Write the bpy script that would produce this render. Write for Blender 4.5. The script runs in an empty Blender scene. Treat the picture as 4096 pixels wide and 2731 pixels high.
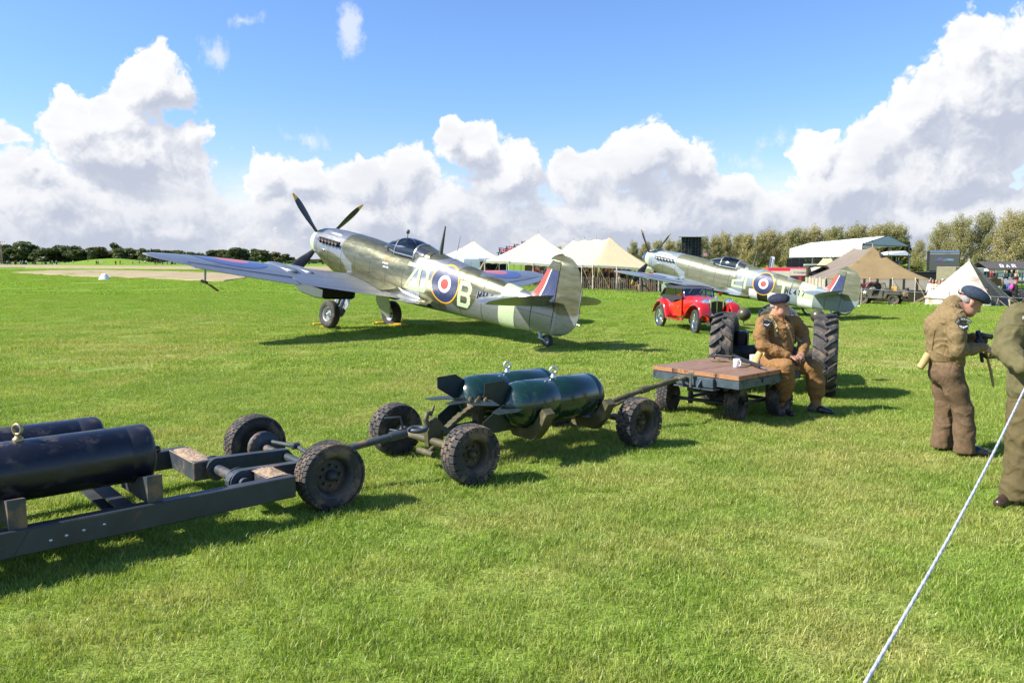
import bpy, math, random
import numpy as np
from mathutils import Vector, Matrix
R = math.radians
random.seed(7)
rng = np.random.default_rng(11)
scene = bpy.context.scene
COL = scene.collection

# ------------------------------------------------------------------ camera
CAM_H = 1.80
FPX = 3118.0                                  # focal length in pixels of the 4096 x 2731 photograph
PITCH = math.atan((1365.5 - 1040.0) / FPX)
cam = bpy.data.cameras.new('camera')
cam.sensor_width = 36.0
cam.lens = FPX / 4096 * 36
cam.clip_start, cam.clip_end = 0.1, 6000
camo = bpy.data.objects.new('camera', cam)
COL.objects.link(camo)
camo.location = (0, 0, CAM_H)
camo.rotation_euler = (R(90) - PITCH, 0, 0)
scene.camera = camo

# ------------------------------------------------------------------ sky, sun, exposure
SUN_EL, SUN_DIR = R(41), Vector((-1, -0.22, 0)).normalized()      # towards the sun, on the ground
scene.view_settings.view_transform = 'Standard'
scene.view_settings.look = 'None'
scene.view_settings.gamma = 1
scene.view_settings.use_curve_mapping = False
scene.view_settings.exposure = 0.95

sun = bpy.data.lights.new('sun', 'SUN')
sun.energy = 5.0
sun.angle = R(0.53)
sun.color = (1.0, 0.955, 0.88)
suno = bpy.data.objects.new('sun', sun)
COL.objects.link(suno)
sv = Vector((SUN_DIR.x * math.cos(SUN_EL), SUN_DIR.y * math.cos(SUN_EL), math.sin(SUN_EL)))
suno.rotation_euler = sv.to_track_quat('Z', 'Y').to_euler()

world = bpy.data.worlds.new('World')
scene.world = world
world.use_nodes = True


class NT:
 """small helper that writes shader node graphs"""
 def __init__(s, tree):
  s.t = tree
  s.n = tree.nodes
  s.l = tree.links

 def new(s, kind, **kw):
  nd = s.n.new(kind)
  for k, v in kw.items():
   if k == 'inp':
    for a, b in v.items():
     s.put(nd.inputs[a], b)
   else:
    setattr(nd, k, v)
  return nd

 def put(s, sock, v):
  if isinstance(v, bpy.types.NodeSocket):
   s.l.new(v, sock)
  else:
   sock.default_value = v

 def math(s, op, a, b=None, c=None, clamp=False):
  nd = s.n.new('ShaderNodeMath')
  nd.operation = op
  nd.use_clamp = clamp
  for i, v in enumerate((a, b, c)):
   if v is not None:
    s.put(nd.inputs[i], v)
  return nd.outputs[0]

 def vmath(s, op, a, b=None, scale=None):
  nd = s.n.new('ShaderNodeVectorMath')
  nd.operation = op
  s.put(nd.inputs[0], a)
  if b is not None:
   s.put(nd.inputs[1], b)
  if scale is not None:
   s.put(nd.inputs['Scale'], scale)
  return nd.outputs['Value' if op in ('LENGTH', 'DOT_PRODUCT', 'DISTANCE') else 'Vector']

 def mix(s, f, a, b, mode='MIX'):
  nd = s.n.new('ShaderNodeMix')
  nd.data_type = 'RGBA'
  nd.blend_type = mode
  s.put(nd.inputs[0], f)
  s.put(nd.inputs[6], a)
  s.put(nd.inputs[7], b)
  return nd.outputs[2]

 def ramp(s, f, a, b, lo=0.0, hi=1.0, smooth=True):
  nd = s.n.new('ShaderNodeMapRange')
  nd.interpolation_type = 'SMOOTHSTEP' if smooth else 'LINEAR'
  s.put(nd.inputs[0], f)
  for i, v in enumerate((a, b, lo, hi)):
   s.put(nd.inputs[i + 1], v)
  return nd.outputs[0]

 def noise(s, vec, scale, detail=3.0, rough=0.55, out='Fac', dist=0.0):
  nd = s.n.new('ShaderNodeTexNoise')
  if vec is not None:
   s.put(nd.inputs['Vector'], vec)
  nd.inputs['Scale'].default_value = scale
  nd.inputs['Detail'].default_value = detail
  nd.inputs['Roughness'].default_value = rough
  nd.inputs['Distortion'].default_value = dist
  return nd.outputs[0 if out == 'Fac' else 1]


def c4(c, a=1.0):
 return (c[0], c[1], c[2], a)


# cumulus: centre bearing and height (degrees), half sizes (degrees), weight; the bearing runs right from the camera's +y
def pix_dir(x, y):                             # a spot of the 2352 px wide view -> bearing, elevation
 px, py = x * 4096 / 2352 - 2048, 1365.5 - y * 4096 / 2352
 d = (px / FPX, math.cos(PITCH) + py / FPX * math.sin(PITCH), -math.sin(PITCH) + py / FPX * math.cos(PITCH))
 return math.atan2(d[0], d[1]), math.atan2(d[2], math.hypot(d[0], d[1]))


PUFFS = [(350, 190, 82, 95, 1.1), (265, 255, 95, 75, 1), (180, 275, 105, 80, 1.1), (290, 345, 200, 110, 1.1), (90, 390, 130, 70, .9),
   (410, 215, 55, 60, .8), (30, 290, 60, 25, .6), (45, 345, 40, 30, .8),
   (600, 400, 60, 75, 1), (700, 420, 130, 75, 1), (840, 415, 120, 85, 1.1), (945, 400, 80, 75, 1.1), (1035, 325, 50, 75, 1.1),
   (1095, 350, 72, 75, 1.1), (1160, 410, 120, 95, 1.1), (1330, 405, 110, 85, 1.1), (1470, 380, 125, 105, 1.1), (1560, 390, 95, 85, 1),
   (1650, 450, 120, 70, 1), (1875, 355, 70, 60, 1.1), (1930, 410, 150, 95, 1.1), (2020, 335, 90, 80, 1.1), (2120, 255, 90, 100, 1.1),
   (2230, 130, 85, 115, 1), (2310, 240, 190, 210, 1.1), (2180, 400, 260, 100, 1),
   (250, 500, 480, 130, 1.1), (900, 505, 480, 135, 1.15), (1500, 510, 480, 140, 1.15), (2150, 510, 480, 110, 1.1)]
WISPS = [(800, 55, 34, 75, .55), (520, 135, 50, 55, .35), (575, 40, 45, 25, .33), (700, 315, 60, 22, .25), (1790, 330, 95, 28, .3), (1720, 365, 90, 25, .3)]


def cloud_group(name, puffs, soft):
 g = bpy.data.node_groups.new(name, 'ShaderNodeTree')
 g.interface.new_socket('uv', in_out='INPUT', socket_type='NodeSocketVector')
 g.interface.new_socket('h', in_out='OUTPUT', socket_type='NodeSocketFloat')
 t = NT(g)
 gi, go = g.nodes.new('NodeGroupInput'), g.nodes.new('NodeGroupOutput')
 uv = gi.outputs[0]
 # large and middle billows push the outline about
 w1 = t.vmath('SUBTRACT', t.noise(uv, 7.0, 2, .5, 'Color'), (.5, .5, .5))
 w2 = t.vmath('SUBTRACT', t.noise(uv, 26.0, 3, .6, 'Color'), (.5, .5, .5))
 p = t.vmath('ADD', uv, t.vmath('ADD', t.vmath('SCALE', w1, scale=.07), t.vmath('SCALE', w2, scale=.035)))
 acc = None
 for x, y, rx, ry, wt in puffs:
  a, e = pix_dir(x, y)
  k = 4096 / 2352 / FPX
  q = t.vmath('MULTIPLY', t.vmath('SUBTRACT', p, (a, e, 0)), (1 / (rx * k), 1 / (ry * k), 0))
  f = t.math('MULTIPLY_ADD', t.vmath('LENGTH', q), -wt, wt)
  acc = f if acc is None else t.math('SMOOTH_MAX', acc, f, .22)
 # cloud elsewhere in the sky, outside the picture: broken cumulus of the same kind
 sx = t.n.new('ShaderNodeSeparateXYZ')
 t.l.new(uv, sx.inputs[0])
 away = t.ramp(t.math('ABSOLUTE', sx.outputs[0]), .62, .95)
 high = t.ramp(sx.outputs[1], .36, .6)
 far = t.math('MAXIMUM', away, high)
 gen = t.noise(t.vmath('MULTIPLY', uv, (1, 1.7, 1)), 2.6, 5, .55)
 gen = t.math('MULTIPLY_ADD', gen, 3.0, -1.85)
 if soft:
  gen = t.math('MULTIPLY_ADD', gen, .5, -.3)
 acc = t.math('ADD', t.math('MULTIPLY', acc, t.math('SUBTRACT', 1.0, far)), t.math('MULTIPLY', gen, far))
 if not soft:
  vor = t.new('ShaderNodeTexVoronoi', feature='F1')
  vor.inputs['Scale'].default_value = 19
  vor.inputs['Detail'].default_value = 4
  vor.inputs['Roughness'].default_value = .62
  t.l.new(p, vor.inputs['Vector'])
  acc = t.math('ADD', acc, t.math('MULTIPLY_ADD', vor.outputs['Distance'], -.40, .22))
 t.l.new(acc, go.inputs[0])
 return g


wt = NT(world.node_tree)
world.node_tree.nodes.clear()
out = wt.new('ShaderNodeOutputWorld')
bg = wt.new('ShaderNodeBackground')
wt.l.new(bg.outputs[0], out.inputs[0])
sky = wt.new('ShaderNodeTexSky', sky_type='NISHITA')
sky.sun_disc = False
sky.sun_elevation = SUN_EL
sky.sun_rotation = math.atan2(SUN_DIR.x, SUN_DIR.y)
sky.air_density, sky.dust_density, sky.ozone_density = 1.0, .4, 3.0
tc = wt.new('ShaderNodeTexCoord')
sep = wt.new('ShaderNodeSeparateXYZ')
wt.l.new(tc.outputs['Generated'], sep.inputs[0])
X, Y, Z = sep.outputs
az = wt.math('ARCTAN2', X, Y)
elv = wt.math('ARCSINE', Z)
comb = wt.new('ShaderNodeCombineXYZ')
wt.l.new(az, comb.inputs[0])
wt.l.new(elv, comb.inputs[1])
UV = comb.outputs[0]
gA = cloud_group('cumulus', PUFFS, False)
gB = cloud_group('wisps', WISPS, True)
gC = cloud_group('cloud_mass', PUFFS[::2] + PUFFS[-3:], True)


def cl(g, v):
 nd = wt.new('ShaderNodeGroup', node_tree=g)
 wt.l.new(v, nd.inputs[0])
 return nd.outputs[0]


h0 = cl(gA, UV)
h1 = cl(gA, wt.vmath('ADD', UV, (-.011, .017, 0)))
h2 = cl(gC, wt.vmath('ADD', UV, (-.03, .05, 0)))
fine = wt.noise(UV, 40, 4, .65)
cover = wt.ramp(wt.math('MULTIPLY_ADD', fine, .26, wt.math('SUBTRACT', h0, .09)), .0, .17)
low = wt.ramp(elv, .05, .125, .9, 0)           # towards the horizon the cloud layers close up
lown = wt.ramp(wt.noise(wt.vmath('MULTIPLY', UV, (1, 3.2, 1)), 9, 5, .6), .36, .58)
cover = wt.math('MAXIMUM', cover, wt.math('MULTIPLY', low, wt.math('MULTIPLY_ADD', lown, .75, .25)))
lit = wt.math('SUBTRACT', h0, h1)
bright = wt.ramp(wt.math('ADD', wt.math('MULTIPLY', lit, .75), wt.math('MULTIPLY', h2, -.26)), -.31, .17)
bright = wt.math('ADD', wt.math('MULTIPLY', bright, .85), wt.math('MULTIPLY', wt.ramp(h0, .4, .0), .25), clamp=True)
patch = wt.noise(wt.vmath('MULTIPLY', UV, (1, 2.2, 1)), 6.5, 4, .6)
bright = wt.math('MULTIPLY', bright, wt.ramp(patch, .3, .62, .72, 1.06))
bright = wt.math('MULTIPLY', bright, wt.ramp(elv, .0, .15, .70, 1))
ccol = wt.mix(bright, (.52, .565, .68, 1), (1.0, 1.0, 1.0, 1))
wis = wt.math('MULTIPLY', wt.ramp(wt.math('MULTIPLY_ADD', wt.noise(wt.vmath('MULTIPLY', UV, (1, .6, 1)), 22, 6, .7), 1.5, wt.math('SUBTRACT', cl(gB, UV), .78)), .0, .42), .62)
CLOUD = 5.6
skyc = wt.mix(1.0, sky.outputs[0], wt.mix(wt.ramp(elv, .02, .22), (.98, .90, 1.02, 1), (.76, .92, 1.17, 1)), 'MULTIPLY')
skyc = wt.mix(wis, skyc, (CLOUD * .95, CLOUD * .96, CLOUD, 1))
cl3 = wt.vmath('SCALE', ccol, scale=CLOUD)
wt.l.new(wt.mix(cover, skyc, cl3), bg.inputs[0])
bg.inputs[1].default_value = 0.099
world.cycles.sampling_method = 'MANUAL'
world.cycles.sample_map_resolution = 256

# ------------------------------------------------------------------ where things stand
def sstep(t):
 t = np.clip(t, 0, 1)
 return t * t * (3 - 2 * t)


def ground_z(x, y):                            # the airfield falls away gently to the right and behind
 return -(.27 * sstep((y - 8) / 13) * sstep((x + 1) / 6) + .75 * sstep((x - 5) / 15) * sstep((y - 28) / 25)
    + .35 * sstep((y - 35) / 25) * sstep((x + 9) / 10))


def gz(x, y):
 return float(ground_z(x, y))


CF = Vector((0, math.cos(PITCH), -math.sin(PITCH)))
CU = Vector((0, math.sin(PITCH), math.cos(PITCH)))


def ray(px, py):
 return Vector((1, 0, 0)) * ((px - 2048) / FPX) + CF - CU * ((py - 1365.5) / FPX)


def on_ground(px, py, z=0.0):                  # a place of the photograph that touches the ground -> point
 d = ray(px, py)
 lo = 2.0
 for t in np.geomspace(2, 3000, 900):
  p = d * t
  if CAM_H + p.z <= gz(p.x, p.y) + z:
   break
  lo = t
 hi = t
 for _ in range(40):
  m = (lo + hi) / 2
  p = d * m
  if CAM_H + p.z <= gz(p.x, p.y) + z:
   hi = m
  else:
   lo = m
 return Vector((d.x * hi, d.y * hi, CAM_H + d.z * hi))


def at(px, py, Y):                             # the point at distance Y seen there
 d = ray(px, py)
 return Vector((0, 0, CAM_H)) + d * (Y / d.y)


# ------------------------------------------------------------------ object helpers
def tag(o, label=None, cat=None, group=None, kind=None):
 for k, v in (('label', label), ('category', cat), ('group', group), ('kind', kind)):
  if v:
   o[k] = v
 return o


def empty(name, loc=(0, 0, 0), rz=0.0, parent=None, rot=None):
 o = bpy.data.objects.new(name, None)
 COL.objects.link(o)
 o.empty_display_size = .2
 o.location = loc
 o.rotation_euler = rot if rot else (0, 0, rz)
 if parent:
  o.parent = parent
 return o


def thing(name, label, cat, loc=(0, 0, 0), rz=0.0, group=None):
 return tag(empty(name, loc, rz), label, cat, group)


KIDS = {}


def children(o):
 return list(o.children)


def copy_tree(o, parent=None):
 c = o.copy()
 COL.objects.link(c)
 if parent:
  c.parent = parent
 for ch in children(o):
  copy_tree(ch, c)
 return c


def link(name, me, mats, parent=None, loc=None, rz=None):
 o = bpy.data.objects.new(name, me)
 COL.objects.link(o)
 if mats is not None and not me.materials:
  for m in (mats if isinstance(mats, (list, tuple)) else [mats]):
   me.materials.append(m)
 if parent:
  o.parent = parent
 if loc is not None:
  o.location = loc
 if rz is not None:
  o.rotation_euler = (0, 0, rz)
 return o


def frame_to(d, up=(0, 0, 1)):
 z = Vector(d).normalized()
 u = Vector(up)
 if abs(z.dot(u)) > .98:
  u = Vector((1, 0, 0))
 x = u.cross(z).normalized()
 return Matrix((x, z.cross(x), z)).transposed()


class MB:
 """collects shapes and links them as ONE mesh object"""
 def __init__(s):
  s.v, s.f, s.mi, s.sm = [], [], [], []
  s.m = Matrix.Identity(4)
  s.cur = 0

 def add(s, vs, fs, smooth=False, mi=None):
  b = len(s.v)
  s.v += [tuple(s.m @ Vector(p)) for p in vs]
  s.f += [tuple(b + i for i in f) for f in fs]
  s.mi += [s.cur if mi is None else mi] * len(fs)
  s.sm += [smooth] * len(fs)
  return s

 def box(s, c, size, rot=None, bev=0.0, mi=None, taper=1.0):
  x, y, z = (q / 2 for q in size)
  m = rot.to_3x3() if isinstance(rot, Matrix) else (Matrix.Rotation(rot, 3, 'Z') if rot else Matrix.Identity(3))
  c = Vector(c)
  if bev <= 0:
   vs = [Vector((i * x * (taper if k > 0 else 1), j * y * (taper if k > 0 else 1), k * z)) for k in (-1, 1) for i, j in ((-1, -1), (1, -1), (1, 1), (-1, 1))]
   fs = [(0, 3, 2, 1), (4, 5, 6, 7), (0, 1, 5, 4), (1, 2, 6, 5), (2, 3, 7, 6), (3, 0, 4, 7)]
  else:
   b = min(bev, x * .9, y * .9, z * .9)
   vs, fs = [], []
   o8 = [(x - b, -y), (x, -y + b), (x, y - b), (x - b, y), (-x + b, y), (-x, y - b), (-x, -y + b), (-x + b, -y)]
   i8 = [(max(-x + b, min(x - b, p)), max(-y + b, min(y - b, q))) for p, q in o8]
   for ring, zz in ((i8, -z), (o8, -z + b), (o8, z - b), (i8, z)):
    vs += [Vector((p, q, zz)) for p, q in ring]
   for r in range(3):
    for i in range(8):
     j = (i + 1) % 8
     fs.append((r * 8 + i, r * 8 + j, r * 8 + 8 + j, r * 8 + 8 + i))
   fs += [tuple(range(7, -1, -1)), tuple(range(24, 32))]
  return s.add([c + m @ p for p in vs], fs, False, mi)

 def rings(s, rs, closed=True, cap0=True, cap1=True, smooth=True, mi=None):
  n = len(rs[0])
  vs = [p for r in rs for p in r]
  fs = []
  for k in range(len(rs) - 1):
   for i in range(n if closed else n - 1):
    j = (i + 1) % n
    fs.append((k * n + i, k * n + j, k * n + n + j, k * n + n + i))
  s.add(vs, fs, smooth, mi)
  if cap0:
   s.add(rs[0], [tuple(range(n - 1, -1, -1))], False, mi)
  if cap1:
   s.add(rs[-1], [tuple(range(n))], False, mi)
  return s

 def tube(s, pts, r, n=8, cap=True, mi=None, smooth=True, flat=1.0):
  pts = [Vector(p) for p in pts]
  rad = r if isinstance(r, (list, tuple)) else [r] * len(pts)
  rs = []
  ref = None
  for i, p in enumerate(pts):
   a = pts[max(0, i - 1)]
   b = pts[min(len(pts) - 1, i + 1)]
   z = (b - a).normalized()
   if ref is None:
    ref = Vector((0, 0, 1)) if abs(z.z) < .9 else Vector((1, 0, 0))
   x = (ref - z * ref.dot(z)).normalized()
   ref = x
   y = z.cross(x)
   rs.append([p + (x * math.cos(2 * math.pi * k / n) * flat + y * math.sin(2 * math.pi * k / n)) * rad[i] for k in range(n)])
  return s.rings(rs, True, cap, cap, smooth, mi)

 def lathe(s, prof, o=(0, 0, 0), axis=(0, 0, 1), n=24, cap0=False, cap1=False, smooth=True, mi=None):
  m = frame_to(axis)
  o = Vector(o)
  rs = [[o + m @ Vector((r * math.cos(2 * math.pi * k / n), r * math.sin(2 * math.pi * k / n), h)) for k in range(n)] for r, h in prof]
  return s.rings(rs, True, cap0, cap1, smooth, mi)

 def torus(s, c, axis, Rr, r, n=24, m=10, a0=0.0, a1=2 * math.pi, mi=None):
  fr = frame_to(axis)
  full = abs(a1 - a0 - 2 * math.pi) < 1e-6
  rs = []
  for i in range(n + (0 if full else 1)):
   a = a0 + (a1 - a0) * i / n
   d = Vector((math.cos(a), math.sin(a), 0))
   rs.append([Vector(c) + fr @ (d * (Rr + r * math.cos(2 * math.pi * k / m)) + Vector((0, 0, r * math.sin(2 * math.pi * k / m)))) for k in range(m)])
  if full:
   rs.append(rs[0])
  return s.rings(rs, True, not full, not full, True, mi)

 def ball(s, c, r, n=14, m=9, sc=(1, 1, 1), mi=None):
  rs = []
  for i in range(m + 1):
   a = math.pi * i / m
   a = min(max(a, .02), math.pi - .02)
   rs.append([Vector(c) + Vector((r * math.sin(a) * math.cos(2 * math.pi * k / n) * sc[0], r * math.sin(a) * math.sin(2 * math.pi * k / n) * sc[1], -r * math.cos(a) * sc[2])) for k in range(n)])
  return s.rings(rs, True, True, True, True, mi)

 def prism(s, poly, o, ux, uy, depth, mi=None, smooth=False):
  """polygon in the plane (ux, uy) through o, thickened along the normal by depth"""
  o, ux, uy = Vector(o), Vector(ux), Vector(uy)
  nn = ux.cross(uy).normalized() * depth
  a = [o + ux * p + uy * q for p, q in poly]
  b = [p + nn for p in a]
  n = len(poly)
  fs = [tuple(range(n - 1, -1, -1)), tuple(range(n, 2 * n))] + [(i, (i + 1) % n, n + (i + 1) % n, n + i) for i in range(n)]
  return s.add(a + b, fs, smooth, mi)

 def grid(s, fn, nu, nv, smooth=True, mi=None):
  vs = [fn(i / nu, j / nv) for i in range(nu + 1) for j in range(nv + 1)]
  fs = [(i * (nv + 1) + j, (i + 1) * (nv + 1) + j, (i + 1) * (nv + 1) + j + 1, i * (nv + 1) + j + 1) for i in range(nu) for j in range(nv)]
  return s.add(vs, fs, smooth, mi)

 def mesh(s, name):
  me = bpy.data.meshes.new(name)
  me.from_pydata(s.v, [], s.f)
  me.polygons.foreach_set('material_index', s.mi)
  me.polygons.foreach_set('use_smooth', s.sm)
  me.update()
  return me

 def build(s, name, mats, parent=None, loc=None, rz=None):
  return link(name, s.mesh(name), mats, parent, loc, rz)


def np_mesh(name, V, F, smooth=True):
 me = bpy.data.meshes.new(name)
 V = np.asarray(V, np.float32)
 F = np.asarray(F, np.int32)
 k = F.shape[1]
 me.vertices.add(len(V))
 me.vertices.foreach_set('co', V.ravel())
 me.loops.add(F.size)
 me.loops.foreach_set('vertex_index', F.ravel())
 me.polygons.add(len(F))
 me.polygons.foreach_set('loop_start', np.arange(0, F.size, k, dtype=np.int32))
 me.polygons.foreach_set('loop_total', np.full(len(F), k, np.int32))
 me.polygons.foreach_set('use_smooth', np.full(len(F), smooth))
 me.update(calc_edges=True)
 return me


# ------------------------------------------------------------------ materials
MATS = {}


def mat(name, col, rough=.6, metal=0.0, var=.12, scale=6.0, bump=0.0, bscale=60.0, dirt=None, damt=.4, dscale=3.0, spec=.5, coat=0.0, weave=0.0, objcol=False):
 """painted, cloth, wood or metal surface: base colour with mottling, optional dirt of its own shape and fine relief"""
 if name in MATS:
  return MATS[name]
 m = bpy.data.materials.new(name)
 m.use_nodes = True
 t = NT(m.node_tree)
 b = m.node_tree.nodes['Principled BSDF']
 tc = t.new('ShaderNodeTexCoord').outputs['Object']
 n1 = t.noise(tc, scale, 5, .6)
 lo = tuple(max(0, c * (1 - var)) for c in col)
 hi = tuple(c * (1 + var) for c in col)
 cc = t.mix(t.ramp(n1, .25, .75), c4(lo), c4(hi))
 if objcol:
  cc = t.mix(1.0, t.new('ShaderNodeObjectInfo').outputs['Color'], cc, 'MULTIPLY')
 rr = t.ramp(n1, .2, .8, max(.02, rough - .08), min(1, rough + .08))
 if dirt:
  d = t.ramp(t.noise(tc, dscale, 6, .68), .62 - damt * .35, .78 - damt * .3)
  cc = t.mix(d, cc, c4(dirt))
  rr = t.mix(d, rr, (.85, .85, .85, 1))
 t.l.new(cc, b.inputs['Base Color'])
 t.l.new(rr, b.inputs['Roughness'])
 b.inputs['Metallic'].default_value = metal
 b.inputs['Specular IOR Level'].default_value = spec
 b.inputs['Coat Weight'].default_value = coat
 b.inputs['Coat Roughness'].default_value = .08
 if bump or weave:
  bp = t.new('ShaderNodeBump')
  bp.inputs['Strength'].default_value = max(bump, weave)
  bp.inputs['Distance'].default_value = .02
  h = t.noise(tc, bscale, 4, .65)
  if weave:                              # creases of worn cloth
   cr = t.math('ABSOLUTE', t.math('SUBTRACT', t.noise(tc, 5.5, 1.5, .5, 'Fac', .7), .5))
   h = t.math('ADD', t.math('MULTIPLY', h, .12), t.math('MULTIPLY', t.math('MINIMUM', cr, .09), 9.0))
  t.l.new(h, bp.inputs['Height'])
  t.l.new(bp.outputs[0], b.inputs['Normal'])
 MATS[name] = m
 return m


def glass_mat(name, tint=(.9, .95, .95), rough=.03, amount=.12):
 if name in MATS:
  return MATS[name]
 m = bpy.data.materials.new(name)
 m.use_nodes = True
 t = NT(m.node_tree)
 m.node_tree.nodes.clear()
 o = t.new('ShaderNodeOutputMaterial')
 tr = t.new('ShaderNodeBsdfTransparent', inp={0: c4(tint)})
 gl = t.new('ShaderNodeBsdfGlossy', inp={'Roughness': rough})
 fr = t.new('ShaderNodeFresnel', inp={'IOR': 1.5})
 mx = t.new('ShaderNodeMixShader')
 t.l.new(t.math('ADD', fr.outputs[0], amount, clamp=True), mx.inputs[0])
 t.l.new(tr.outputs[0], mx.inputs[1])
 t.l.new(gl.outputs[0], mx.inputs[2])
 t.l.new(mx.outputs[0], o.inputs[0])
 MATS[name] = m
 return m


def cloth_mat(name, col, transl=.25, var=.08, scale=1.2, dirt=None, damt=.3, bump=.15, bscale=14, dscale=1.2):
 """canvas that lets some light through"""
 if name in MATS:
  return MATS[name]
 m = mat(name, col, .85, 0, var, scale, bump, bscale, dirt, damt, dscale, spec=.2)
 t = NT(m.node_tree)
 b = m.node_tree.nodes['Principled BSDF']
 o = [n for n in m.node_tree.nodes if n.type == 'OUTPUT_MATERIAL'][0]
 src = b.inputs['Base Color'].links[0].from_socket
 tr = t.new('ShaderNodeBsdfTranslucent')
 t.l.new(src, tr.inputs[0])
 mx = t.new('ShaderNodeMixShader', inp={0: transl})
 t.l.new(b.outputs[0], mx.inputs[1])
 t.l.new(tr.outputs[0], mx.inputs[2])
 t.l.new(mx.outputs[0], o.inputs[0])
 return m

# ------------------------------------------------------------------ the airfield: ground, straw strips, grass
def grass_colour(t, pos):
 """lawn colour from world position: lush, pale and straw-dry areas"""
 big = t.noise(t.vmath('MULTIPLY', pos, (1, 1, 0)), .16, 4, .6)
 mid = t.noise(t.vmath('MULTIPLY', pos, (1, 1, 0)), .9, 4, .62)
 small = t.noise(t.vmath('MULTIPLY', pos, (1, 1, 0)), 7.0, 3, .6)
 sepn = t.new('ShaderNodeSeparateXYZ')
 t.l.new(pos, sepn.inputs[0])
 dist = t.ramp(sepn.outputs[1], 5, 45)
 near = t.mix(t.ramp(mid, .32, .68), (.205, .325, .032, 1), (.325, .405, .068, 1))
 far = t.mix(t.ramp(mid, .3, .7), (.185, .345, .010, 1), (.255, .395, .018, 1))
 base = t.mix(dist, near, far)
 dry = t.math('MULTIPLY', t.ramp(t.math('ADD', big, t.math('MULTIPLY', t.math('SUBTRACT', mid, .5), .5)), .44, .66), t.ramp(dist, 0, 1, .6, .15))
 base = t.mix(dry, base, (.47, .41, .16, 1))
 # mown lanes across the field further out
 lane = t.math('SINE', t.math('MULTIPLY', t.math('ADD', sepn.outputs[1], t.math('MULTIPLY', sepn.outputs[0], .35)), 1.35))
 base = t.mix(t.math('MULTIPLY', t.ramp(lane, -.5, .5), t.ramp(sepn.outputs[1], 9, 22, 0, .17)), base, (.155, .335, .018, 1))
 return t.mix(t.ramp(small, .3, .75, 0, .35), base, (.085, .15, .015, 1))


gm = bpy.data.materials.new('turf')
gm.use_nodes = True
t = NT(gm.node_tree)
pos = t.new('ShaderNodeNewGeometry').outputs['Position']
b = gm.node_tree.nodes['Principled BSDF']
gcol = grass_colour(t, pos)
soil = t.ramp(t.noise(pos, 60, 3, .7), .35, .62, .0, .6)
t.l.new(t.mix(soil, gcol, (.06, .075, .02, 1)), b.inputs['Base Color'])
b.inputs['Roughness'].default_value = .9
b.inputs['Specular IOR Level'].default_value = .15
bp = t.new('ShaderNodeBump', inp={'Strength': .6, 'Distance': .03})
t.l.new(t.noise(pos, 35, 4, .7), bp.inputs['Height'])
t.l.new(bp.outputs[0], b.inputs['Normal'])

ys = np.concatenate([np.arange(-40, 90, 1.5), np.geomspace(90, 4200, 40)])
xs = np.concatenate([-np.geomspace(3600, 70, 30), np.arange(-68, 69, 2.0), np.geomspace(70, 3600, 30)])
GX, GY = np.meshgrid(xs, ys)
Vg = np.stack([GX, GY, ground_z(GX, GY)], -1).reshape(-1, 3)
nx = len(xs)
ii, jj = np.meshgrid(np.arange(len(ys) - 1), np.arange(nx - 1), indexing='ij')
a = (ii * nx + jj).ravel()
tag(link('ground', np_mesh('ground', Vg, np.stack([a, a + 1, a + nx + 1, a + nx], 1)), gm), 'wide green mown grass airfield', kind='structure')

straw_m = bpy.data.materials.new('straw')
straw_m.use_nodes = True
t = NT(straw_m.node_tree)
b = straw_m.node_tree.nodes['Principled BSDF']
pos = t.new('ShaderNodeNewGeometry').outputs['Position']
n1 = t.noise(t.vmath('MULTIPLY', pos, (1, .35, 1)), .35, 6, .7)
n2 = t.noise(pos, 2.4, 4, .7)
cc = t.mix(t.ramp(n1, .3, .7), (.26, .195, .095, 1), (.38, .295, .155, 1))
t.l.new(t.mix(t.ramp(n2, .55, .8, 0, .6), cc, (.24, .2, .09, 1)), b.inputs['Base Color'])
b.inputs['Roughness'].default_value = .95


def sheet(name, pix, m, lift, label):
 """a strip of other growth on the ground, its outline dipping into the turf"""
 ps = [on_ground(*p) for p in pix]
 n = len(ps)
 vs = [(p.x, p.y, p.z - .05) for p in ps]
 cx = Vector((sum(p.x for p in ps) / n, sum(p.y for p in ps) / n, 0))
 vs += [(p.x + (cx.x - p.x) * .01, p.y + (cx.y - p.y) * .01, p.z + lift) for p in ps]
 fs = [(i, (i + 1) % n, n + (i + 1) % n, n + i) for i in range(n)] + [tuple(range(n, 2 * n))]
 mb = MB()
 mb.add(vs, fs)
 return tag(mb.build(name, m), label, kind='structure')


sheet('straw_strip', [(-700, 1074), (100, 1071), (500, 1074), (1010, 1080), (1350, 1086), (1350, 1068), (700, 1066), (0, 1060), (-900, 1061)], straw_m, .12, 'far strip of dry straw coloured grass')
sheet('straw_strip', [(45, 1091), (150, 1097), (300, 1106), (450, 1110), (640, 1117), (800, 1124), (900, 1126), (985, 1114), (1000, 1098), (800, 1090), (500, 1083), (380, 1081), (200, 1083)], straw_m, .10, 'long patch of tall dry grass left of the aircraft')

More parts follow.
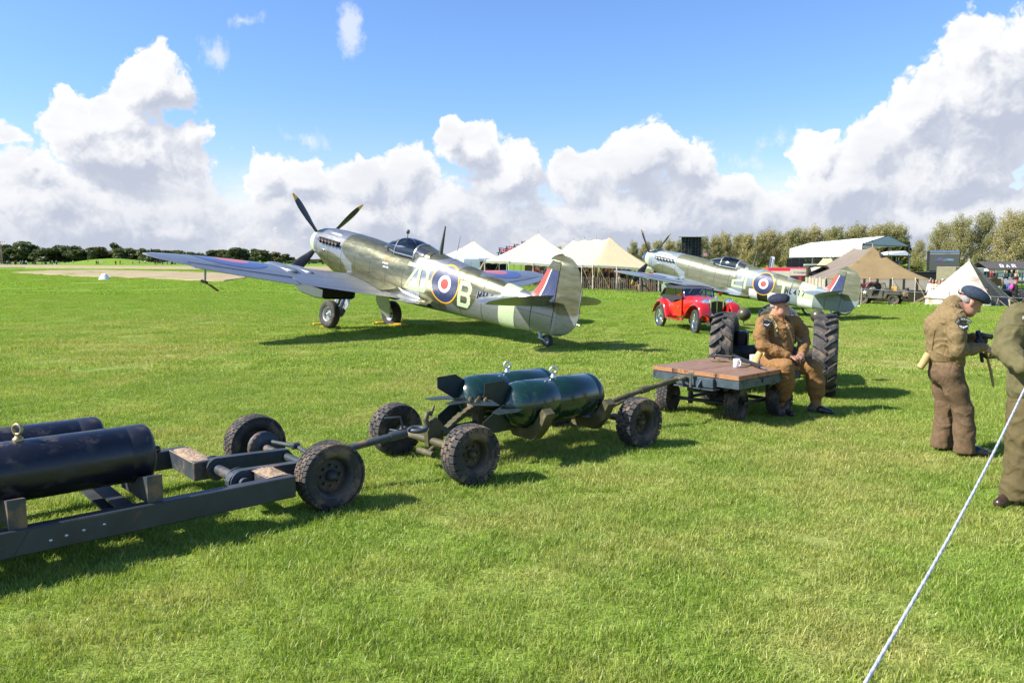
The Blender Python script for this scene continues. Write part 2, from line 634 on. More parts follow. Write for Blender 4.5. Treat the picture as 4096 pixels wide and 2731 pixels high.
# blades: tint 0 = green, 1 = straw
blade_m = bpy.data.materials.new('grass_blade')
blade_m.use_nodes = True
t = NT(blade_m.node_tree)
blade_m.node_tree.nodes.clear()
o = t.new('ShaderNodeOutputMaterial')
pos = t.new('ShaderNodeNewGeometry').outputs['Position']
at_ = t.new('ShaderNodeAttribute', attribute_name='tint')
sp = t.new('ShaderNodeSeparateColor')
t.l.new(at_.outputs['Color'], sp.inputs[0])
gc = grass_colour(t, pos)
gc = t.mix(t.math('MULTIPLY', sp.outputs[0], .8), gc, (.50, .44, .19, 1))
gc = t.mix(1.0, gc, t.mix(sp.outputs[1], (.68, .72, .66, 1), (1.34, 1.3, 1.2, 1)), 'MULTIPLY')
df = t.new('ShaderNodeBsdfDiffuse')
tl = t.new('ShaderNodeBsdfTranslucent')
gl = t.new('ShaderNodeBsdfGlossy', inp={'Roughness': .45})
t.l.new(gc, df.inputs[0])
t.l.new(t.mix(1.0, gc, (1.25, 1.3, .7, 1), 'MULTIPLY'), tl.inputs[0])
m1 = t.new('ShaderNodeMixShader', inp={0: .38})
t.l.new(df.outputs[0], m1.inputs[1])
t.l.new(tl.outputs[0], m1.inputs[2])
m2 = t.new('ShaderNodeMixShader', inp={0: .022})
t.l.new(m1.outputs[0], m2.inputs[1])
t.l.new(gl.outputs[0], m2.inputs[2])
t.l.new(m2.outputs[0], o.inputs[0])


def blade_patch(name, size, n, hmin, hmax, w, lean, seed):
 """a square tuft of turf, every blade bent, three faces each"""
 r = np.random.default_rng(seed)
 px, py = (r.random((2, n)) - .5) * size
 hgt = hmin + (hmax - hmin) * r.random(n) ** 1.6
 ang = r.random(n) * 2 * np.pi
 dx, dy = np.cos(ang), np.sin(ang)
 ln = hgt * lean * (.3 + r.random(n))
 la = ang + (r.random(n) - .5) * 2.4 + np.pi / 2
 lx, ly = np.cos(la) * ln, np.sin(la) * ln
 ww = w * (.6 + .8 * r.random(n)) / 2
 z0 = np.full(n, -.012)
 P = []
 for s_, k in ((-1, 1.0), (1, 1.0)):
  P.append(np.stack([px + s_ * dx * ww * k, py + s_ * dy * ww * k, z0], 1))
 for s_ in (-1, 1):
  P.append(np.stack([px + lx * .38 + s_ * dx * ww * .85, py + ly * .38 + s_ * dy * ww * .85, hgt * .62], 1))
 P.append(np.stack([px + lx, py + ly, hgt], 1))
 V = np.stack(P, 1).reshape(-1, 3)
 base = np.arange(n)[:, None] * 5
 F = np.concatenate([base + [0, 1, 3], base + [0, 3, 2], base + [2, 3, 4]], 0)
 me = np_mesh(name, V, F, True)
 tint = np.zeros((n, 4), np.float32)
 tint[:, 0] = np.where(r.random(n) < .15, .5 + .5 * r.random(n), .25 * r.random(n))
 tint[:, 1] = r.random(n)
 tint[:, 3] = 1
 at = me.color_attributes.new('tint', 'FLOAT_COLOR', 'POINT')
 at.data.foreach_set('color', np.repeat(tint, 5, 0).ravel())
 me.materials.append(blade_m)
 return me


def turf(name, patch, y0, y1, step, label, xlim=None, jit=.5):
 """one object: tufts set out over the visible part of the field by geometry nodes"""
 cl_ = bpy.data.collections.new(name + '_tufts')
 for k, me in enumerate(patch):
  cl_.objects.link(bpy.data.objects.new('turf_tuft', me))
 pts = []
 y = y0
 while y < y1:
  half = y * .69 + 1.2
  xx = np.arange(-half, half, step)
  pts.append(np.stack([xx, np.full(len(xx), y)], 1))
  y += step
 P = np.concatenate(pts)
 P += (rng.random(P.shape) - .5) * step * jit
 V = np.column_stack([P, ground_z(P[:, 0], P[:, 1])])
 me = bpy.data.meshes.new(name)
 me.vertices.add(len(V))
 me.vertices.foreach_set('co', V.astype(np.float32).ravel())
 o = link(name, me, None)
 g = bpy.data.node_groups.new(name, 'GeometryNodeTree')
 g.interface.new_socket('Geometry', in_out='INPUT', socket_type='NodeSocketGeometry')
 g.interface.new_socket('Geometry', in_out='OUTPUT', socket_type='NodeSocketGeometry')
 n, l = g.nodes, g.links
 gi, go = n.new('NodeGroupInput'), n.new('NodeGroupOutput')
 ci = n.new('GeometryNodeCollectionInfo')
 ci.inputs['Collection'].default_value = cl_
 ci.inputs['Separate Children'].default_value = True
 ci.inputs['Reset Children'].default_value = True
 ip = n.new('GeometryNodeInstanceOnPoints')
 ip.inputs['Pick Instance'].default_value = True
 ri = n.new('FunctionNodeRandomValue')
 ri.data_type = 'INT'
 ri.inputs[4].default_value, ri.inputs[5].default_value = 0, len(patch) - 1
 rv = n.new('FunctionNodeRandomValue')
 rv.data_type = 'FLOAT_VECTOR'
 rv.inputs[0].default_value = (-.03, -.03, 0)
 rv.inputs[1].default_value = (.03, .03, 6.283)
 rs = n.new('FunctionNodeRandomValue')
 rs.data_type = 'FLOAT_VECTOR'
 rs.inputs[0].default_value = (1, 1, .7)
 rs.inputs[1].default_value = (1.05, 1.05, 1.25)
 rs.inputs['Seed'].default_value = 5
 mp = n.new('GeometryNodeMeshToPoints')
 l.new(gi.outputs[0], mp.inputs['Mesh'])
 l.new(mp.outputs[0], ip.inputs['Points'])
 l.new(ci.outputs[0], ip.inputs['Instance'])
 l.new(ri.outputs[2], ip.inputs['Instance Index'])
 l.new(rv.outputs[0], ip.inputs['Rotation'])
 l.new(rs.outputs[0], ip.inputs['Scale'])
 l.new(ip.outputs[0], go.inputs[0])
 md = o.modifiers.new('turf', 'NODES')
 md.node_group = g
 return tag(o, label, kind='stuff')


near = [blade_patch('turf_tuft', .52, 2300, .010, .042, .0034, 1.0, s) for s in (1, 2, 3, 4)]
mid = [blade_patch('turf_tuft', 1.3, 4200, .012, .045, .0075, .95, s) for s in (5, 6, 7)]
farp = [blade_patch('turf_tuft', 4.4, 5200, .015, .06, .024, 1.0, s) for s in (8, 9, 10)]
turf('grass', near, 2.6, 12.5, .40, 'short mown grass in the foreground')
turf('grass', mid, 12.2, 42, 1.05, 'short mown grass around the aircraft')
turf('grass', farp, 41, 150, 3.7, 'short grass far out on the airfield')
# a few longer seeding blades left by the mower
tall = [blade_patch('turf_tuft', .6, 34, .05, .11, .004, .8, s) for s in (21, 22, 23)]
turf('grass', tall, 2.8, 13, .95, 'scattered longer blades in the foreground grass', jit=1.0)


# ------------------------------------------------------------------ trees
def leaf_mat(name, c0, c1, transl=.3):
 m = bpy.data.materials.new(name)
 m.use_nodes = True
 t = NT(m.node_tree)
 m.node_tree.nodes.clear()
 o = t.new('ShaderNodeOutputMaterial')
 at_ = t.new('ShaderNodeAttribute', attribute_name='tint')
 sp = t.new('ShaderNodeSeparateColor')
 t.l.new(at_.outputs['Color'], sp.inputs[0])
 oi = t.new('ShaderNodeObjectInfo')
 cc = t.mix(sp.outputs[0], c4(c0), c4(c1))
 cc = t.mix(1.0, cc, t.mix(oi.outputs['Random'], (.8, .84, .8, 1), (1.2, 1.12, 1.1, 1)), 'MULTIPLY')
 b = t.new('ShaderNodeBsdfPrincipled', inp={'Roughness': .5, 'Specular IOR Level': .35})
 t.l.new(cc, b.inputs['Base Color'])
 tr = t.new('ShaderNodeBsdfTranslucent')
 t.l.new(cc, tr.inputs[0])
 mx = t.new('ShaderNodeMixShader', inp={0: transl})
 t.l.new(b.outputs[0], mx.inputs[1])
 t.l.new(tr.outputs[0], mx.inputs[2])
 t.l.new(mx.outputs[0], o.inputs[0])
 return m


bark = mat('bark', (.12, .10, .075), .9, 0, .3, 3, .5, 12)


def leaf_quads(name, C, S, r, tint_lo=0.0, tint_hi=1.0):
 n = len(C)
 a = r.normal(size=(n, 3))
 a /= np.linalg.norm(a, axis=1)[:, None]
 b_ = np.cross(a, r.normal(size=(n, 3)))
 b_ /= np.linalg.norm(b_, axis=1)[:, None]
 s = (S * (.6 + .8 * r.random(n)))[:, None]
 V = np.stack([C - a * s, C + b_ * s * .55, C + a * s, C - b_ * s * .55], 1).reshape(-1, 3)
 me = np_mesh(name, V, np.arange(4 * n).reshape(n, 4), False)
 tint = np.zeros((n, 4), np.float32)
 tint[:, 0] = tint_lo + (tint_hi - tint_lo) * r.random(n)
 tint[:, 3] = 1
 me.color_attributes.new('tint', 'FLOAT_COLOR', 'POINT').data.foreach_set('color', np.repeat(tint, 4, 0).ravel())
 return me


def broad_tree(seed, lm):
 """an oak-like tree of unit height and about unit spread: lobes of leaf clumps on a short trunk"""
 r = np.random.default_rng(seed)
 C = []
 nl = 15
 lobes = []
 for k in range(nl):
  a = r.random() * 2 * np.pi
  h = .22 + .62 * r.random()
  rad = .42 * math.sqrt(max(.05, 1 - ((h - .42) / .52) ** 2)) * (.45 + .55 * r.random())
  lobes.append((np.array([rad * np.cos(a), rad * np.sin(a), h]), .13 + .09 * r.random()))
 for c, s in lobes:
  n = 210
  d = r.normal(size=(n, 3))
  d /= np.linalg.norm(d, axis=1)[:, None]
  C.append(c + d * (s * (.55 + .5 * r.random(n)))[:, None] * [1.15, 1.15, .8])
 C = np.concatenate(C)
 C = C[C[:, 2] > .02]
 me = leaf_quads('crown', C, np.full(len(C), .058), r)
 me.materials.append(lm)
 mb = MB()
 mb.tube([(0, 0, -.02), (.01, 0, .2), (0, .02, .55)], [.035, .028, .012], 7)
 for c, s in lobes[::2]:
  mb.tube([(0, 0, .2), tuple(c * [.5, .5, 1] * [1, 1, .8]), tuple(c)], [.016, .011, .004], 5)
 tm = mb.mesh('trunk')
 tm.materials.append(bark)
 return me, tm


def poplar(seed, lm, n_leaf, width, lean, leaf):
 """a tall tree of unit height with steep branches, open at the edge, blown a little to one side"""
 r = np.random.default_rng(seed)
 mb = MB()
 top = Vector((lean, 0, 1.0))
 mb.tube([(0, 0, -.03), (lean * .2, .005, .35), (lean * .55, -.005, .7), (lean, 0, .97)], [.022, .016, .009, .003], 7)
 C = []
 nb = 46
 for k in range(nb):
  h0 = .06 + .78 * (k / nb) + .04 * r.random()
  a = k * 2.4 + r.random()
  L = width * (1.0 - .6 * (k / nb) ** 1.5) * (.55 + .6 * r.random())
  p0 = np.array([lean * h0, 0, h0])
  p2 = p0 + np.array([np.cos(a) * L + lean * .35, np.sin(a) * L, .10 + .17 * r.random()])
  p1 = (p0 + p2) / 2 + np.array([np.cos(a) * L * .15, np.sin(a) * L * .15, -.02])
  mb.tube([tuple(p0), tuple(p1), tuple(p2)], [.0075 * (1 - .6 * k / nb), .005 * (1 - .6 * k / nb), .0015], 5)
  m = int(n_leaf / nb)
  u = r.random(m) ** .6
  q = (1 - u)[:, None] ** 2 * p0 + (2 * u * (1 - u))[:, None] * p1 + (u ** 2)[:, None] * p2
  C.append(q + r.normal(size=(m, 3)) * (.012 + .030 * u)[:, None])
 C = np.concatenate(C)
 me = leaf_quads('crown', C, np.full(len(C), leaf), r)
 me.materials.append(lm)
 tm = mb.mesh('trunk')
 tm.materials.append(bark)
 return me, tm


def plant_tree(name, label, group, meshes, loc, h, w, rz):
 root = thing(name, label, 'tree', loc, rz, group)
 root.scale = (w, w, h)
 link('crown', meshes[0], None, root)
 link('trunk', meshes[1], None, root)
 return root


oak_m = leaf_mat('oak_leaf', (.065, .092, .032), (.16, .185, .065))
oak_y = leaf_mat('turning_leaf', (.07, .085, .02), (.15, .14, .03))
oaks = [broad_tree(s, oak_m) for s in (31, 32, 33, 34)]
oaks_y = [broad_tree(s, oak_y) for s in (35, 36)]
# centre, top and width of every crown along the far hedge, in the photograph
HEDGE = [(-40, 990, 90, 0), (18, 990, 60, 0), (60, 996, 60, 1), (96, 973, 96, 0), (130, 1003, 60, 0), (182, 1002, 66, 0), (225, 1010, 50, 0), (258, 990, 66, 0), (302, 993, 74, 0), (330, 1020, 50, 0),
   (367, 1003, 22, 0), (396, 995, 56, 1), (449, 981, 66, 0), (500, 1003, 56, 0), (545, 1009, 46, 1), (592, 1002, 48, 0), (640, 1007, 62, 1), (690, 1012, 60, 0), (735, 1014, 56, 0), (782, 1018, 52, 0),
   (820, 1013, 50, 0), (865, 1008, 56, 1), (912, 1004, 56, 0), (958, 1000, 62, 0), (1006, 1004, 58, 0), (1052, 1010, 56, 0), (1095, 1018, 46, 1), (1140, 1026, 50, 0), (1190, 1046, 44, 0), (1235, 1047, 54, 0), (1290, 1044, 60, 0), (1340, 1048, 60, 0)]
ORD = ['first', 'second', 'third', 'fourth', 'fifth', 'sixth', 'seventh', 'eighth', 'ninth', 'tenth', 'eleventh', 'twelfth', 'thirteenth', 'fourteenth', 'fifteenth', 'sixteenth', 'seventeenth', 'eighteenth', 'nineteenth', 'twentieth']
ORD += ['twenty-' + q for q in ORD[:9]] + ['thirtieth'] + ['thirty-' + q for q in ORD[:9]]
for k, (px, ty, w, kind) in enumerate(HEDGE):
 Y = 330 + (k * 37 % 5) * 7
 h = (1062 - ty) / FPX * Y + .6
 p = at(px, 1040, Y)
 ms = (oaks_y if kind else oaks)[k % (2 if kind else 4)]
 plant_tree('hedge_tree', ('olive yellow tree, ' if kind else 'dark green tree, ') + ORD[k] + ' from the left in the far hedge line', 'trees of the far hedge line', ms, (p.x, p.y, gz(p.x, p.y)), h, w / FPX * Y * (1.45 + .25 * (k % 3)), k * 1.7)

pop_m = leaf_mat('poplar_leaf', (.21, .205, .07), (.50, .45, .21), .36)
pops = [poplar(s, pop_m, 16000, .31, l, .0122) for s, l in ((41, .05), (42, .08), (43, .03), (44, .07))]
POP = [(2230, 985), (2330, 985), (2530, 968), (2575, 962), (2625, 960), (2670, 955), (2715, 962), (2760, 952), (2805, 945), (2850, 938), (2895, 932), (2940, 930), (2985, 932), (3030, 925), (3075, 922), (3120, 924), (3165, 912), (3205, 914), (3250, 908), (3295, 912), (3340, 903), (3385, 905), (3430, 900), (3475, 898), (3520, 893), (3560, 890), (3592, 905)]
for k, (px, ty) in enumerate(POP):
 Y = 215 + (k * 29 % 4) * 5
 p = at(px, 1040, Y)
 z0 = gz(p.x, p.y)
 h = (at(px, ty, Y).z - z0) * .93
 plant_tree('poplar_tree', ORD[k] + ' olive poplar from the left in the long row behind the tents', 'poplars of the long row', pops[k % 4], (p.x, p.y, z0), h, h * 1.0, (0.6, -.4, .3, -.2, .1)[k % 5])
pops2 = [poplar(s, pop_m, 24000, .36, l, .0088) for s, l in ((51, .06), (52, .10), (53, .04))]
for k, (px, ty, Y, nm) in enumerate([(3672, 962, 175, 'thin poplar at the left edge of the big poplar clump'), (3745, 885, 170, 'big poplar left of the video screen top'), (3838, 862, 165, 'big poplar right behind the video screen'),
          (3925, 848, 165, 'big poplar above the bell tent'), (4015, 838, 160, 'tallest poplar above the bar hut'), (4105, 846, 160, 'big poplar at the right edge of the photo')]):
 p = at(px, 1040, Y)
 z0 = gz(p.x, p.y)
 h = (at(px, ty, Y).z - z0) * .95
 plant_tree('poplar_tree', nm, 'big poplars on the right', pops2[k % 3], (p.x, p.y, z0), h, h * .9, (0.2, -.5, .4)[k % 3])
for k, (px, ty, w, Y) in enumerate([(3560, 945, 90, 190), (3600, 950, 90, 185), (3650, 1060, 120, 150), (3560, 1120, 200, 150), (3720, 1090, 110, 140), (3880, 1075, 140, 140), (2920, 1050, 110, 180)]):
 p = at(px, 1040, Y)
 h = at(px, ty, Y).z - gz(p.x, p.y)
 plant_tree('bushy_tree', ['reddish green tree behind the grandstand roof end', 'second reddish green tree behind the grandstand roof end', 'bush under the thin poplar', 'bush behind the grandstand posts',
        'bush left of the video screen', 'bush below the big poplars', 'low bush behind the spitted aircraft mast'][k].replace('spitted aircraft mast', 'grey green aircraft'), None, oaks_y[k % 2], (p.x, p.y, gz(p.x, p.y)), h, w / FPX * Y * 1.2, k * 1.1)

# ------------------------------------------------------------------ painted lettering: strokes laid on a surface
def arc(cx, cy, rx, ry, a0, a1, n=8):
 return [(cx + rx * math.cos(R(a0 + (a1 - a0) * i / n)), cy + ry * math.sin(R(a0 + (a1 - a0) * i / n))) for i in range(n + 1)]


GL = {
 'A': [[(0, 0), (.5, 1), (1, 0)], [(.2, .35), (.8, .35)]], 'B': [[(0, 0), (0, 1), (.75, 1), (1, .85), (1, .65), (.8, .52), (0, .52)], [(.8, .52), (1, .38), (1, .15), (.8, 0), (0, 0)]],
 'C': [[(1, .8), (.8, 1), (.2, 1), (0, .8), (0, .2), (.2, 0), (.8, 0), (1, .2)]], 'D': [[(0, 0), (0, 1), (.7, 1), (1, .8), (1, .2), (.7, 0), (0, 0)]],
 'E': [[(1, 1), (0, 1), (0, 0), (1, 0)], [(0, .5), (.8, .5)]], 'F': [[(1, 1), (0, 1), (0, 0)], [(0, .5), (.8, .5)]],
 'G': [[(1, .8), (.8, 1), (.2, 1), (0, .8), (0, .2), (.2, 0), (.8, 0), (1, .2), (1, .45), (.6, .45)]], 'H': [[(0, 0), (0, 1)], [(1, 0), (1, 1)], [(0, .5), (1, .5)]],
 'I': [[(.5, 0), (.5, 1)]], 'K': [[(0, 0), (0, 1)], [(1, 1), (0, .45)], [(.25, .6), (1, 0)]], 'L': [[(0, 1), (0, 0), (.85, 0)]],
 'M': [[(0, 0), (0, 1), (.5, .3), (1, 1), (1, 0)]], 'N': [[(0, 0), (0, 1), (1, 0), (1, 1)]], 'O': [[(0, .2), (0, .8), (.2, 1), (.8, 1), (1, .8), (1, .2), (.8, 0), (.2, 0), (0, .2)]],
 'R': [[(0, 0), (0, 1), (.8, 1), (1, .85), (1, .62), (.8, .48), (0, .48)], [(.5, .48), (1, 0)]], 'S': [[(1, .85), (.8, 1), (.2, 1), (0, .82), (0, .62), (1, .4), (1, .18), (.8, 0), (.2, 0), (0, .15)]],
 'T': [[(0, 1), (1, 1)], [(.5, 1), (.5, 0)]], 'X': [[(0, 0), (1, 1)], [(0, 1), (1, 0)]], 'Y': [[(0, 1), (.5, .5), (1, 1)], [(.5, .5), (.5, 0)]], 'Z': [[(0, 1), (1, 1), (0, 0), (1, 0)]],
 '1': [[(.2, 1), (.5, 1), (.5, 0)]], '2': [[(0, .8), (0, 1), (1, 1), (1, .55), (0, .4), (0, 0), (1, 0)]], '4': [[(1, .3), (0, .3), (.75, 1), (.75, 0)]], '7': [[(0, 1), (1, 1), (.35, 0)]],
 'a': [[(.9, .6), (.2, .6), (0, .4), (0, .15), (.2, 0), (.9, 0)], [(.9, .62), (.9, 0)]], 'c': [[(.9, .55), (.3, .6), (0, .35), (.3, 0), (.9, .08)]], 'e': [[(0, .33), (.9, .33), (.8, .6), (.25, .6), (0, .33), (.2, 0), (.9, .05)]],
 'h': [[(0, 0), (0, 1)], [(0, .5), (.5, .62), (.85, .45), (.85, 0)]], 'i': [[(.5, 0), (.5, .6)], [(.5, .8), (.5, .9)]], 'k': [[(0, 0), (0, 1)], [(.8, .6), (0, .28), (.85, 0)]], 'l': [[(.5, 0), (.5, 1)]], 'n': [[(0, 0), (0, .6)], [(0, .5), (.5, .62), (.85, .45), (.85, 0)]],
 'r': [[(.1, 0), (.1, .6)], [(.1, .45), (.5, .62), (.9, .58)]], 's': [[(.9, .55), (.3, .62), (.05, .45), (.85, .2), (.6, 0), (0, .06)]], 'y': [[(0, .6), (.45, .05)], [(.9, .6), (.2, -.4)]], 'u': [[(0, .6), (0, .15), (.3, 0), (.85, .1)], [(.85, .6), (.85, 0)]],
 '.': [[(.4, 0), (.6, 0)]], 'm': [[(0, 0), (0, .6)], [(0, .5), (.3, .62), (.5, .45), (.5, 0)], [(.5, .5), (.8, .62), (1, .45), (1, 0)]], 'b': [[(0, 0), (0, 1)], [(0, .5), (.6, .62), (.9, .3), (.6, 0), (0, .08)]]}


def stroke(mb, pts, w, proj, lift, mi=None, step=.08):
 """a band of width w along pts (surface coordinates), each vertex placed on the surface by proj(a, b, lift)"""
 pts = [np.array(p, float) for p in pts]
 n = len(pts)
 L, Rr = [], []
 closed = n > 2 and np.allclose(pts[0], pts[-1])
 for i, p in enumerate(pts):
  a = pts[i - 1] if i > 0 else (pts[-2] if closed else None)
  c = pts[i + 1] if i < n - 1 else (pts[1] if closed else None)
  d0 = (p - a) / np.linalg.norm(p - a) if a is not None else None
  d1 = (c - p) / np.linalg.norm(c - p) if c is not None else None
  if d0 is None or d1 is None:
   d = d1 if d0 is None else d0
   nr = np.array([-d[1], d[0]])
   e = d * w / 2 * (-1 if d0 is None else 1)
   L.append(p + e + nr * w / 2)
   Rr.append(p + e - nr * w / 2)
  else:
   nr = np.array([-(d0 + d1)[1], (d0 + d1)[0]])
   nr /= np.linalg.norm(nr)
   k = min(1.8, 1 / max(.35, abs(nr @ np.array([-d0[1], d0[0]]))))
   L.append(p + nr * w / 2 * k)
   Rr.append(p - nr * w / 2 * k)
 vs, fs = [], []
 for i in range(n - 1):
  m = max(1, int(np.linalg.norm(pts[i + 1] - pts[i]) / step))
  for j in range(m + 1):
   u = j / m
   l_, r_ = L[i] * (1 - u) + L[i + 1] * u, Rr[i] * (1 - u) + Rr[i + 1] * u
   for q in (l_, (l_ + r_) / 2, r_):
    vs.append(proj(q[0], q[1], lift))
  b0 = len(vs) - 3 * (m + 1)
  for j in range(m):
   k = b0 + j * 3
   fs += [(k, k + 1, k + 4, k + 3), (k + 1, k + 2, k + 5, k + 4)]
 mb.add(vs, fs, True, mi)


def letters(mb, text, a0, b0, w, h, gap, sw, proj, lift=.005, slant=0.0, mi=None, step=.08):
 a = a0
 k = 0
 for ch in text:
  if ch != ' ':
   for pl in GL[ch]:
    pp = [(a + sw / 2 + p * (w - sw) + (q * h * slant), b0 + sw / 2 + q * (h - sw)) for p, q in pl]
    stroke(mb, pp, sw, proj, lift + k * .0004, mi, step)
    k += 1
  a += w + gap
 return a


def disc(mb, ca, cb, r0, r1, proj, lift, mi=None, n=36, m=3):
 vs, fs = [], []
 for i in range(n):
  t = 2 * math.pi * i / n
  for j in range(m + 1):
   r = r0 + (r1 - r0) * j / m
   vs.append(proj(ca + r * math.cos(t), cb + r * math.sin(t), lift))
 for i in range(n):
  for j in range(m):
   a, b = i * (m + 1) + j, ((i + 1) % n) * (m + 1) + j
   fs.append((a, a + 1, b + 1, b))
 mb.add(vs, fs, True, mi)


# ------------------------------------------------------------------ the two fighters: x runs aft from the spinner, y to starboard, z up
ST = np.array([  # x, top, bottom, half width, height of the widest place
 (.46, .495, -.27, .385, .11), (.8, .535, -.43, .415, .08), (1.2, .552, -.56, .435, .03), (1.8, .555, -.66, .455, -.02), (2.5, .535, -.70, .465, -.06), (3.2, .485, -.72, .465, -.09),
 (3.6, .45, -.725, .462, -.10), (4.1, .44, -.725, .458, -.11), (4.5, .47, -.72, .45, -.11), (4.72, .60, -.71, .445, -.11), (5.03, .575, -.69, .43, -.11), (5.4, .53, -.67, .405, -.11), (6.0, .465, -.64, .36, -.12),
 (6.97, .36, -.59, .272, -.13), (7.5, .29, -.555, .215, -.13), (8.0, .225, -.505, .135, -.13), (8.56, .16, -.45, .045, -.14)])


def sec(x):
 return [float(np.interp(x, ST[:, 0], ST[:, i])) for i in (1, 2, 3, 4)]


NEXP = 2.25


def fus_pt(x, th):
 zt, zb, hw, zm = sec(x)
 s, c = math.sin(th), math.cos(th)
 e = 2 / NEXP
 return (x, hw * math.copysign(abs(s) ** e, s), zm + (zt - zm if c > 0 else zm - zb) * math.copysign(abs(c) ** e, c))


def fus_y(x, z):
 zt, zb, hw, zm = sec(min(max(x, .46), 8.56))
 t = (z - zm) / (zt - zm) if z > zm else (zm - z) / (zm - zb)
 t = min(t, .995)
 return hw * (1 - t ** NEXP) ** (1 / NEXP)


def on_port(x, z, lift):
 y = fus_y(x, z)
 dy = (fus_y(x, z + .01) - y) / .01
 dx = (fus_y(x + .01, z) - y) / .01
 return Vector((x, -y, z)) + Vector((-dx, -1.0, -dy)).normalized() * lift


HALF = 5.55


def wing_sec(y):
 y = abs(y)
 f = math.sqrt(max(0.0, 1 - (y / 5.6) ** 2.05))
 c = max(.10, 2.55 * f ** .92)
 xq = 2.72 + .034 * y
 z = -.56 + max(0, y - .5) * math.tan(R(5.6))
 return xq - .27 * c, c, z, (.125 - .006 * y)


def airfoil(u, tk):
 return 5 * tk * (.2969 * math.sqrt(u) - .126 * u - .3516 * u * u + .2843 * u ** 3 - .1036 * u ** 4)


def on_wing(x, y, lift):
 le, c, z, tk = wing_sec(y)
 u = min(max((x - le) / c, 0.003), 1)
 return Vector((x, y, z + c * (airfoil(u, tk) * 1.12 + .02 * math.sin(math.pi * u)) + lift))


def aircraft_paint(name, green, grey, under, metal, rough, line=.75):
 m = bpy.data.materials.new(name)
 m.use_nodes = True
 t = NT(m.node_tree)
 b = m.node_tree.nodes['Principled BSDF']
 at_ = t.new('ShaderNodeAttribute', attribute_name='camo')
 sp = t.new('ShaderNodeSeparateColor')
 t.l.new(at_.outputs['Color'], sp.inputs[0])
 tc = t.new('ShaderNodeTexCoord').outputs['Object']
 nz = t.noise(tc, 2.2, 4, .6)
 f = t.ramp(t.math('ADD', sp.outputs[0], t.math('MULTIPLY', t.math('SUBTRACT', nz, .5), .25)), .38, .62)
 cc = t.mix(f, c4(grey), c4(green))
 cc = t.mix(sp.outputs[1], cc, c4(under))
 wear = t.noise(t.vmath('MULTIPLY', tc, (1, 4, 4)), 3.0, 6, .7)
 cc = t.mix(t.ramp(wear, .3, .75, .0, .3), cc, t.mix(.5, cc, (.5, .48, .42, 1)))
 s3 = t.new('ShaderNodeSeparateXYZ')
 t.l.new(tc, s3.inputs[0])
 # skin panels: frames about every 0.6 m and a few lengthwise laps
 ln = t.math('PINGPONG', s3.outputs[0], .31)
 ln2 = t.math('PINGPONG', t.math('ADD', s3.outputs[2], .10), .235)
 gap = t.math('MAXIMUM', t.ramp(ln, .008, .014, 1, 0, False), t.math('MULTIPLY', t.ramp(ln2, .004, .008, 1, 0, False), .6))
 gap = t.math('MULTIPLY', gap, t.math('SUBTRACT', 1.0, sp.outputs[2]))
 cc = t.mix(t.math('MULTIPLY', gap, line), cc, (.03, .03, .028, 1))
 t.l.new(cc, b.inputs['Base Color'])
 b.inputs['Metallic'].default_value = metal
 t.l.new(t.math('ADD', t.ramp(wear, .2, .8, rough - .05, rough + .08), t.math('MULTIPLY', gap, .3)), b.inputs['Roughness'])
 bp = t.new('ShaderNodeBump', inp={'Strength': .12, 'Distance': .02})
 t.l.new(t.math('SUBTRACT', t.noise(tc, 3.5, 2, .5), t.math('MULTIPLY', gap, .25)), bp.inputs['Height'])
 t.l.new(bp.outputs[0], b.inputs['Normal'])
 return m


GREEN_BLOBS = [(1.3, -.42, .80, .42), (2.55, .30, .75, .42), (2.9, -.2, .55, .6), (3.9, .05, .78, .62), (5.35, -.5, .42, .36), (5.0, .62, .5, .2), (6.25, .02, .42, .48), (6.9, .2, .5, .16), (8.3, .85, .34, .5), (9.0, .55, .32, .55), (8.75, .25, .25, .3)]


def camo_of(V, under_z=None, blobs=GREEN_BLOBS):
 g = np.zeros(len(V))
 for x, z, rx, rz in blobs:
  g = np.maximum(g, 1.0 - .5 * np.sqrt(((V[:, 0] - x) / rx) ** 2 + ((V[:, 2] - z) / rz) ** 2))
 return np.clip((g - .5) * 4 + .5, 0, 1)


def set_camo(me, camo, under=None, plain=None):
 n = len(me.vertices)
 d = np.zeros((n, 4), np.float32)
 d[:, 0] = camo
 if under is not None:
  d[:, 1] = under
 if plain is not None:
  d[:, 2] = plain
 d[:, 3] = 1
 me.color_attributes.new('camo', 'FLOAT_COLOR', 'POINT').data.foreach_set('color', d.ravel())


def half_thick(u, T, rear):
 return T * (1 - u) + .003 if rear else T * math.sqrt(max(0, 1 - (1 - u) ** 2)) ** 1.1


def lens_grid(mb, rows, nchord, rear):
 """rows of (leading point, trailing point, axis, T): the front part swells to the half thickness T at the hinge, the rear part tapers from it"""
 rs = []
 for le, te, ax, tk in rows:
  le, te, ax = Vector(le), Vector(te), Vector(ax)
  up = []
  for i in range(nchord + 1):
   u = (1 - math.cos(math.pi * i / nchord)) / 2
   up.append((u, half_thick(u, tk, rear)))
  ring = [le + (te - le) * u + ax * h for u, h in up] + [le + (te - le) * u - ax * h for u, h in up[::-1]]
  rs.append(ring)
 return mb.rings(rs, True, True, True, True)


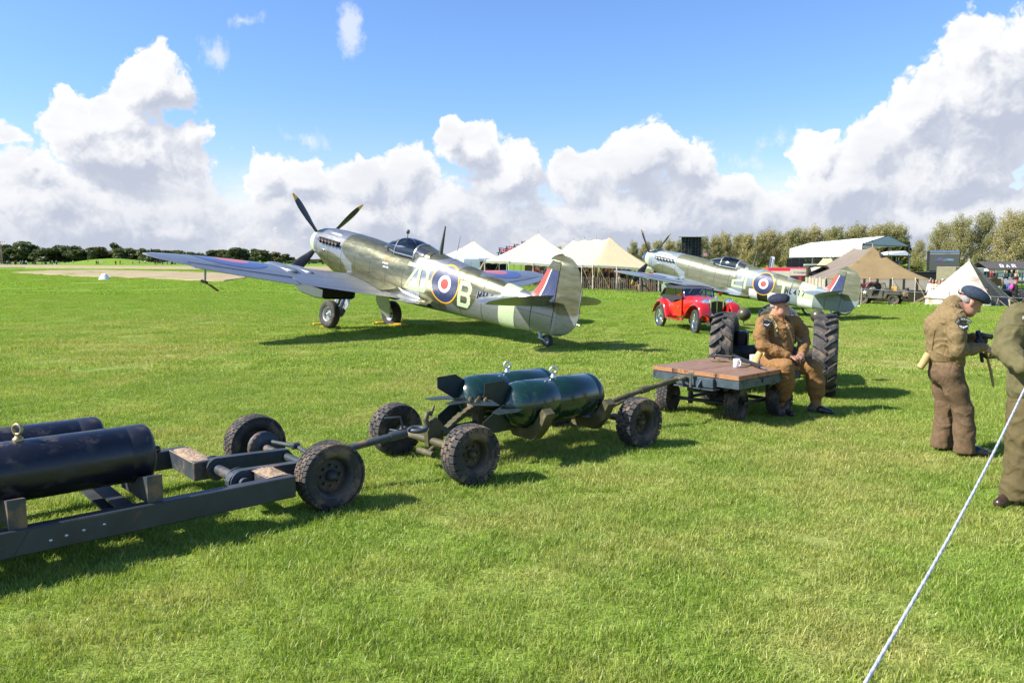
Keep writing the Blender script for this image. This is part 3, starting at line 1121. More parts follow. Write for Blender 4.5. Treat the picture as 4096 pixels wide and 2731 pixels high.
dark_in = mat('dark_recess', (.02, .02, .02), .9)
black_paint = mat('black_paint', (.018, .018, .02), .38, 0, .2, 9)
rubber = mat('rubber', (.028, .027, .026), .78, 0, .25, 14, .3, 40, dirt=(.13, .10, .07), damt=.30, dscale=6)
bare_steel = mat('bare_steel', (.5, .5, .5), .32, .9, .15, 8)
glass = glass_mat('canopy_glass', (.93, .96, .96), .03, .03)
roundel_blue = mat('roundel_blue', (.025, .035, .095), .42, .0, .1, 5, coat=.1)
roundel_red = mat('roundel_red', (.36, .062, .042), .5, 0, .1, 5)
roundel_white = mat('roundel_white', (.70, .70, .66), .5, 0, .04, 5)
roundel_yellow = mat('roundel_yellow', (.80, .42, .02), .36, .1, .06, 5, coat=.3)
sky_paint = mat('sky_green_paint', (.44, .52, .31), .55, 0, .06, 5, spec=.3)
code_black = mat('serial_black', (.012, .014, .018), .8, 0, .1, spec=.1)


def strip_mesh(mb, x0, x1, t0, t1, lift, nx=6, nt=24, mi=None):
 """a painted band round the fuselage between two stations"""
 def fn(u, v):
  x, th = x0 + (x1 - x0) * u, t0 + (t1 - t0) * v
  p = fus_pt(x, th)
  q = fus_pt(x, th + .02)
  tn = Vector(q) - Vector(p)
  nn = Vector((0, -tn.z, tn.y)).normalized()
  if nn.dot(Vector((0, p[1], p[2] - sec(x)[3]))) < 0:
   nn = -nn
  return Vector(p) + nn * lift
 mb.grid(fn, nx, nt, True, mi)


def wheel_parts(parent, c, axis, r, w, tyre_m, rim_m, hub_m=None, spokes=0, tread=None, rim_r=.55, name='wheel', bolts=0, n=36, dish=.3):
 """a wheel as part: tyre, rim and hub as its pieces; c and axis in the parent's coordinates, axis points outward"""
 axis = Vector(axis).normalized()
 wroot = empty(name, c, parent=parent)
 wroot.rotation_euler = frame_to(axis).to_euler()
 mb = MB()
 rr = r * rim_r
 pr = [(rr, -w * .36), (rr * 1.06, -w * .44), (r * .80, -w * .5), (r * .93, -w * .46), (r * .985, -w * .34), (r, -w * .15), (r, w * .15), (r * .985, w * .34), (r * .93, w * .46), (r * .80, w * .5), (rr * 1.06, w * .44), (rr, w * .36)]
 if tread:
  pr = [(a * (1 if a < r * .9 else (r - tread[1]) / r), b) for a, b in pr]
 mb.lathe(pr, n=n)
 if tread:
  kind, dep, cnt = tread
  r0 = r - dep
  for k in range(cnt):
   a = 2 * math.pi * k / cnt
   da = 2 * math.pi / cnt
   if kind == 'block':                # rows of lugs with the shoulder lugs running down the side
    for row, (b0, b1, off, rt) in enumerate([(-.54, -.28, .0, .80), (-.25, -.02, .5, 1), (.02, .25, 0, 1), (.28, .54, .5, .80)]):
     a0, a1 = a + off * da + da * .08, a + off * da + da * .90
     vs = []
     for rad in (r0 * .97, r):
      for aa, bb in ((a0, b0), (a1, b0), (a1, b1), (a0, b1)):
       edge = rt if abs(bb) > .5 else 1
       rq = rad if edge == 1 else (r0 * .86 if rad < r else r * .955)
       vs.append((rq * math.cos(aa), rq * math.sin(aa), bb * w))
     mb.add(vs, [(4, 5, 6, 7), (0, 1, 5, 4), (1, 2, 6, 5), (2, 3, 7, 6), (3, 0, 4, 7)])
   elif kind == 'road':               # zigzag ribs and toothed shoulders
    for b0, b1, off in ((-.5, -.33, 0), (-.29, -.12, .5), (-.085, .085, 0), (.12, .29, .5), (.33, .5, 0)):
     a0, a1 = a + off * da + da * .04, a + off * da + da * .86
     sk = da * .22
     vs = []
     for rad in (r0 * .97, r):
      for aa, bb in ((a0 + sk, b0), (a1 + sk, b0), (a1, b1), (a0, b1)):
       rq = rad - (r * .035 if abs(bb) > .45 else 0)
       vs.append((rq * math.cos(aa), rq * math.sin(aa), bb * w))
     mb.add(vs, [(4, 5, 6, 7), (0, 1, 5, 4), (1, 2, 6, 5), (2, 3, 7, 6), (3, 0, 4, 7)])
   elif kind == 'rib':
    pass
  if kind == 'rib':
   for b_ in (-.36, -.18, 0, .18, .36):
    mb.lathe([(r0 * .98, (b_ - .07) * w), (r, (b_ - .055) * w), (r, (b_ + .055) * w), (r0 * .98, (b_ + .07) * w)], n=n, smooth=False)
 mb.build('tyre', tyre_m, wroot)
 mb = MB()
 if spokes:
  mb.lathe([(rr * 1.02, -w * .36), (rr * .93, -w * .2), (rr * .90, 0), (rr * .93, w * .2), (rr * 1.02, w * .36), (rr * 1.05, w * .38)], n=n)
  mb.lathe([(0.0001, w * .62), (rr * .10, w * .6), (rr * .13, w * .5), (rr * .15, w * .1), (rr * .17, -w * .1)], n=12)
  for k in range(spokes):
   a = 2 * math.pi * k / spokes
   sgn = 1 if k % 2 else -1
   h = w * .42 if k % 4 < 2 else -w * .05
   mb.tube([(rr * .14 * math.cos(a + .5 * sgn), rr * .14 * math.sin(a + .5 * sgn), h), (rr * .92 * math.cos(a), rr * .92 * math.sin(a), w * .08 * (1 if k % 4 < 2 else -1))], rr * .012, 4)
 else:
  mb.lathe([(rr * 1.01, -w * .36), (rr * .9, -w * .3), (rr * .86, w * .05), (rr * .62, w * (.30 - dish)), (rr * .3, w * (.34 - dish)), (0.001, w * (.34 - dish))], n=n)
  mb.lathe([(rr * .86, w * .05), (rr * .90, w * .30), (rr * 1.0, w * .40), (rr * 1.05, w * .41), (rr * 1.07, w * .37)], n=n)
 mb.build('rim', rim_m, wroot)
 if not spokes:
  mb = MB()
  mb.lathe([(rr * .30, w * (.30 - dish)), (rr * .29, w * (.52 - dish)), (rr * .2, w * (.62 - dish)), (rr * .12, w * (.72 - dish)), (0.001, w * (.74 - dish))], n=12)
  for k in range(bolts):
   a = 2 * math.pi * k / bolts
   mb.lathe([(rr * .075, w * (.28 - dish)), (rr * .075, w * (.46 - dish)), (.0005, w * (.47 - dish))], o=(rr * .5 * math.cos(a), rr * .5 * math.sin(a), 0), n=6, smooth=False)
  mb.build('hub', hub_m or rim_m, wroot)
 return wroot


def make_fighter(P, label, cfg):
 root = tag(empty('fighter_aircraft'), label, 'aircraft', 'propeller fighters parked on the grass')
 O, E = P
 m4 = Matrix.Identity(4)
 for j in range(3):
  for i in range(3):
   m4[i][j] = E[j][i]
  m4[j][3] = O[j]
 root.matrix_world = m4
 paint = cfg['paint']
 # fuselage
 xs_ = np.unique(np.concatenate([np.linspace(.46, 8.56, 96), ST[:, 0]]))
 mb = MB()
 mb.rings([[fus_pt(x, 2 * math.pi * k / 64) for k in range(64)] for x in xs_], True, True, True, True)
 me = mb.mesh('fuselage')
 V = np.array(mb.v)
 set_camo(me, camo_of(V), np.clip((-.52 - V[:, 2]) / .06, 0, 1) * (V[:, 0] < 6.8))
 link('fuselage', me, paint, root)
 # spinner and propeller
 ax = Vector((0, 0, .11))
 mb = MB()
 mb.lathe([(.001, -.14), (.06, -.12), (.14, -.05), (.23, .05), (.31, .18), (.33, .22)], (0, 0, .11), (1, 0, 0), 32, mi=0)
 mb.lathe([(.33, .22), (.365, .34), (.378, .445)], (0, 0, .11), (1, 0, 0), 32, mi=1)
 mb.build('spinner', [cfg['spin_tip'], sky_paint], root)
 for k, a in enumerate(cfg['blades']):
  mb = MB()
  rs = []
  for i in range(15):
   u = i / 14
   rad = .30 + (1.56 - .30) * u
   ch = (.10 + .17 * min(1, u * 2.6)) * (1 if u < .55 else max(.16, 1 - ((u - .55) / .47) ** 2.2))
   tw = R(62 - 42 * u ** .7)          # from the plane of the disc
   d = Vector((0, math.cos(R(a)), math.sin(R(a))))
   tang = Vector((0, -math.sin(R(a)), math.cos(R(a))))
   cd = tang * math.cos(tw) + Vector((1, 0, 0)) * math.sin(tw)
   nd = d.cross(cd)
   th = .035 * (1 - .75 * u) + .004
   c0 = Vector((.30, 0, .11)) + d * rad
   rs.append([c0 + cd * (ch * .5 * math.cos(q)) + nd * (th * math.sin(q)) for q in np.linspace(0, 2 * math.pi, 13)[:-1]])
  mb.rings(rs[:13], True, True, False, True, 0)
  mb.rings(rs[12:], True, False, True, True, 1)
  mb.build('propeller_blade', [black_paint, roundel_yellow], root)
 # exhaust stubs in a dark slot along each side
 for sd in (-1, 1):
  mb = MB()
  for i in range(6):
   x = .86 + .155 * i
   z = .235 - .002 * i
   y = fus_y(x, z)
   mb.box((x - .02, sd * (y + .004), z + .005), (.165, .035, .12), mi=0)
  mb.build('exhaust_slot', [dark_in], root)
  for i in range(6):
   x, z = .80 + .155 * i, .235
   y = fus_y(x, z) * sd
   mb = MB()
   mb.tube([(x, y, z + .01), (x + .04, y + sd * .06, z), (x + .12, y + sd * .085, z - .02), (x + .165, y + sd * .09, z - .03)], [.045, .046, .043, .045], 10, False, 0)
   mb.tube([(x + .16, y + sd * .09, z - .029), (x + .10, y + sd * .08, z - .015)], [.040, .038], 10, True, 1)
   mb.build('exhaust_stub', [cfg['exhaust'], dark_in], root)
  mb = MB()
  mb.ball((1.0, sd * fus_y(1.0, .0), -.0), .09, 12, 8, (1.3, .35, .35))
  me = mb.mesh('bulge')
  set_camo(me, 0, None, 1)
  link('cowling_bulge', me, paint, root)
  mb = MB()                               # rocker cover fairing along the top of the nose
  mb.ball((1.15, sd * .20, .40), .62, 16, 10, (1.0, .22, .21))
  me = mb.mesh('fairing')
  set_camo(me, 0, None, 1)
  link('rocker_fairing', me, paint, root)
 # wings
 for sd in (-1, 1):
  ysr = sorted(set([0.0, .3] + list(np.linspace(.45, 2.9, 12)) + [2.999, 3.0] + list(np.linspace(3.1, 4.9, 10)) + [4.999, 5.0] + [5.1, 5.2, 5.3, 5.38, 5.44, 5.49, 5.53, 5.55]))
  mb = MB()
  rs = []
  for y in ysr:
   le, c, z, tk = wing_sec(y)
   e = .80 if 3.0 <= y < 5.0 else 1.0
   n = 20
   ring = []
   for i in range(n + 1):
    u = e * (1 - math.cos(math.pi * i / n)) / 2
    ring.append((le + u * c, sd * y, z + c * (airfoil(u, tk) * 1.12 + .02 * math.sin(math.pi * u))))
   for i in range(n - 1, 0, -1):
    u = e * (1 - math.cos(math.pi * i / n)) / 2
    ring.append((le + u * c, sd * y, z + c * (-airfoil(u, tk) * .85 + .02 * math.sin(math.pi * u))))
   rs.append(ring)
  mb.rings(rs, True, False, True, True)
  me = mb.mesh('wing')
  V = np.array(mb.v)
  g = np.clip(.5 + 1.6 * np.sin(V[:, 1] * sd * 1.7 + V[:, 0] * .9 - 1.2), 0, 1) * cfg['wing_green']
  top = np.array([(i % 40) <= 20 for i in range(len(V))][:len(V)], float)
  set_camo(me, g, 1 - top, np.full(len(V), .35))
  link('wing', me, paint, root)
  mb = MB()                               # aileron behind its gap, a little raised
  rs = []
  for y in np.linspace(3.03, 4.97, 9):
   le, c, z, tk = wing_sec(y)
   x0, x1 = le + .815 * c, le + c
   h = c * airfoil(.815, tk)
   dr = cfg['aileron'] * sd
   rs.append([(x0, sd * y, z + h * 1.05 + .008), (x1, sd * y, z + .006 + dr), (x1, sd * y, z - .006 + dr), (x0, sd * y, z - h * .8)])
  mb.rings(rs, True, True, True, False)
  me = mb.mesh('aileron')
  set_camo(me, 0, None, 1)
  link('aileron', me, paint, root)
  mb = MB()                               # dark gap line
  mb.rings([[(wing_sec(y)[0] + .797 * wing_sec(y)[1], sd * y, wing_sec(y)[2] - .01), (wing_sec(y)[0] + .82 * wing_sec(y)[1], sd * y, wing_sec(y)[2] - .01), (wing_sec(y)[0] + .82 * wing_sec(y)[1], sd * y, wing_sec(y)[2] + .012), (wing_sec(y)[0] + .797 * wing_sec(y)[1], sd * y, wing_sec(y)[2] + .012)] for y in (3.0, 4.0, 5.0)], True, True, True, False)
  mb.build('aileron_gap', [dark_in], root)
  # wing roundel: blue with a red centre
  mb = MB()
  disc(mb, 2.92, sd * 3.85, .38, .76, on_wing, .006, 0, 40, 5)
  disc(mb, 2.92, sd * 3.85, .0, .38, on_wing, .006, 1, 40, 3)
  mb.build('wing_roundel', [cfg['wing_blue'], cfg['wing_red']], root)
  # blisters and cannon
  for yb, ln, hw_ in ((2.72, .62, .17), (2.25, .5, .12)):
   mb = MB()
   le, c, z, tk = wing_sec(yb)
   mb.ball((le + .38 * c, sd * yb, on_wing(le + .38 * c, yb, 0).z - .015), ln, 16, 8, (1, hw_ / ln, .11))
   me = mb.mesh('wing_blister')
   set_camo(me, 0, None, 1)
   link('wing_blister', me, paint, root)
  mb = MB()
  le, c, z, tk = wing_sec(2.72)
  mb.tube([(le + .1, sd * 2.72, z), (le - .25, sd * 2.72, z), (le - .62, sd * 2.72, z)], [.065, .05, .032], 10)
  me = mb.mesh('cannon')
  set_camo(me, 0, np.ones(len(me.vertices)), 1)
  link('cannon', me, paint, root)
  # radiator under the wing
  mb = MB()
  le, c, z, tk = wing_sec(1.75)
  mb.rings([[(x, sd * (1.75 + yy), z - .08 - zz * hh) for yy, zz in ((-.42, 0), (.42, 0), (.42, .8), (.34, 1), (-.34, 1), (-.42, .8))] for x, hh in ((le + .55, .05), (le + .75, .24), (le + 1.4, .25), (le + 1.75, .20))], True, True, False, False)
  me = mb.mesh('radiator')
  set_camo(me, 0, np.ones(len(me.vertices)), 1)
  link('radiator', me, paint, root)
  mb = MB()
  mb.box((le + 1.70, sd * 1.75, z - .17), (.02, .78, .17))
  mb.build('radiator_outlet', [dark_in], root)
  # wing root fillet, concave between body and wing and swept to a point behind
  def edge(u):
   x = 2.2 + 3.05 * u
   te = wing_sec(.9)[0] + wing_sec(.9)[1]
   if x < te - .35:
    yw = .92 - .25 * max(0, (3.0 - x) / .8)
    return Vector((x, yw, on_wing(x, yw, .008).z))
   f = (x - te + .35) / (5.25 - te + .35)
   return Vector((x, .92 + (.40 - .92) * f ** 1.6, -.535 - .03 * math.sin(math.pi * f) - .02 * f))
  def fil(u, v, lift=0.0):
   e = edge(u)
   zf = -.30 - .22 * max(0, (u - .5) * 2) ** 1.5
   f0 = Vector((e.x, fus_y(e.x, zf) - .012, zf))
   ct = Vector((e.x, fus_y(e.x, -.45) + .03, e.z + .02))
   p = f0 * (1 - v) ** 2 + ct * 2 * v * (1 - v) + e * v * v
   return Vector((p.x, sd * p.y, p.z))
  def fil_low(u, v):
   e = edge(u)
   b_ = Vector((e.x, fus_y(e.x, -.60) - .03, -.62))
   p = e * (1 - v) + b_ * v
   return Vector((p.x, sd * p.y, p.z - .02 * math.sin(math.pi * v)))
  mb = MB()
  mb.grid(fil, 30, 12)
  nup = len(mb.v)
  mb.grid(fil_low, 30, 4)
  me = mb.mesh('wing_fillet')
  V = np.array(mb.v)
  un = np.zeros(len(V))
  un[nup:] = 1
  set_camo(me, camo_of(V) * .9, un, np.full(len(V), .6))
  link('wing_fillet', me, paint, root)
  # undercarriage
  wc = (2.36, sd * .93, -1.385)
  wh = wheel_parts(root, wc, (0, sd, .06), .335, .20, rubber, cfg['rim'], None, 0, None, .5, 'main_wheel', 6)
  mb = MB()
  mb.tube([(2.36, sd * .56, -.62), (2.36, sd * .74, -1.16)], .05, 10)
  mb.tube([(2.36, sd * .74, -1.16), (2.36, sd * .80, -1.385)], .036, 10)
  mb.tube([(2.36, sd * .76, -1.385), (2.36, sd * .95, -1.385)], .03, 8)
  mb.tube([(2.44, sd * .70, -1.05), (2.50, sd * .76, -1.22), (2.44, sd * .79, -1.36)], .014, 6)
  mb.tube([(2.28, sd * .62, -.75), (2.27, sd * .80, -1.34)], .010, 6)
  mb.build('undercarriage_leg', [cfg['gear']], root)
  mb = MB()                               # door on the inboard side of the leg
  poly = [(2.18, -.66), (2.56, -.66), (2.62, -.95), (2.66, -1.12), (2.58, -1.40), (2.40, -1.45), (2.16, -1.30), (2.06, -1.12), (2.10, -.9)]
  y0 = lambda z_: .50 + (-.62 - z_) * .30
  mb.add([(x, sd * (y0(z_) - .03), z_) for x, z_ in poly] + [(x, sd * (y0(z_) - .015), z_) for x, z_ in poly],
    [tuple(range(8, -1, -1)), tuple(range(9, 18))] + [(i, (i + 1) % 9, 9 + (i + 1) % 9, 9 + i) for i in range(9)])
  me = mb.mesh('wheel_door')
  set_camo(me, 0, np.ones(len(me.vertices)), 1)
  link('wheel_door', me, paint, root)
  # tailplane and elevator
  zt_ = .105
  rows, rows_e = [], []
  for y in [.03, .2, .5, .8, 1.1, 1.3, 1.45, 1.56, 1.63, 1.665]:
   f = math.sqrt(max(.02, 1 - (y / 1.69) ** 2.3))
   rows.append(((8.30 - .78 * f, sd * y, zt_), (8.30, sd * y, zt_), (0, 0, 1), .045 * f))
   dr = R(cfg['elev'])
   ce = .42 * f if y > .14 else .1
   rows_e.append(((8.315, sd * y, zt_), (8.315 + ce * math.cos(dr), sd * y, zt_ - ce * math.sin(dr)), (math.sin(dr), 0, math.cos(dr)), .043 * f))
  mb = MB()
  lens_grid(mb, rows, 10, False)
  me = mb.mesh('tailplane')
  set_camo(me, cfg['tail_green'], None, .6)
  link('tailplane', me, paint, root)
  mb = MB()
  lens_grid(mb, rows_e, 8, True)
  me = mb.mesh('elevator')
  set_camo(me, cfg['tail_green'], None, 1)
  link('elevator', me, paint, root)
 # fin and rudder
 fin_t = lambda z: .048 - .016 * max(0, z)
 zz = [-.45, -.2, .0, .15, .22, .3, .4, .5, .6, .7, .8, .9, .97]
 lex = lambda z: float(np.interp(z, [-.45, .14, .20, .27, .36, .5, .76, .97, 1.0], [8.3, 7.5, 7.72, 7.9, 8.0, 8.08, 8.20, 8.32, 8.34]))
 mb = MB()
 lens_grid(mb, [((lex(z), 0, z), (8.565, 0, z), (0, 1, 0), fin_t(z)) for z in zz if z >= .15], 10, False)
 me = mb.mesh('fin')
 V = np.array(mb.v)
 set_camo(me, camo_of(V), None, .5)
 link('fin', me, paint, root)
 tex = lambda z: float(np.interp(z, [-.46, -.43, -.36, -.25, -.15, .05, .3, .62, .85, .98, 1.06, 1.1, 1.13], [8.62, 8.80, 8.95, 9.07, 9.15, 9.19, 9.17, 9.12, 9.03, 8.93, 8.82, 8.72, 8.58]))
 rl = lambda z: 8.58 if z < .985 else float(np.interp(z, [.985, 1.0, 1.04, 1.08, 1.12, 1.13], [8.30, 8.29, 8.33, 8.40, 8.50, 8.53]))
 mb = MB()
 lens_grid(mb, [((rl(z), 0, z), (tex(z), 0, z), (0, 1, 0), fin_t(z) if z < .985 else .02) for z in [-.455, -.43, -.36, -.25, -.1, .05, .2, .4, .6, .75, .85, .95, .985, .99, 1.02, 1.06, 1.09, 1.115, 1.127]], 10, True)
 me = mb.mesh('rudder')
 V = np.array(mb.v)
 set_camo(me, np.clip(camo_of(V) + (V[:, 2] > .22) * 1.0 * cfg['rud'], 0, 1), None, .7)
 link('rudder', me, paint, root)
 mb = MB()
 mb.tube([(9.17, -.0, -.12), (9.24, 0, -.12)], .02, 8)
 mb.build('tail_lamp', [bare_steel], root)
 mb = MB()
 mb.box((9.155, 0, .33), (.012, .02, .42))
 mb.build('trim_tab', [cfg['gear']], root)
 # fin flash
 for m_, x0, x1 in ((roundel_red, 0, .33), (roundel_white, .33, .40), (roundel_blue, .40, 1)):
  mb = MB()
  zb_, zt2 = .20, .80

  def fl(u, v):
   z = zb_ + (zt2 - zb_) * v
   le, te = max(lex(z) + .02, 7.93 + .37 * max(0, (z - .2))), 8.555
   s = x0 + (x1 - x0) * u
   lo, hi = le, te
   xx = le + (te - le) * (s if x0 > .3 else s)
   if x0 >= .40:
    xx = (le + (te - le) * .40) + (te - le - (te - le) * .40) * u
   uu = min(max((xx - lex(z)) / (8.565 - lex(z)), .001), 1)
   y = half_thick(uu, fin_t(z), False)
   yf = fus_y(xx, z) if z < sec(xx)[0] - .002 else 0
   return Vector((xx, -(max(y, yf) + .006), z))
  mb.grid(fl, 5, 12)
  mb.build('fin_flash', [m_], root)
 # tail wheel
 wheel_parts(root, (8.50, 0, -.585), (0, -1, 0), .125, .09, rubber, bare_steel, None, 0, None, .5, 'tail_wheel', 0, 24)
 mb = MB()
 mb.tube([(8.22, 0, -.42), (8.36, 0, -.58)], [.045, .035], 8)
 mb.tube([(8.34, .06, -.55), (8.50, .065, -.585)], .018, 6)
 mb.tube([(8.34, -.06, -.55), (8.50, -.065, -.585)], .018, 6)
 mb.box((8.345, 0, -.555), (.06, .15, .05))
 mb.build('tail_wheel_leg', [cfg['gear_light']], root)
 # cockpit: sill, seat back, glazing
 mb = MB()
 mb.rings([[(x, y, z) for y, z in ((-.30, .37), (-.32, .46), (-.2, .475), (.2, .475), (.32, .46), (.30, .37))] for x in (3.48, 4.52)], True, True, True, False)
 mb.build('cockpit_opening', [dark_in], root)
 mb = MB()
 mb.box((4.40, 0, .50), (.05, .34, .26), bev=.02)
 mb.build('seat', [mat('dark_leather', (.03, .028, .025), .6)], root)
 gl_ = [  # x, top, half width at sill, sill height
  (3.16, .492, .10, .485), (3.35, .575, .25, .43), (3.62, .685, .32, .36), (3.80, .735, .335, .345), (4.0, .755, .34, .34), (4.25, .735, .34, .34), (4.5, .685, .335, .345), (4.66, .635, .33, .36), (4.98, .575, .30, .36)]

 def hood(x, th, lift=0.0):
  r_ = np.array(gl_)
  tp, hw, sl = (float(np.interp(x, r_[:, 0], r_[:, i])) for i in (1, 2, 3))
  e = .85
  s, c = math.sin(th), math.cos(th)
  return Vector((x, (hw + lift) * math.copysign(abs(s) ** e, s), sl + (tp + lift - sl) * abs(c) ** e))
 for nm, x0, x1 in (('windscreen', 3.17, 3.80), ('canopy_hood', 3.81, 4.50)):
  mb = MB()
  mb.grid(lambda u, v: hood(x0 + (x1 - x0) * u, -math.pi / 2 + math.pi * v), 9, 22)
  mb.build(nm, [glass], root)
 frame_m = paint
 mb = MB()
 for x, w in ((3.80, .030), (4.51, .045)):
  mb.grid(lambda u, v: hood(x - w / 2 + w * u, -math.pi / 2 + math.pi * v, .012), 2, 24)
 for sd in (-1, 1):                          # slanted windscreen posts, sill rails
  mb.tube([hood(3.17, sd * .3, .006), hood(3.5, sd * .62, .008), hood(3.80, sd * .72, .01)], .014, 6)
  mb.tube([hood(3.35, sd * 1.45, .006), hood(3.8, sd * 1.5, .01), hood(4.5, sd * 1.5, .01)], .016, 6)
 me = mb.mesh('canopy_frame')
 set_camo(me, 0, None, 1)
 link('canopy_frame', me, cfg['frame'], root)
 mb = MB()
 for sd in (-1, 1):
  mb.grid(lambda u, v: hood(4.55 + .30 * u, sd * (.55 + .72 * v), .008), 4, 6)
 mb.build('rear_window', [mat('dark_glazing', (.03, .035, .045), .12, 0, .2, 20, spec=.8)], root)
 mb = MB()
 mb.grid(lambda u, v: hood(4.48 + .52 * u, -math.pi / 2 + math.pi * v, .002), 5, 20)
 me = mb.mesh('headrest_fairing')
 set_camo(me, .9, None, 1)
 link('headrest_fairing', me, paint, root)
 mb = MB()
 mb.tube([(3.80, 0, .735), (3.79, 0, .83)], .012, 6)
 mb.ball((3.79, 0, .875), .055, 12, 8, (.6, 1, 1))
 mb.build('mirror', [cfg['gear']], root)
 mb = MB()
 mb.tube([(5.03, 0, .55), (5.07, 0, 1.18)], [.05, .015], 8, flat=1.0)
 mb.build('aerial_mast', [mat('mast_paint', (.06, .07, .055), .5)], root)
 if cfg.get('whip'):
  mb = MB()
  mb.tube([(5.55, 0, .5), (5.60, 0, 1.03)], [.007, .004], 5)
  mb.build('whip_aerial', [black_paint], root)
 mb = MB()                                   # pitot head under the port wing with its cover
 mb.tube([(3.50, -4.62, -.16), (3.55, -4.62, -.46)], [.026, .018], 6, mi=0)
 mb.tube([(3.62, -4.62, -.46), (3.40, -4.62, -.47)], .032, 6, mi=1)
 mb.prism([(0, 0), (.10, -.02), (.26, -.13), (.22, -.15)], (3.56, -4.62, -.48), (.3, 1, 0), (0, 0, 1), .012, 1)
 mb.build('pitot_head', [cfg['gear_light'], mat('cover_red', cfg['cover'], .7)], root)
 cfg['marks'](root)
 return root


def flat_decal(root, name, m_, fn):
 mb = MB()
 fn(mb)
 return mb.build(name, [m_] if not isinstance(m_, list) else m_, root)


def fus_roundel(root, cx, cz, r, squash=1.0):
 pr = lambda a, b, l: on_port(cx + (a - cx) * squash, b, l)
 flat_decal(root, 'fuselage_roundel', [roundel_yellow, roundel_blue, roundel_white, roundel_red], lambda mb: (
  disc(mb, cx, cz, r * .93, r, pr, .0065, 0, 48, 1), disc(mb, cx, cz, r * .44, r * .93, pr, .0065, 1, 48, 4), disc(mb, cx, cz, r * .27, r * .44, pr, .0065, 2, 48, 2), disc(mb, cx, cz, 0.0, r * .27, pr, .0065, 3, 48, 3)))


def marks_first(root):
 flat_decal(root, 'code_letter', sky_paint, lambda mb: letters(mb, 'Z', 4.44, -.33, .44, .60, 0, .085, on_port, .005, 0))
 flat_decal(root, 'code_letter', sky_paint, lambda mb: letters(mb, 'D', 4.86, -.31, .36, .58, 0, .09, on_port, .005, 0))
 flat_decal(root, 'code_letter', sky_paint, lambda mb: letters(mb, 'B', 6.14, -.38, .37, .54, 0, .09, on_port, .005, 0))
 fus_roundel(root, 5.72, .0, .42)
 flat_decal(root, 'serial_number', code_black, lambda mb: letters(mb, 'MH4', 6.68, -.13, .12, .18, .035, .036, on_port, .005))
 flat_decal(root, 'tail_band', sky_paint, lambda mb: strip_mesh(mb, 7.28, 7.68, 0, 2 * math.pi, .006, 4, 40))
 flat_decal(root, 'name_lettering', mat('name_orange', (.75, .36, .06), .5), lambda mb: (letters(mb, 'M', 3.52, .17, .07, .11, .0, .013, on_port, .005, .3, step=.03), letters(mb, 'ylcraine', 3.60, .175, .034, .07, .008, .010, on_port, .005, .3, step=.03)))
 flat_decal(root, 'victory_marks', roundel_white, lambda mb: [disc(mb, 3.58 + .055 * i, .10, 0, .022, on_port, .006, 0, 10, 1) for i in range(4)] + [letters(mb, 'X', 3.60 + .055 * i, .0, .04, .04, 0, .012, on_port, .005, step=.03) for i in range(4)])


def marks_second(root):
 flat_decal(root, 'code_number', sky_paint, lambda mb: letters(mb, '2', 4.50, -.30, .46, .56, 0, .085, on_port, .005))
 flat_decal(root, 'code_number', sky_paint, lambda mb: letters(mb, '1', 4.90, -.30, .30, .54, 0, .085, on_port, .005))
 flat_decal(root, 'code_letter', sky_paint, lambda mb: letters(mb, 'T', 6.28, -.36, .50, .54, 0, .095, on_port, .0085))
 fus_roundel(root, 5.76, .02, .42)
 flat_decal(root, 'serial_number', code_black, lambda mb: letters(mb, 'ML417', 6.62, -.16, .11, .20, .042, .030, on_port, .0095))
 flat_decal(root, 'tail_band', sky_paint, lambda mb: strip_mesh(mb, 7.10, 7.66, 0, 2 * math.pi, .006, 4, 40))
 for m_, x0, x1 in ((roundel_white, 5.24, 5.56), (black_paint, 5.56, 5.98), (roundel_white, 5.98, 6.36), (black_paint, 6.36, 6.74), (roundel_white, 7.12, 7.64)):
  flat_decal(root, 'invasion_stripe', m_, lambda mb: strip_mesh(mb, x0, x1, math.pi * .56, math.pi * 1.44, .0075 if x0 > 7 else .005, 5, 24))
 flat_decal(root, 'name_lettering', mat('name_orange', (.75, .36, .06), .5), lambda mb: disc(mb, 4.55, -.47, .02, .045, on_port, .006, 0, 12, 1))


P1 = ([-5.6402, 22.6598, 2.248], [[0.76223, -0.74433, -0.17836], [0.74838, 0.77755, -0.0467], [0.16056, -0.09062, 1.06435]])
P2 = ([5.6718, 33.3898, 1.8047], [[0.68281, -0.71311, -0.15889], [0.7199, 0.69379, -0.02009], [0.12456, -0.10067, 0.98709]])
paint1 = aircraft_paint('polished_camouflage', (.100, .100, .050), (.235, .245, .26), (.33, .35, .36), .58, .29)
paint2 = aircraft_paint('satin_camouflage', (.100, .108, .052), (.205, .245, .262), (.28, .31, .33), .12, .38, .6)
wing_blue = mat('wing_roundel_blue', (.06, .085, .22), .42, .05, .1, 4, coat=.3)
wing_red = mat('wing_roundel_red', (.50, .10, .09), .42, .05, .1, 4, coat=.3)
gear_grey = mat('gear_grey', (.16, .18, .17), .5, .2)
gear_light = mat('gear_light', (.42, .45, .44), .45, .3, .15, 12, dirt=(.1, .09, .07), damt=.3)
exhaust_dark = mat('burnt_steel', (.09, .065, .05), .55, .6, .3, 20)
exhaust_light = mat('grey_steel', (.30, .28, .26), .45, .6, .3, 20)
make_fighter(P1, 'polished fighter with codes ZD B, nearer of the two aircraft', dict(paint=paint1, spin_tip=sky_paint, blades=(44, 131, 224, 314), exhaust=exhaust_dark, wing_green=0.0, aileron=.02, wing_blue=wing_blue, wing_red=wing_red, rim=gear_light,
    gear=gear_grey, gear_light=gear_light, elev=-34, tail_green=.25, rud=1.0, frame=paint1, whip=True, cover=(.10, .05, .04), marks=marks_first))
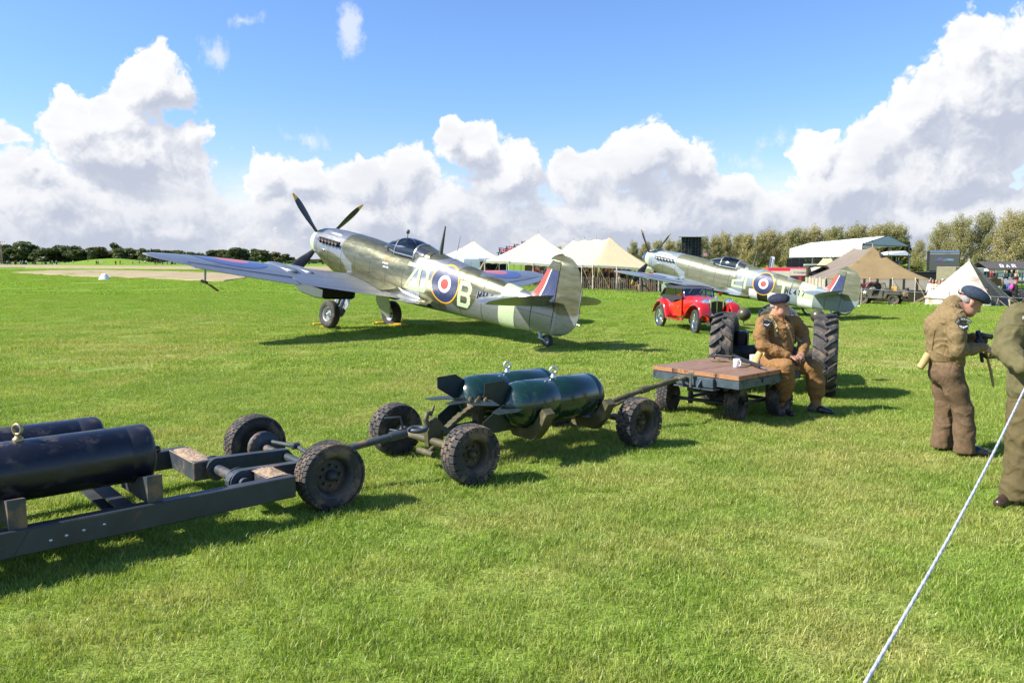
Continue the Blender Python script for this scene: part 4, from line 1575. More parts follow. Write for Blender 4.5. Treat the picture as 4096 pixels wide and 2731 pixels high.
make_fighter(P2, 'grey green fighter marked 21 T ML417 behind the red car', dict(paint=paint2, spin_tip=mat('spinner_blue', (.03, .06, .17), .3, 0, .08, coat=.4), blades=(44.5, 130.5, 225, 316), exhaust=exhaust_light, wing_green=.15, aileron=.0, wing_blue=wing_blue, wing_red=wing_red, rim=gear_light,
    gear=gear_grey, gear_light=gear_light, elev=-32, tail_green=.3, rud=.55, frame=paint2, cover=(.45, .03, .03), marks=marks_second))
chock_m = mat('chock_yellow', (.75, .45, .03), .6, 0, .15, 8, dirt=(.2, .16, .08), damt=.3)
for k, (px, py, rz_, nm) in enumerate([(1275, 1302, .5, 'yellow wheel chock left of the nearer aircraft\'s left wheel'), (1330, 1311, -.2, 'yellow wheel chock behind the nearer aircraft\'s left wheel'),
          (1525, 1297, .5, 'yellow wheel chock left of the nearer aircraft\'s right wheel'), (1600, 1303, -.2, 'pale wheel chock right of the nearer aircraft\'s right wheel')]):
 mb = MB()
 mb.prism([(-.2, 0), (.2, 0), (.2, .04), (.15, .075), (-.15, .075), (-.2, .04)], (0, 0, 0), (1, 0, 0), (0, 0, 1), .12)
 mb.box((0, -.13, .035), (.56, .03, .05))
 tag(mb.build('wheel_chock', chock_m, None, on_ground(px, py), rz_), nm, 'wheel chock', 'chocks at the main wheels of the nearer aircraft')

# ------------------------------------------------------------------ bomb trolleys
olive = mat('olive_drab', (.085, .075, .035), .55, .1, .22, 6, .1, 50, dirt=(.20, .15, .09), damt=.35, dscale=5)
olive_smooth = mat('olive_smooth', (.075, .068, .038), .36, .15, .15, 4)
steel_blue = mat('blue_grey_steel', (.048, .058, .067), .52, .2, .22, 5, .1, 60, dirt=(.22, .14, .08), damt=.30, dscale=4)
beam_m = mat('beam_steel', (.038, .044, .050), .55, .15, .28, 4, .12, 70, dirt=(.17, .085, .045), damt=.18, dscale=3.2)
mud = mat('dry_mud', (.33, .235, .15), .95, 0, .3, 18, .8, 35)
bomb_navy = mat('bomb_navy', (.007, .008, .015), .36, 0, .3, 5, .02, 30, dirt=(.05, .042, .038), damt=.26, dscale=7, coat=.12)
bomb_green = mat('bomb_green', (.005, .026, .017), .22, 0, .25, 5, .015, 25, dirt=(.05, .08, .065), damt=.16, dscale=6, coat=.6)
fin_green = mat('fin_green', (.018, .030, .030), .48, .1, .3, 7)
zinc = mat('zinc', (.62, .63, .64), .30, .85, .15, 15)
brass_dull = mat('dull_brass', (.34, .27, .13), .42, .7, .25, 12)
weld = mat('worn_edge', (.10, .12, .12), .5, .2, .3, 20)
tyre_dusty = mat('dusty_tyre', (.035, .033, .032), .82, 0, .3, 10, .25, 40, dirt=(.17, .12, .08), damt=.42, dscale=5)
rim_olive = mat('rim_olive', (.06, .05, .028), .6, .1, .25, 8, dirt=(.12, .09, .06), damt=.35)
rim_dark = mat('rim_dark', (.045, .045, .046), .6, .1, .25, 8, dirt=(.13, .09, .06), damt=.4)


def bomb(name, label, group, mats, r, L, nose, eye_m, eye_at, eye_turn, bands, fins):
 """lies along +x from x=0 (tail dome) to x=L (nose end)"""
 root = thing(name, label, 'bomb', group=group)
 mb = MB()
 pr = []
 for i in range(9):
  a = math.pi / 2 * i / 8
  pr.append((max(.001, r * math.sin(a)), r * .92 * (1 - math.cos(a))))
 d0 = r * .92
 for b_ in bands:
  pr += [(r, b_ - .006), (r * .99, b_ - .003), (r * .99, b_ + .003), (r, b_ + .006)]
 pr += [(r, L - nose)]
 for i in range(1, 7):
  a = math.pi / 2 * i / 6
  pr.append((r * (1 - nose / r * (1 - math.cos(a))), L - nose + nose * math.sin(a)))
 pr += [(.001, L)]
 mb.lathe(pr, (0, 0, 0), (1, 0, 0), 40)
 mb.build('casing', mats[0], root)
 mb = MB()
 ex = eye_at
 mb.lathe([(.030, 0), (.030, .016), (.02, .022), (.016, .035)], (ex, 0, r - .004), (0, 0, 1), 12)
 mb.torus((ex, 0, r + .064), (math.sin(eye_turn), math.cos(eye_turn), 0), .030, .0105, 20, 9)
 mb.build('lifting_eye', eye_m, root)
 if fins:
  for k in range(4):
   a = k * math.pi / 2 + fins
   u = Vector((0, math.cos(a), math.sin(a)))
   mb = MB()
   mb.prism([(-.02, .012), (-.20, .125), (-.20, .225), (.0, .235), (.30, .05), (.30, .012)], Vector((-.01, 0, 0)), (1, 0, 0), u, .006)
   mb.build('tail_fin', mats[1], root)
 else:
  mb = MB()
  mb.lathe([(.026, L - .004), (.026, L + .05), (.02, L + .062), (.001, L + .064)], (0, 0, 0), (1, 0, 0), 12)
  mb.build('fuze_plug', mats[0], root)
 return root


def place(o, base, hd, s, t, z):
 """put o at (t along, s to the left) of a frame standing at base with heading hd"""
 c, n = math.cos(hd), math.sin(hd)
 o.location = (base[0] + c * t - n * s, base[1] + n * t + c * s, z)
 o.rotation_euler = (0, 0, hd)
 return o


# the trolley of olive paint with two green finned bombs
H2 = R(38.5)
B2 = (-.707, 6.65)
tr2 = thing('bomb_trolley', 'olive bomb trolley on knobbly tyres carrying two green finned bombs', 'bomb trolley', (B2[0], B2[1], 0), H2, 'trolleys of the towed train')
for nm, (x, y), st in (('wheel', (0, -.6), 0), ('wheel', (0, .6), 0), ('wheel', (2.0, -.6), R(4)), ('wheel', (2.0, .6), R(4))):
 wheel_parts(tr2, (x, y, .242), (0, 1 if y > 0 else -1, 0), .245, .165, tyre_dusty, rim_olive, olive, 0, ('block', .022, 22), .52, 'wheel', 6, 40, .35)
for x in (0, 2.0):
 mb = MB()
 mb.tube([(x, -.53, .242), (x, .53, .242)], .036, 10)
 for sd in (-1, 1):
  mb.lathe([(.06, 0), (.06, .05), (.04, .07)], (x, sd * .50, .242), (0, -sd, 0), 10)
 mb.build('axle', olive, tr2)
mb = MB()                                      # stepped leaf spring rising from the rear hitch to the deck
for i in range(8):
 x0 = .04 + .42 * i / 8
 pth = [(x0 + (.66 - x0) * q, .0) for q in np.linspace(0, 1, 5)]
 zt = lambda x: .275 + .21 * math.sin(math.pi / 2 * min(1, max(0, (x - .03) / .55))) ** 1.1 - .004
 up = [(x, zt(x) - .012 + .0125 * (i - 0) * .6) for x, _ in pth]
 mb.prism(up + [(x, z - .011) for x, z in up[::-1]], (0, .036, 0), (1, 0, 0), (0, 0, 1), .072)
mb.build('leaf_spring', olive, tr2)
for k, (x, y) in enumerate(((.46, -.05), (.56, -.05), (.46, .05), (.56, .05))):
 mb = MB()
 mb.tube([(x, y, .50), (x, y, .565)], .011, 6)
 mb.lathe([(.020, .535), (.020, .555)], (x, y, 0), (0, 0, 1), 6, True, True, False)
 mb.build('bolt', olive, tr2)
mb = MB()
mb.box((.51, 0, .505), (.20, .17, .02))
mb.box((.51, 0, .40), (.06, .10, .20))
mb.build('spring_plate', olive, tr2)
mb = MB()                                      # hitch bracket and hook at the rear axle
mb.prism([(-.04, .20), (.10, .20), (.14, .34), (.05, .44), (.0, .42), (-.05, .33)], (0, -.03, 0), (1, 0, 0), (0, 0, 1), -.06)
mb.tube([(-.02, 0, .36), (-.05, 0, .43), (-.03, 0, .49), (.01, 0, .49)], [.03, .026, .022, .015], 8)
mb.tube([(.0, 0, .46), (.04, .0, .545)], [.018, .010], 6)
mb.tube([(-.06, -.14, .15), (-.06, .10, .15)], .03, 8)
mb.tube([(.0, -.05, .19), (-.06, -.05, .15)], .025, 6)
mb.build('hitch_bracket', olive, tr2)
mb = MB()
mb.tube([(.1, 0, .30), (1.0, 0, .33), (1.95, 0, .29)], .045, 10)
for sd in (-1, 1):
 mb.tube([(.1, sd * .16, .28), (1.9, sd * .16, .28)], .022, 8)
mb.build('spine_tube', olive, tr2)
for x in (.86, 1.62):
 mb = MB()
 for yc in (-.27, .27):
  cut = [(yc + .225 * math.sin(a), .515 - .225 * math.cos(a)) for a in np.linspace(R(62), R(-62), 9)]
  o_ = yc * .0
  mb.prism([(yc - .33, .46), (yc - .24, .30), (yc - .14, .20), (yc + .14, .20), (yc + .24, .30), (yc + .33, .46), (yc + .27, .50)] + [(p, q) for p, q in cut] + [(yc - .27, .50)], (x - .05 + (.001 if yc > 0 else 0), 0, 0), (0, 1, 0), (0, 0, 1), .10)
 mb.build('saddle', olive, tr2)
mb = MB()                                      # drawbar with its strut, up to the flat cart
mb.tube([(1.98, 0, .28), (2.45, -.03, .38), (3.16, -.10, .49)], .028, 10)
mb.tube([(1.98, -.10, .26), (2.40, -.05, .34), (2.60, -.04, .40)], .016, 8)
mb.lathe([(.04, 0), (.04, .12)], (2.62, -.045, .41), (.7, -.07, .1), 10, True, True)
mb.torus((3.215, -.105, .50), (0, 0, 1), .05, .02, 18, 8)
mb.tube([(2.0, -.53, .242), (1.92, -.55, .242)], .02, 8)
mb.build('drawbar', olive, tr2)
nb = bomb('finned_bomb', 'nearer of the two dark green finned bombs on the olive trolley', 'green bombs on the olive trolley', (bomb_green, fin_green), .205, 1.12, .09, zinc, .60, R(35), (.20, .52, 1.0), .06)
place(nb, B2, H2, -.27, .58, .515)
fb = copy_tree(nb)
fb['label'] = 'farther dark green finned bomb on the olive trolley, partly hidden'
place(fb, B2, H2, .27, .46, .515)
for ch in children(fb):
 if ch.name.startswith('tail_fin'):
  ch.rotation_euler = (R(-5), 0, 0)

# the near trolley of blue grey beams with two navy bombs
H1 = R(41.5)
B1 = (-1.757, 6.03)
tr1 = thing('bomb_trolley', 'blue grey steel beam trolley with muddy corners carrying two navy bombs', 'bomb trolley', (B1[0], B1[1], 0), H1, 'trolleys of the towed train')
for y in (-.655, .655):
 wheel_parts(tr1, (0, y, .245), (0, -1 if y < 0 else 1, 0), .250, .17, tyre_dusty, rim_dark, rim_dark, 0, ('road', .010, 34), .60, 'wheel', 8, 44, .30)
for s_, t1_ in ((-.68, -.30), (.66, -.58)):
 mb = MB()
 mb.box(((t1_ - 3.4) / 2, s_, .235), (t1_ + 3.4, .09, .15), bev=.006)
 b_ = mb.build('side_beam', beam_m, tr1)
 if s_ < 0:
  for k, (x, z) in enumerate(((-1.52, .245), (-1.72, .225), (-1.80, .215), (-1.63, .235), (-2.1, .25))):
   mb = MB()
   mb.lathe([(.010, 0), (.010, .006), (.001, .008)], (x, s_ - .0445, z), (0, -1, 0), 8)
   mb.build('bolt_head', zinc, b_)
  mb = MB()
  mb.prism([(-1.98, .17), (-1.90, .30), (-1.42, .302), (-1.52, .17)], (0, s_ - .0452, 0), (1, 0, 0), (0, 0, 1), .004)
  mb.build('fish_plate', beam_m, b_)
for t_, w_ in ((-1.30, .10), (-2.05, .10), (-2.9, .1)):
 mb = MB()                                  # cross channel: web with two flanges
 mb.box((t_, -.01, .215), (.016, 1.25, .10))
 mb.box((t_ - .045, -.01, .165), (.10, 1.25, .012))
 mb.box((t_ - .045, -.01, .262), (.10, 1.25, .012))
 mb.build('cross_channel', beam_m, tr1)
for t_ in (-1.22, -1.95):
 for yc in (-.36, .11):
  mb = MB()                              # cradle hollowed for the bomb
  cut = [(yc + .19 * math.sin(a), .56 - .19 * math.cos(a)) for a in np.linspace(R(50), R(-50), 9)]
  w0, w1 = (-.345, .225) if yc < 0 else (-.225, .3)
  mb.prism([(yc + w0, .31), (yc + w1, .29), (yc + w1, .45)] + cut + [(yc + w0, .48)], (t_ - .045, 0, 0), (0, 1, 0), (0, 0, 1), .09)
  mb.build('cradle', steel_blue, tr1)
mb = MB()
mb.box((-.40, -.545, .245), (.16, .20, .14), bev=.006)
mb.build('cross_box', steel_blue, tr1)
mb = MB()
mb.box((-.64, .35, .245), (.15, .55, .14), bev=.006)
mb.build('cross_box', steel_blue, tr1)
for y, t_ in ((-.52, -.40), (.36, -.64)):
 r_ = np.random.default_rng(int(100 * (y + 2)))
 mb = MB()
 n_ = 12
 mb.grid(lambda u, v: Vector((t_ + (u - .5) * .16, y + (v - .5) * (.28 if y < 0 else .5), .312 + .030 * r_.random() * math.sin(math.pi * min(1, max(0, u))) * math.sin(math.pi * v) + .004 * math.sin(math.pi * u))), n_, n_ + 6)
 mb.build('mud_cake', mud, tr1)
mb = MB()
mb.tube([(-.55, -.46, .245), (-.55, .12, .245)], .038, 14)
mb.build('pivot_tube', steel_blue, tr1)
for y, x0 in ((-.36, -.55), (.10, -.55)):
 mb = MB()
 pl = [(x0 + .095 * math.cos(a), .245 + .08 * math.sin(a)) for a in np.linspace(R(80), R(280), 10)] + [(.02, .20), (.07, .24), (.02, .30)]
 mb.prism(pl, (0, y - .035, 0), (1, 0, 0), (0, 0, 1), -.07)
 mb.build('swing_arm', steel_blue, tr1)
 mb = MB()
 mb.lathe([(.085, 0), (.085, .012)], (x0, y - .052, .245), (0, 1, 0), 18, True, True)
 mb.lathe([(.085, 0), (.085, .012)], (x0, y + .045, .245), (0, 1, 0), 18, True, True)
 mb.build('pivot_collar', steel_blue, tr1)
mb = MB()
mb.tube([(0, -.57, .245), (0, .57, .245)], .032, 10)
for y in (-.5, .5):
 mb.lathe([(.135, 0), (.135, .035), (.05, .04)], (0, y, .245), (0, -1 if y > 0 else 1, 0), 18, True, True)
mb.tube([(.05, .45, .29), (.12, .10, .30), (.08, -.2, .29)], .018, 8)
mb.box((.10, .10, .31), (.07, .05, .05), bev=.01)
mb.build('axle', steel_blue, tr1)
c1, n1_ = math.cos(-H1), math.sin(-H1)
loc1 = lambda x, y, z: Vector(((x - B1[0]) * c1 - (y - B1[1]) * n1_, (x - B1[0]) * n1_ + (y - B1[1]) * c1, z))
mb = MB()
pA, pB = loc1(-1.62, 5.83, .27), loc1(-.86, 6.235, .405)
mb.tube([pA, pB], .030, 12)
dv = (pB - pA).normalized()
mb.tube([pB - dv * .14, pB - dv * .0], .040, 12)
mb.torus(pB + dv * .10, (0, 0, 1), .065, .021, 20, 9)
mb.tube([pB - dv * .03 + Vector((0, 0, .03)), pB - dv * .05 + Vector((0, 0, .14)), pB - dv * .17 + Vector((0, .03, .155))], .011, 6)
mb.tube([pB - dv * .02 + Vector((0, 0, .01)), pB - dv * .09 + Vector((.0, .09, .03))], .011, 6)
mb.build('tow_bar', steel_blue, tr1)
nb1 = bomb('plain_bomb', 'nearer navy bomb with a dull brass lifting eye, cut by the left edge', 'navy bombs on the beam trolley', (bomb_navy, fin_green), .182, 1.75, .05, brass_dull, 1.02, R(55), (.3, .62, 1.60), 0)
place(nb1, B1, H1, -.36, -2.89, .56)
fb1 = copy_tree(nb1)
fb1['label'] = 'farther navy bomb, mostly behind the nearer navy bomb'
place(fb1, B1, H1, .11, -3.06, .56)

# ------------------------------------------------------------------ flat cart with planked top
wood = bpy.data.materials.new('deck_wood')
wood.use_nodes = True
t = NT(wood.node_tree)
b = wood.node_tree.nodes['Principled BSDF']
tc = t.new('ShaderNodeTexCoord').outputs['Object']
gr = t.noise(t.vmath('MULTIPLY', tc, (1.2, 22, 22)), 3.0, 6, .65, 'Fac', .6)
bl = t.noise(tc, 5, 5, .7)
cc = t.mix(t.ramp(gr, .3, .7), (.15, .078, .044, 1), (.29, .165, .098, 1))
cc = t.mix(t.ramp(bl, .5, .75, 0, .45), cc, (.27, .20, .15, 1))
sc_ = t.noise(t.vmath('MULTIPLY', tc, (5, 30, 5)), 4, 3, .5)
cc = t.mix(t.ramp(sc_, .70, .76, 0, .5), cc, (.48, .40, .32, 1))
t.l.new(cc, b.inputs['Base Color'])
t.l.new(t.ramp(bl, .3, .7, .5, .75), b.inputs['Roughness'])
bp = t.new('ShaderNodeBump', inp={'Strength': .35, 'Distance': .004})
t.l.new(gr, bp.inputs['Height'])
t.l.new(bp.outputs[0], b.inputs['Normal'])
wood_end = mat('sawn_edge', (.40, .185, .07), .7, 0, .35, 9, .2, 60, dirt=(.13, .06, .03), damt=.5, dscale=9)
cart_blue = mat('cart_blue_steel', (.062, .085, .098), .42, .2, .2, 8, .25, 120, dirt=(.025, .03, .03), damt=.35, dscale=9)
HC_ = math.atan2(.655, .755)
BC = (2.50, 8.99)                              # middle of the deck
cart = thing('flat_cart', 'flat plank topped cart on four small tyres under the seated man', 'cart', (BC[0], BC[1], 0), HC_)
LW, LL, ZT = 1.15, 1.27, .58
w4 = LW / 4
for i in range(4):
 mb = MB()
 y = -LW / 2 + w4 * (i + .5)
 mb.box((0, y, ZT - .026), (LL + .012 * (i % 2), w4 - .006, .050 - .003 * (i % 2)), bev=.003)
 me = mb.mesh('deck_plank')
 o = link('deck_plank', me, [wood, wood_end], cart)
 for p in me.polygons:
  n_ = p.normal
  if abs(n_.x) > .8 or (abs(n_.y) > .8 and i in (0, 3)):
   p.material_index = 1
mb = MB()
zf = ZT - .055 - .045
for y in (-LW / 2 + .012, LW / 2 - .012):
 mb.box((0, y, zf), (LL - .0, .022, .088))
for x in (-LL / 2 + .012, LL / 2 - .012):
 mb.box((x, 0, zf), (.022, LW - .05, .088))
mb.build('side_frame', cart_blue, cart)
mb = MB()
mb.box((-LL / 2 - .022, -.04, zf - .01), (.04, .48, .105), bev=.004)
mb.box((-LL / 2 - .002, -.04, zf - .078), (.14, .52, .012))
mb.prism([(-.075, 0), (.0, 0), (.0, .075)], (-LL / 2 - .043, -.12, zf - .055), (1, 0, 0), (0, 0, 1), .012)
mb.build('hitch_plate', cart_blue, cart)
mb = MB()
mb.tube([(-LL / 2 - .085, -.02, zf - .07), (-LL / 2 - .085, -.02, zf + .075)], .014, 8)
mb.lathe([(.028, 0), (.028, .018)], (-LL / 2 - .085, -.02, zf + .07), (0, 0, 1), 8, True, True)
mb.build('hitch_pin', bare_steel, cart)
for y, x in ((-LW / 2 - .002, -.12), (-LW / 2 - .002, .42)):
 mb = MB()
 mb.box((x, y - .008, zf + .012), (.13, .016, .05), bev=.004)
 mb.build('lashing_block', cart_blue, cart)
cc_, cn_ = math.cos(-HC_), math.sin(-HC_)
locc = lambda x, y: ((x - BC[0]) * cc_ - (y - BC[1]) * cn_, (x - BC[0]) * cn_ + (y - BC[1]) * cc_)
fa = R(9)
fx = locc((2.46 + 1.925) / 2, (8.586 + 9.27) / 2)
for sd in (-1, 1):
 c = (fx[0] + math.sin(fa) * -sd * .43, fx[1] + math.cos(fa) * sd * .43, .182)
 wheel_parts(cart, c, (-math.sin(fa) * sd, math.cos(fa) * sd, 0), .186, .135, tyre_dusty, rim_dark, rim_dark, 0, ('block', .010, 26), .56, 'wheel', 0, 32, .45)
 c2 = (.40, sd * .45, .182)
 wheel_parts(cart, c2, (0, sd, 0), .186, .135, tyre_dusty, rim_dark, rim_dark, 0, ('block', .010, 26), .56, 'wheel', 0, 32, .45)
mb = MB()
mb.tube([(fx[0] - math.sin(fa) * .36, fx[1] + math.cos(fa) * .36, .182), (fx[0] + math.sin(fa) * .36, fx[1] - math.cos(fa) * .36, .182)], .022, 6)
mb.tube([(.40, -.38, .182), (.40, .38, .182)], .022, 6)
mb.lathe([(.16, .30), (.16, .40), (.19, .44)], (fx[0], fx[1], 0), (0, 0, 1), 20, True, True)
mb.box((0, 0, .415), (LL - .2, .10, .06))
for x in (fx[0], .40):
 for y in (-.30, .30):
  mb.box((x, y, .27), (.05, .035, .28))
mb.box((fx[0] + .5, -.34, .20), (.8, .03, .035))
mb.box((fx[0] + .5, .34, .20), (.8, .03, .035))
mb.build('undercarriage', black_paint, cart)

# ------------------------------------------------------------------ field tractor seen from behind
HT = R(68)
BT = (3.60, 10.65)
TZ = gz(*BT)
tyre_tr = mat('tractor_tyre', (.045, .040, .036), .8, 0, .3, 6, .3, 30, dirt=(.20, .155, .10), damt=.55, dscale=4)
lug_m = mat('tyre_lug', (.040, .038, .037), .7, 0, .25, 8, .2, 30, dirt=(.13, .10, .07), damt=.25, dscale=5)
tractor = thing('tractor', 'olive field tractor with big lugged rear tyres behind the seated man', 'tractor', (BT[0], BT[1], TZ), HT)
RT, WT = .56, .30
for sd in (-1, 1):
 wr = empty('rear_wheel', (0, sd * .655, RT - .01), parent=tractor)
 wr.rotation_euler = frame_to((0, sd, 0)).to_euler()
 mb = MB()
 r0 = RT - .040
 mb.lathe([(.33, -.10), (.36, -.13), (.44, -.155), (.49, -.15), (r0 * .975, -.11), (r0, -.04), (r0, .04), (r0 * .975, .11), (.49, .15), (.44, .155), (.36, .13), (.33, .10)], n=48)
 mb.build('tyre', tyre_tr, wr)
 mb = MB()
 NL = 19
 for k in range(NL * 2):
  row = k % 2
  a = 2 * math.pi * (k // 2 + .5 * row) / NL
  q = 1 if row else -1
  ctrl = [(0.0, -.012), (.055, .10), (.115, .19), (.150, .225)]     # from the centre line to the shoulder
  vs = []
  for i, (bb, aa) in enumerate(ctrl):
   drop = [0, .0, .008, .030][i]
   for side in (-1, 1):
    hw_ = [.050, .052, .055, .052][i]
    for rad in (r0 - .012 - drop, RT - drop):
     an = a + (aa + side * hw_ * (.85 if rad > r0 else 1.1)) * -1
     vs.append((rad * math.cos(an), rad * math.sin(an), q * (bb if i else -.012) * 1.0))
  fs = []
  for i in range(3):
   m_ = i * 4
   fs += [(m_ + 1, m_ + 5, m_ + 7, m_ + 3), (m_, m_ + 4, m_ + 5, m_ + 1), (m_ + 2, m_ + 3, m_ + 7, m_ + 6)]
  fs += [(0, 1, 3, 2), (12, 14, 15, 13)]
  mb.add(vs, fs)
 mb.build('tread_lugs', lug_m, wr)
 mb = MB()
 mb.lathe([(.335, -.11), (.31, -.09), (.29, 0.02), (.22, .05), (.12, .03), (.001, .03)], n=32)
 mb.lathe([(.29, .02), (.31, .09), (.335, .11)], n=32)
 mb.lathe([(.09, .03), (.09, .12), (.06, .15), (.001, .16)], n=12)
 mb.build('rim', olive, wr)
for sd in (-1, 1):
 wheel_parts(tractor, (1.66, sd * .56, .27), (0, sd, 0), .27, .13, tyre_dusty, olive, olive, 0, ('rib', .015, 0), .56, 'front_wheel', 5, 32)
mb = MB()
mb.tube([(0, -.60, RT - .01), (0, -.25, RT - .01)], [.075, .11], 12)
mb.tube([(0, .60, RT - .01), (0, .25, RT - .01)], [.075, .11], 12)
mb.box((.05, 0, RT - .01), (.5, .50, .42), bev=.08)
mb.box((.75, 0, .55), (1.0, .34, .34), bev=.06)
mb.box((1.60, 0, .45), (.25, .22, .25), bev=.04)
mb.tube([(1.66, -.5, .33), (1.66, 0, .40), (1.66, .5, .33)], .035, 8)
mb.tube([(-.35, 0, .38), (-.1, 0, .40)], .04, 8)
mb.build('chassis', mat('axle_black', (.03, .03, .028), .6, .2, .3, 8, dirt=(.10, .08, .055), damt=.4), tractor)
mb = MB()
rs = []
for x, w, zt, zb in ((.52, .250, 1.10, .66), (.56, .265, 1.125, .64), (1.2, .262, 1.12, .64), (1.72, .245, 1.08, .62), (1.80, .22, 1.04, .64)):
 ring = []
 for a in np.linspace(0, math.pi, 15):
  s, c = math.sin(a), math.cos(a)
  ring.append((x, w * math.copysign(abs(c) ** .62, c), (zt + zb) / 2 + .03 + (zt - (zt + zb) / 2 - .03) * s ** .62))
 ring += [(x, -w, zb), (x, w, zb)]
 rs.append(ring)
mb.rings(rs, True, True, True, True)
mb.build('bonnet', olive_smooth, tractor)
mb = MB()                                      # oval dash panel with a raised rim and ribs
el = lambda rx, rz, x: [(x, rx * math.cos(a), .92 + rz * math.sin(a)) for a in np.linspace(0, 2 * math.pi, 29)[:-1]]
mb.rings([el(.235, .165, .515), el(.235, .165, .495), el(.205, .140, .495), el(.20, .135, .508)], True, False, True, False)
mb.torus((.500, 0, .92), (1, 0, 0), .10, .012, 24, 6)
mb.tube([(.498, -.16, .90), (.498, .16, .90)], .010, 6)
mb.tube([(.498, -.15, .86), (.498, .15, .86)], .008, 6)
mb.build('dash_panel', mat('dash_khaki', (.24, .235, .15), .4, .2, .12, 8), tractor)
mb = MB()
mb.lathe([(.155, 1.10), (.16, 1.145), (.13, 1.165), (.05, 1.17), (.05, 1.20), (.02, 1.21), (.001, 1.21)], (.86, 0, 0), (0, 0, 1), 24)
mb.build('fuel_filler', olive_smooth, tractor)
mb = MB()
sax = Vector((-.62, 0, .78)).normalized()
cs = Vector((.22, .02, 1.075))
mb.torus(cs, sax, .205, .013, 36, 8)
for k in range(3):
 fr = frame_to(sax)
 a = k * 2.094 + .5
 mb.tube([cs, cs + fr @ Vector((.20 * math.cos(a), .20 * math.sin(a), 0))], .008, 6)
mb.tube([cs, cs - sax * .42], .014, 8)
mb.build('steering_wheel', mat('wheel_black', (.02, .022, .03), .25, 0, .1, coat=.4), tractor)
for sd in (-1, 1):
 mb = MB()
 hx, hy, hz = 1.28, sd * .53, .99
 mb.ball((hx, hy, hz), .098, 18, 10, (.95, 1, 1), mi=0)
 mb.lathe([(.098, 0), (.104, .01), (.104, .03), (.095, .035)], (hx, hy, hz), (1, 0, 0), 20, False, True, mi=0)
 mb.tube([(hx, hy, hz - .09), (hx - .01, hy, hz - .16), (hx, sd * .25, hz - .16)], .014, 6, mi=0)
 mb.build('headlamp', olive_smooth, tractor)
mb = MB()
mb.tube([(.60, -.34, .60), (.60, -.34, .88)], .048, 12)
mb.lathe([(.048, 0), (.03, .04), (.012, .05), (.012, .09)], (.60, -.34, .88), (0, 0, 1), 12, False, True)
mb.build('fire_bottle', mat('old_red_brown', (.07, .028, .020), .4, .2, .25, 9), tractor)
mb = MB()
mb.tube([(-.10, 0, .72), (-.02, 0, .86)], .03, 8)
mb.grid(lambda u, v: Vector((-.16 + .40 * u, (v - .5) * .46, .86 + .12 * (2 * v - 1) ** 2 * .4 + .14 * max(0, .35 - u) ** 1.0)), 8, 10)
mb.build('seat_pan', olive_smooth, tractor)
mb = MB()
mb.box((.30, .45, .70), (.30, .16, .24), bev=.03)
mb.build('tool_box', black_paint, tractor)

# ------------------------------------------------------------------ red open tourer with its black hood up
car_red = mat('car_red', (.47, .014, .010), .16, 0, .03, 3, coat=1.0)
chrome = mat('chrome', (.80, .80, .82), .07, 1.0, .02)
hood_cloth = mat('hood_cloth', (.026, .026, .033), .8, 0, .2, 20, .2, 80)
black_gloss = mat('black_gloss', (.012, .012, .014), .25, 0, .2, coat=.5)
car_glass = glass_mat('car_glass', (.75, .8, .8), .02, .08)
ca, cb = on_ground(2774, 1333), on_ground(2651, 1308)
fwd = Vector((ca.x - cb.x, ca.y - cb.y, 0)).normalized()
HCAR = math.atan2(fwd.y, fwd.x)
lft = Vector((-fwd.y, fwd.x, 0))
mid_ = (Vector((ca.x, ca.y, 0)) + Vector((cb.x, cb.y, 0))) / 2 + lft * .55
# the visible wheels stand on the car's right-hand side
car = thing('vintage_car', 'red open tourer with black hood up and wire wheels', 'car', (mid_.x, mid_.y, gz(mid_.x, mid_.y)), HCAR)
WBX, TRK, RW = 1.2, .565, .345
for x, st in ((WBX, R(-9)), (-WBX, 0)):
 for sd in (-1, 1):
  wheel_parts(car, (x, sd * TRK, RW - .008), (math.sin(st) * -sd, sd * math.cos(st), 0), RW, .125, rubber, chrome, None, 40, None, .72, 'wheel', 0, 40)


def car_sec(x):
 """half width at the sill and waist, sill and waist height of the body shell"""
 tb = np.array([(1.28, .20, .215, .42, .985), (.9, .235, .27, .42, 1.0), (.42, .315, .37, .40, 1.02), (.2, .40, .46, .38, 1.03), (-.35, .46, .50, .36, .86), (-.62, .47, .52, .36, .90), (-.85, .47, .52, .38, .99), (-1.15, .45, .50, .42, 1.0), (-1.42, .40, .46, .50, .96)])[::-1]
 return [float(np.interp(x, tb[:, 0], tb[:, i])) for i in (1, 2, 3, 4)]


def car_ring(x):
 a, b_, z0, z1 = car_sec(x)
 return [(x, -a, z0), (x, -b_, z0 + .22), (x, -b_, z1 - .14), (x, -b_ * .96, z1 - .05), (x, -b_ * .78, z1 - .008), (x, 0, z1 + .012), (x, b_ * .78, z1 - .008), (x, b_ * .96, z1 - .05), (x, b_, z1 - .14), (x, b_, z0 + .22), (x, a, z0)]


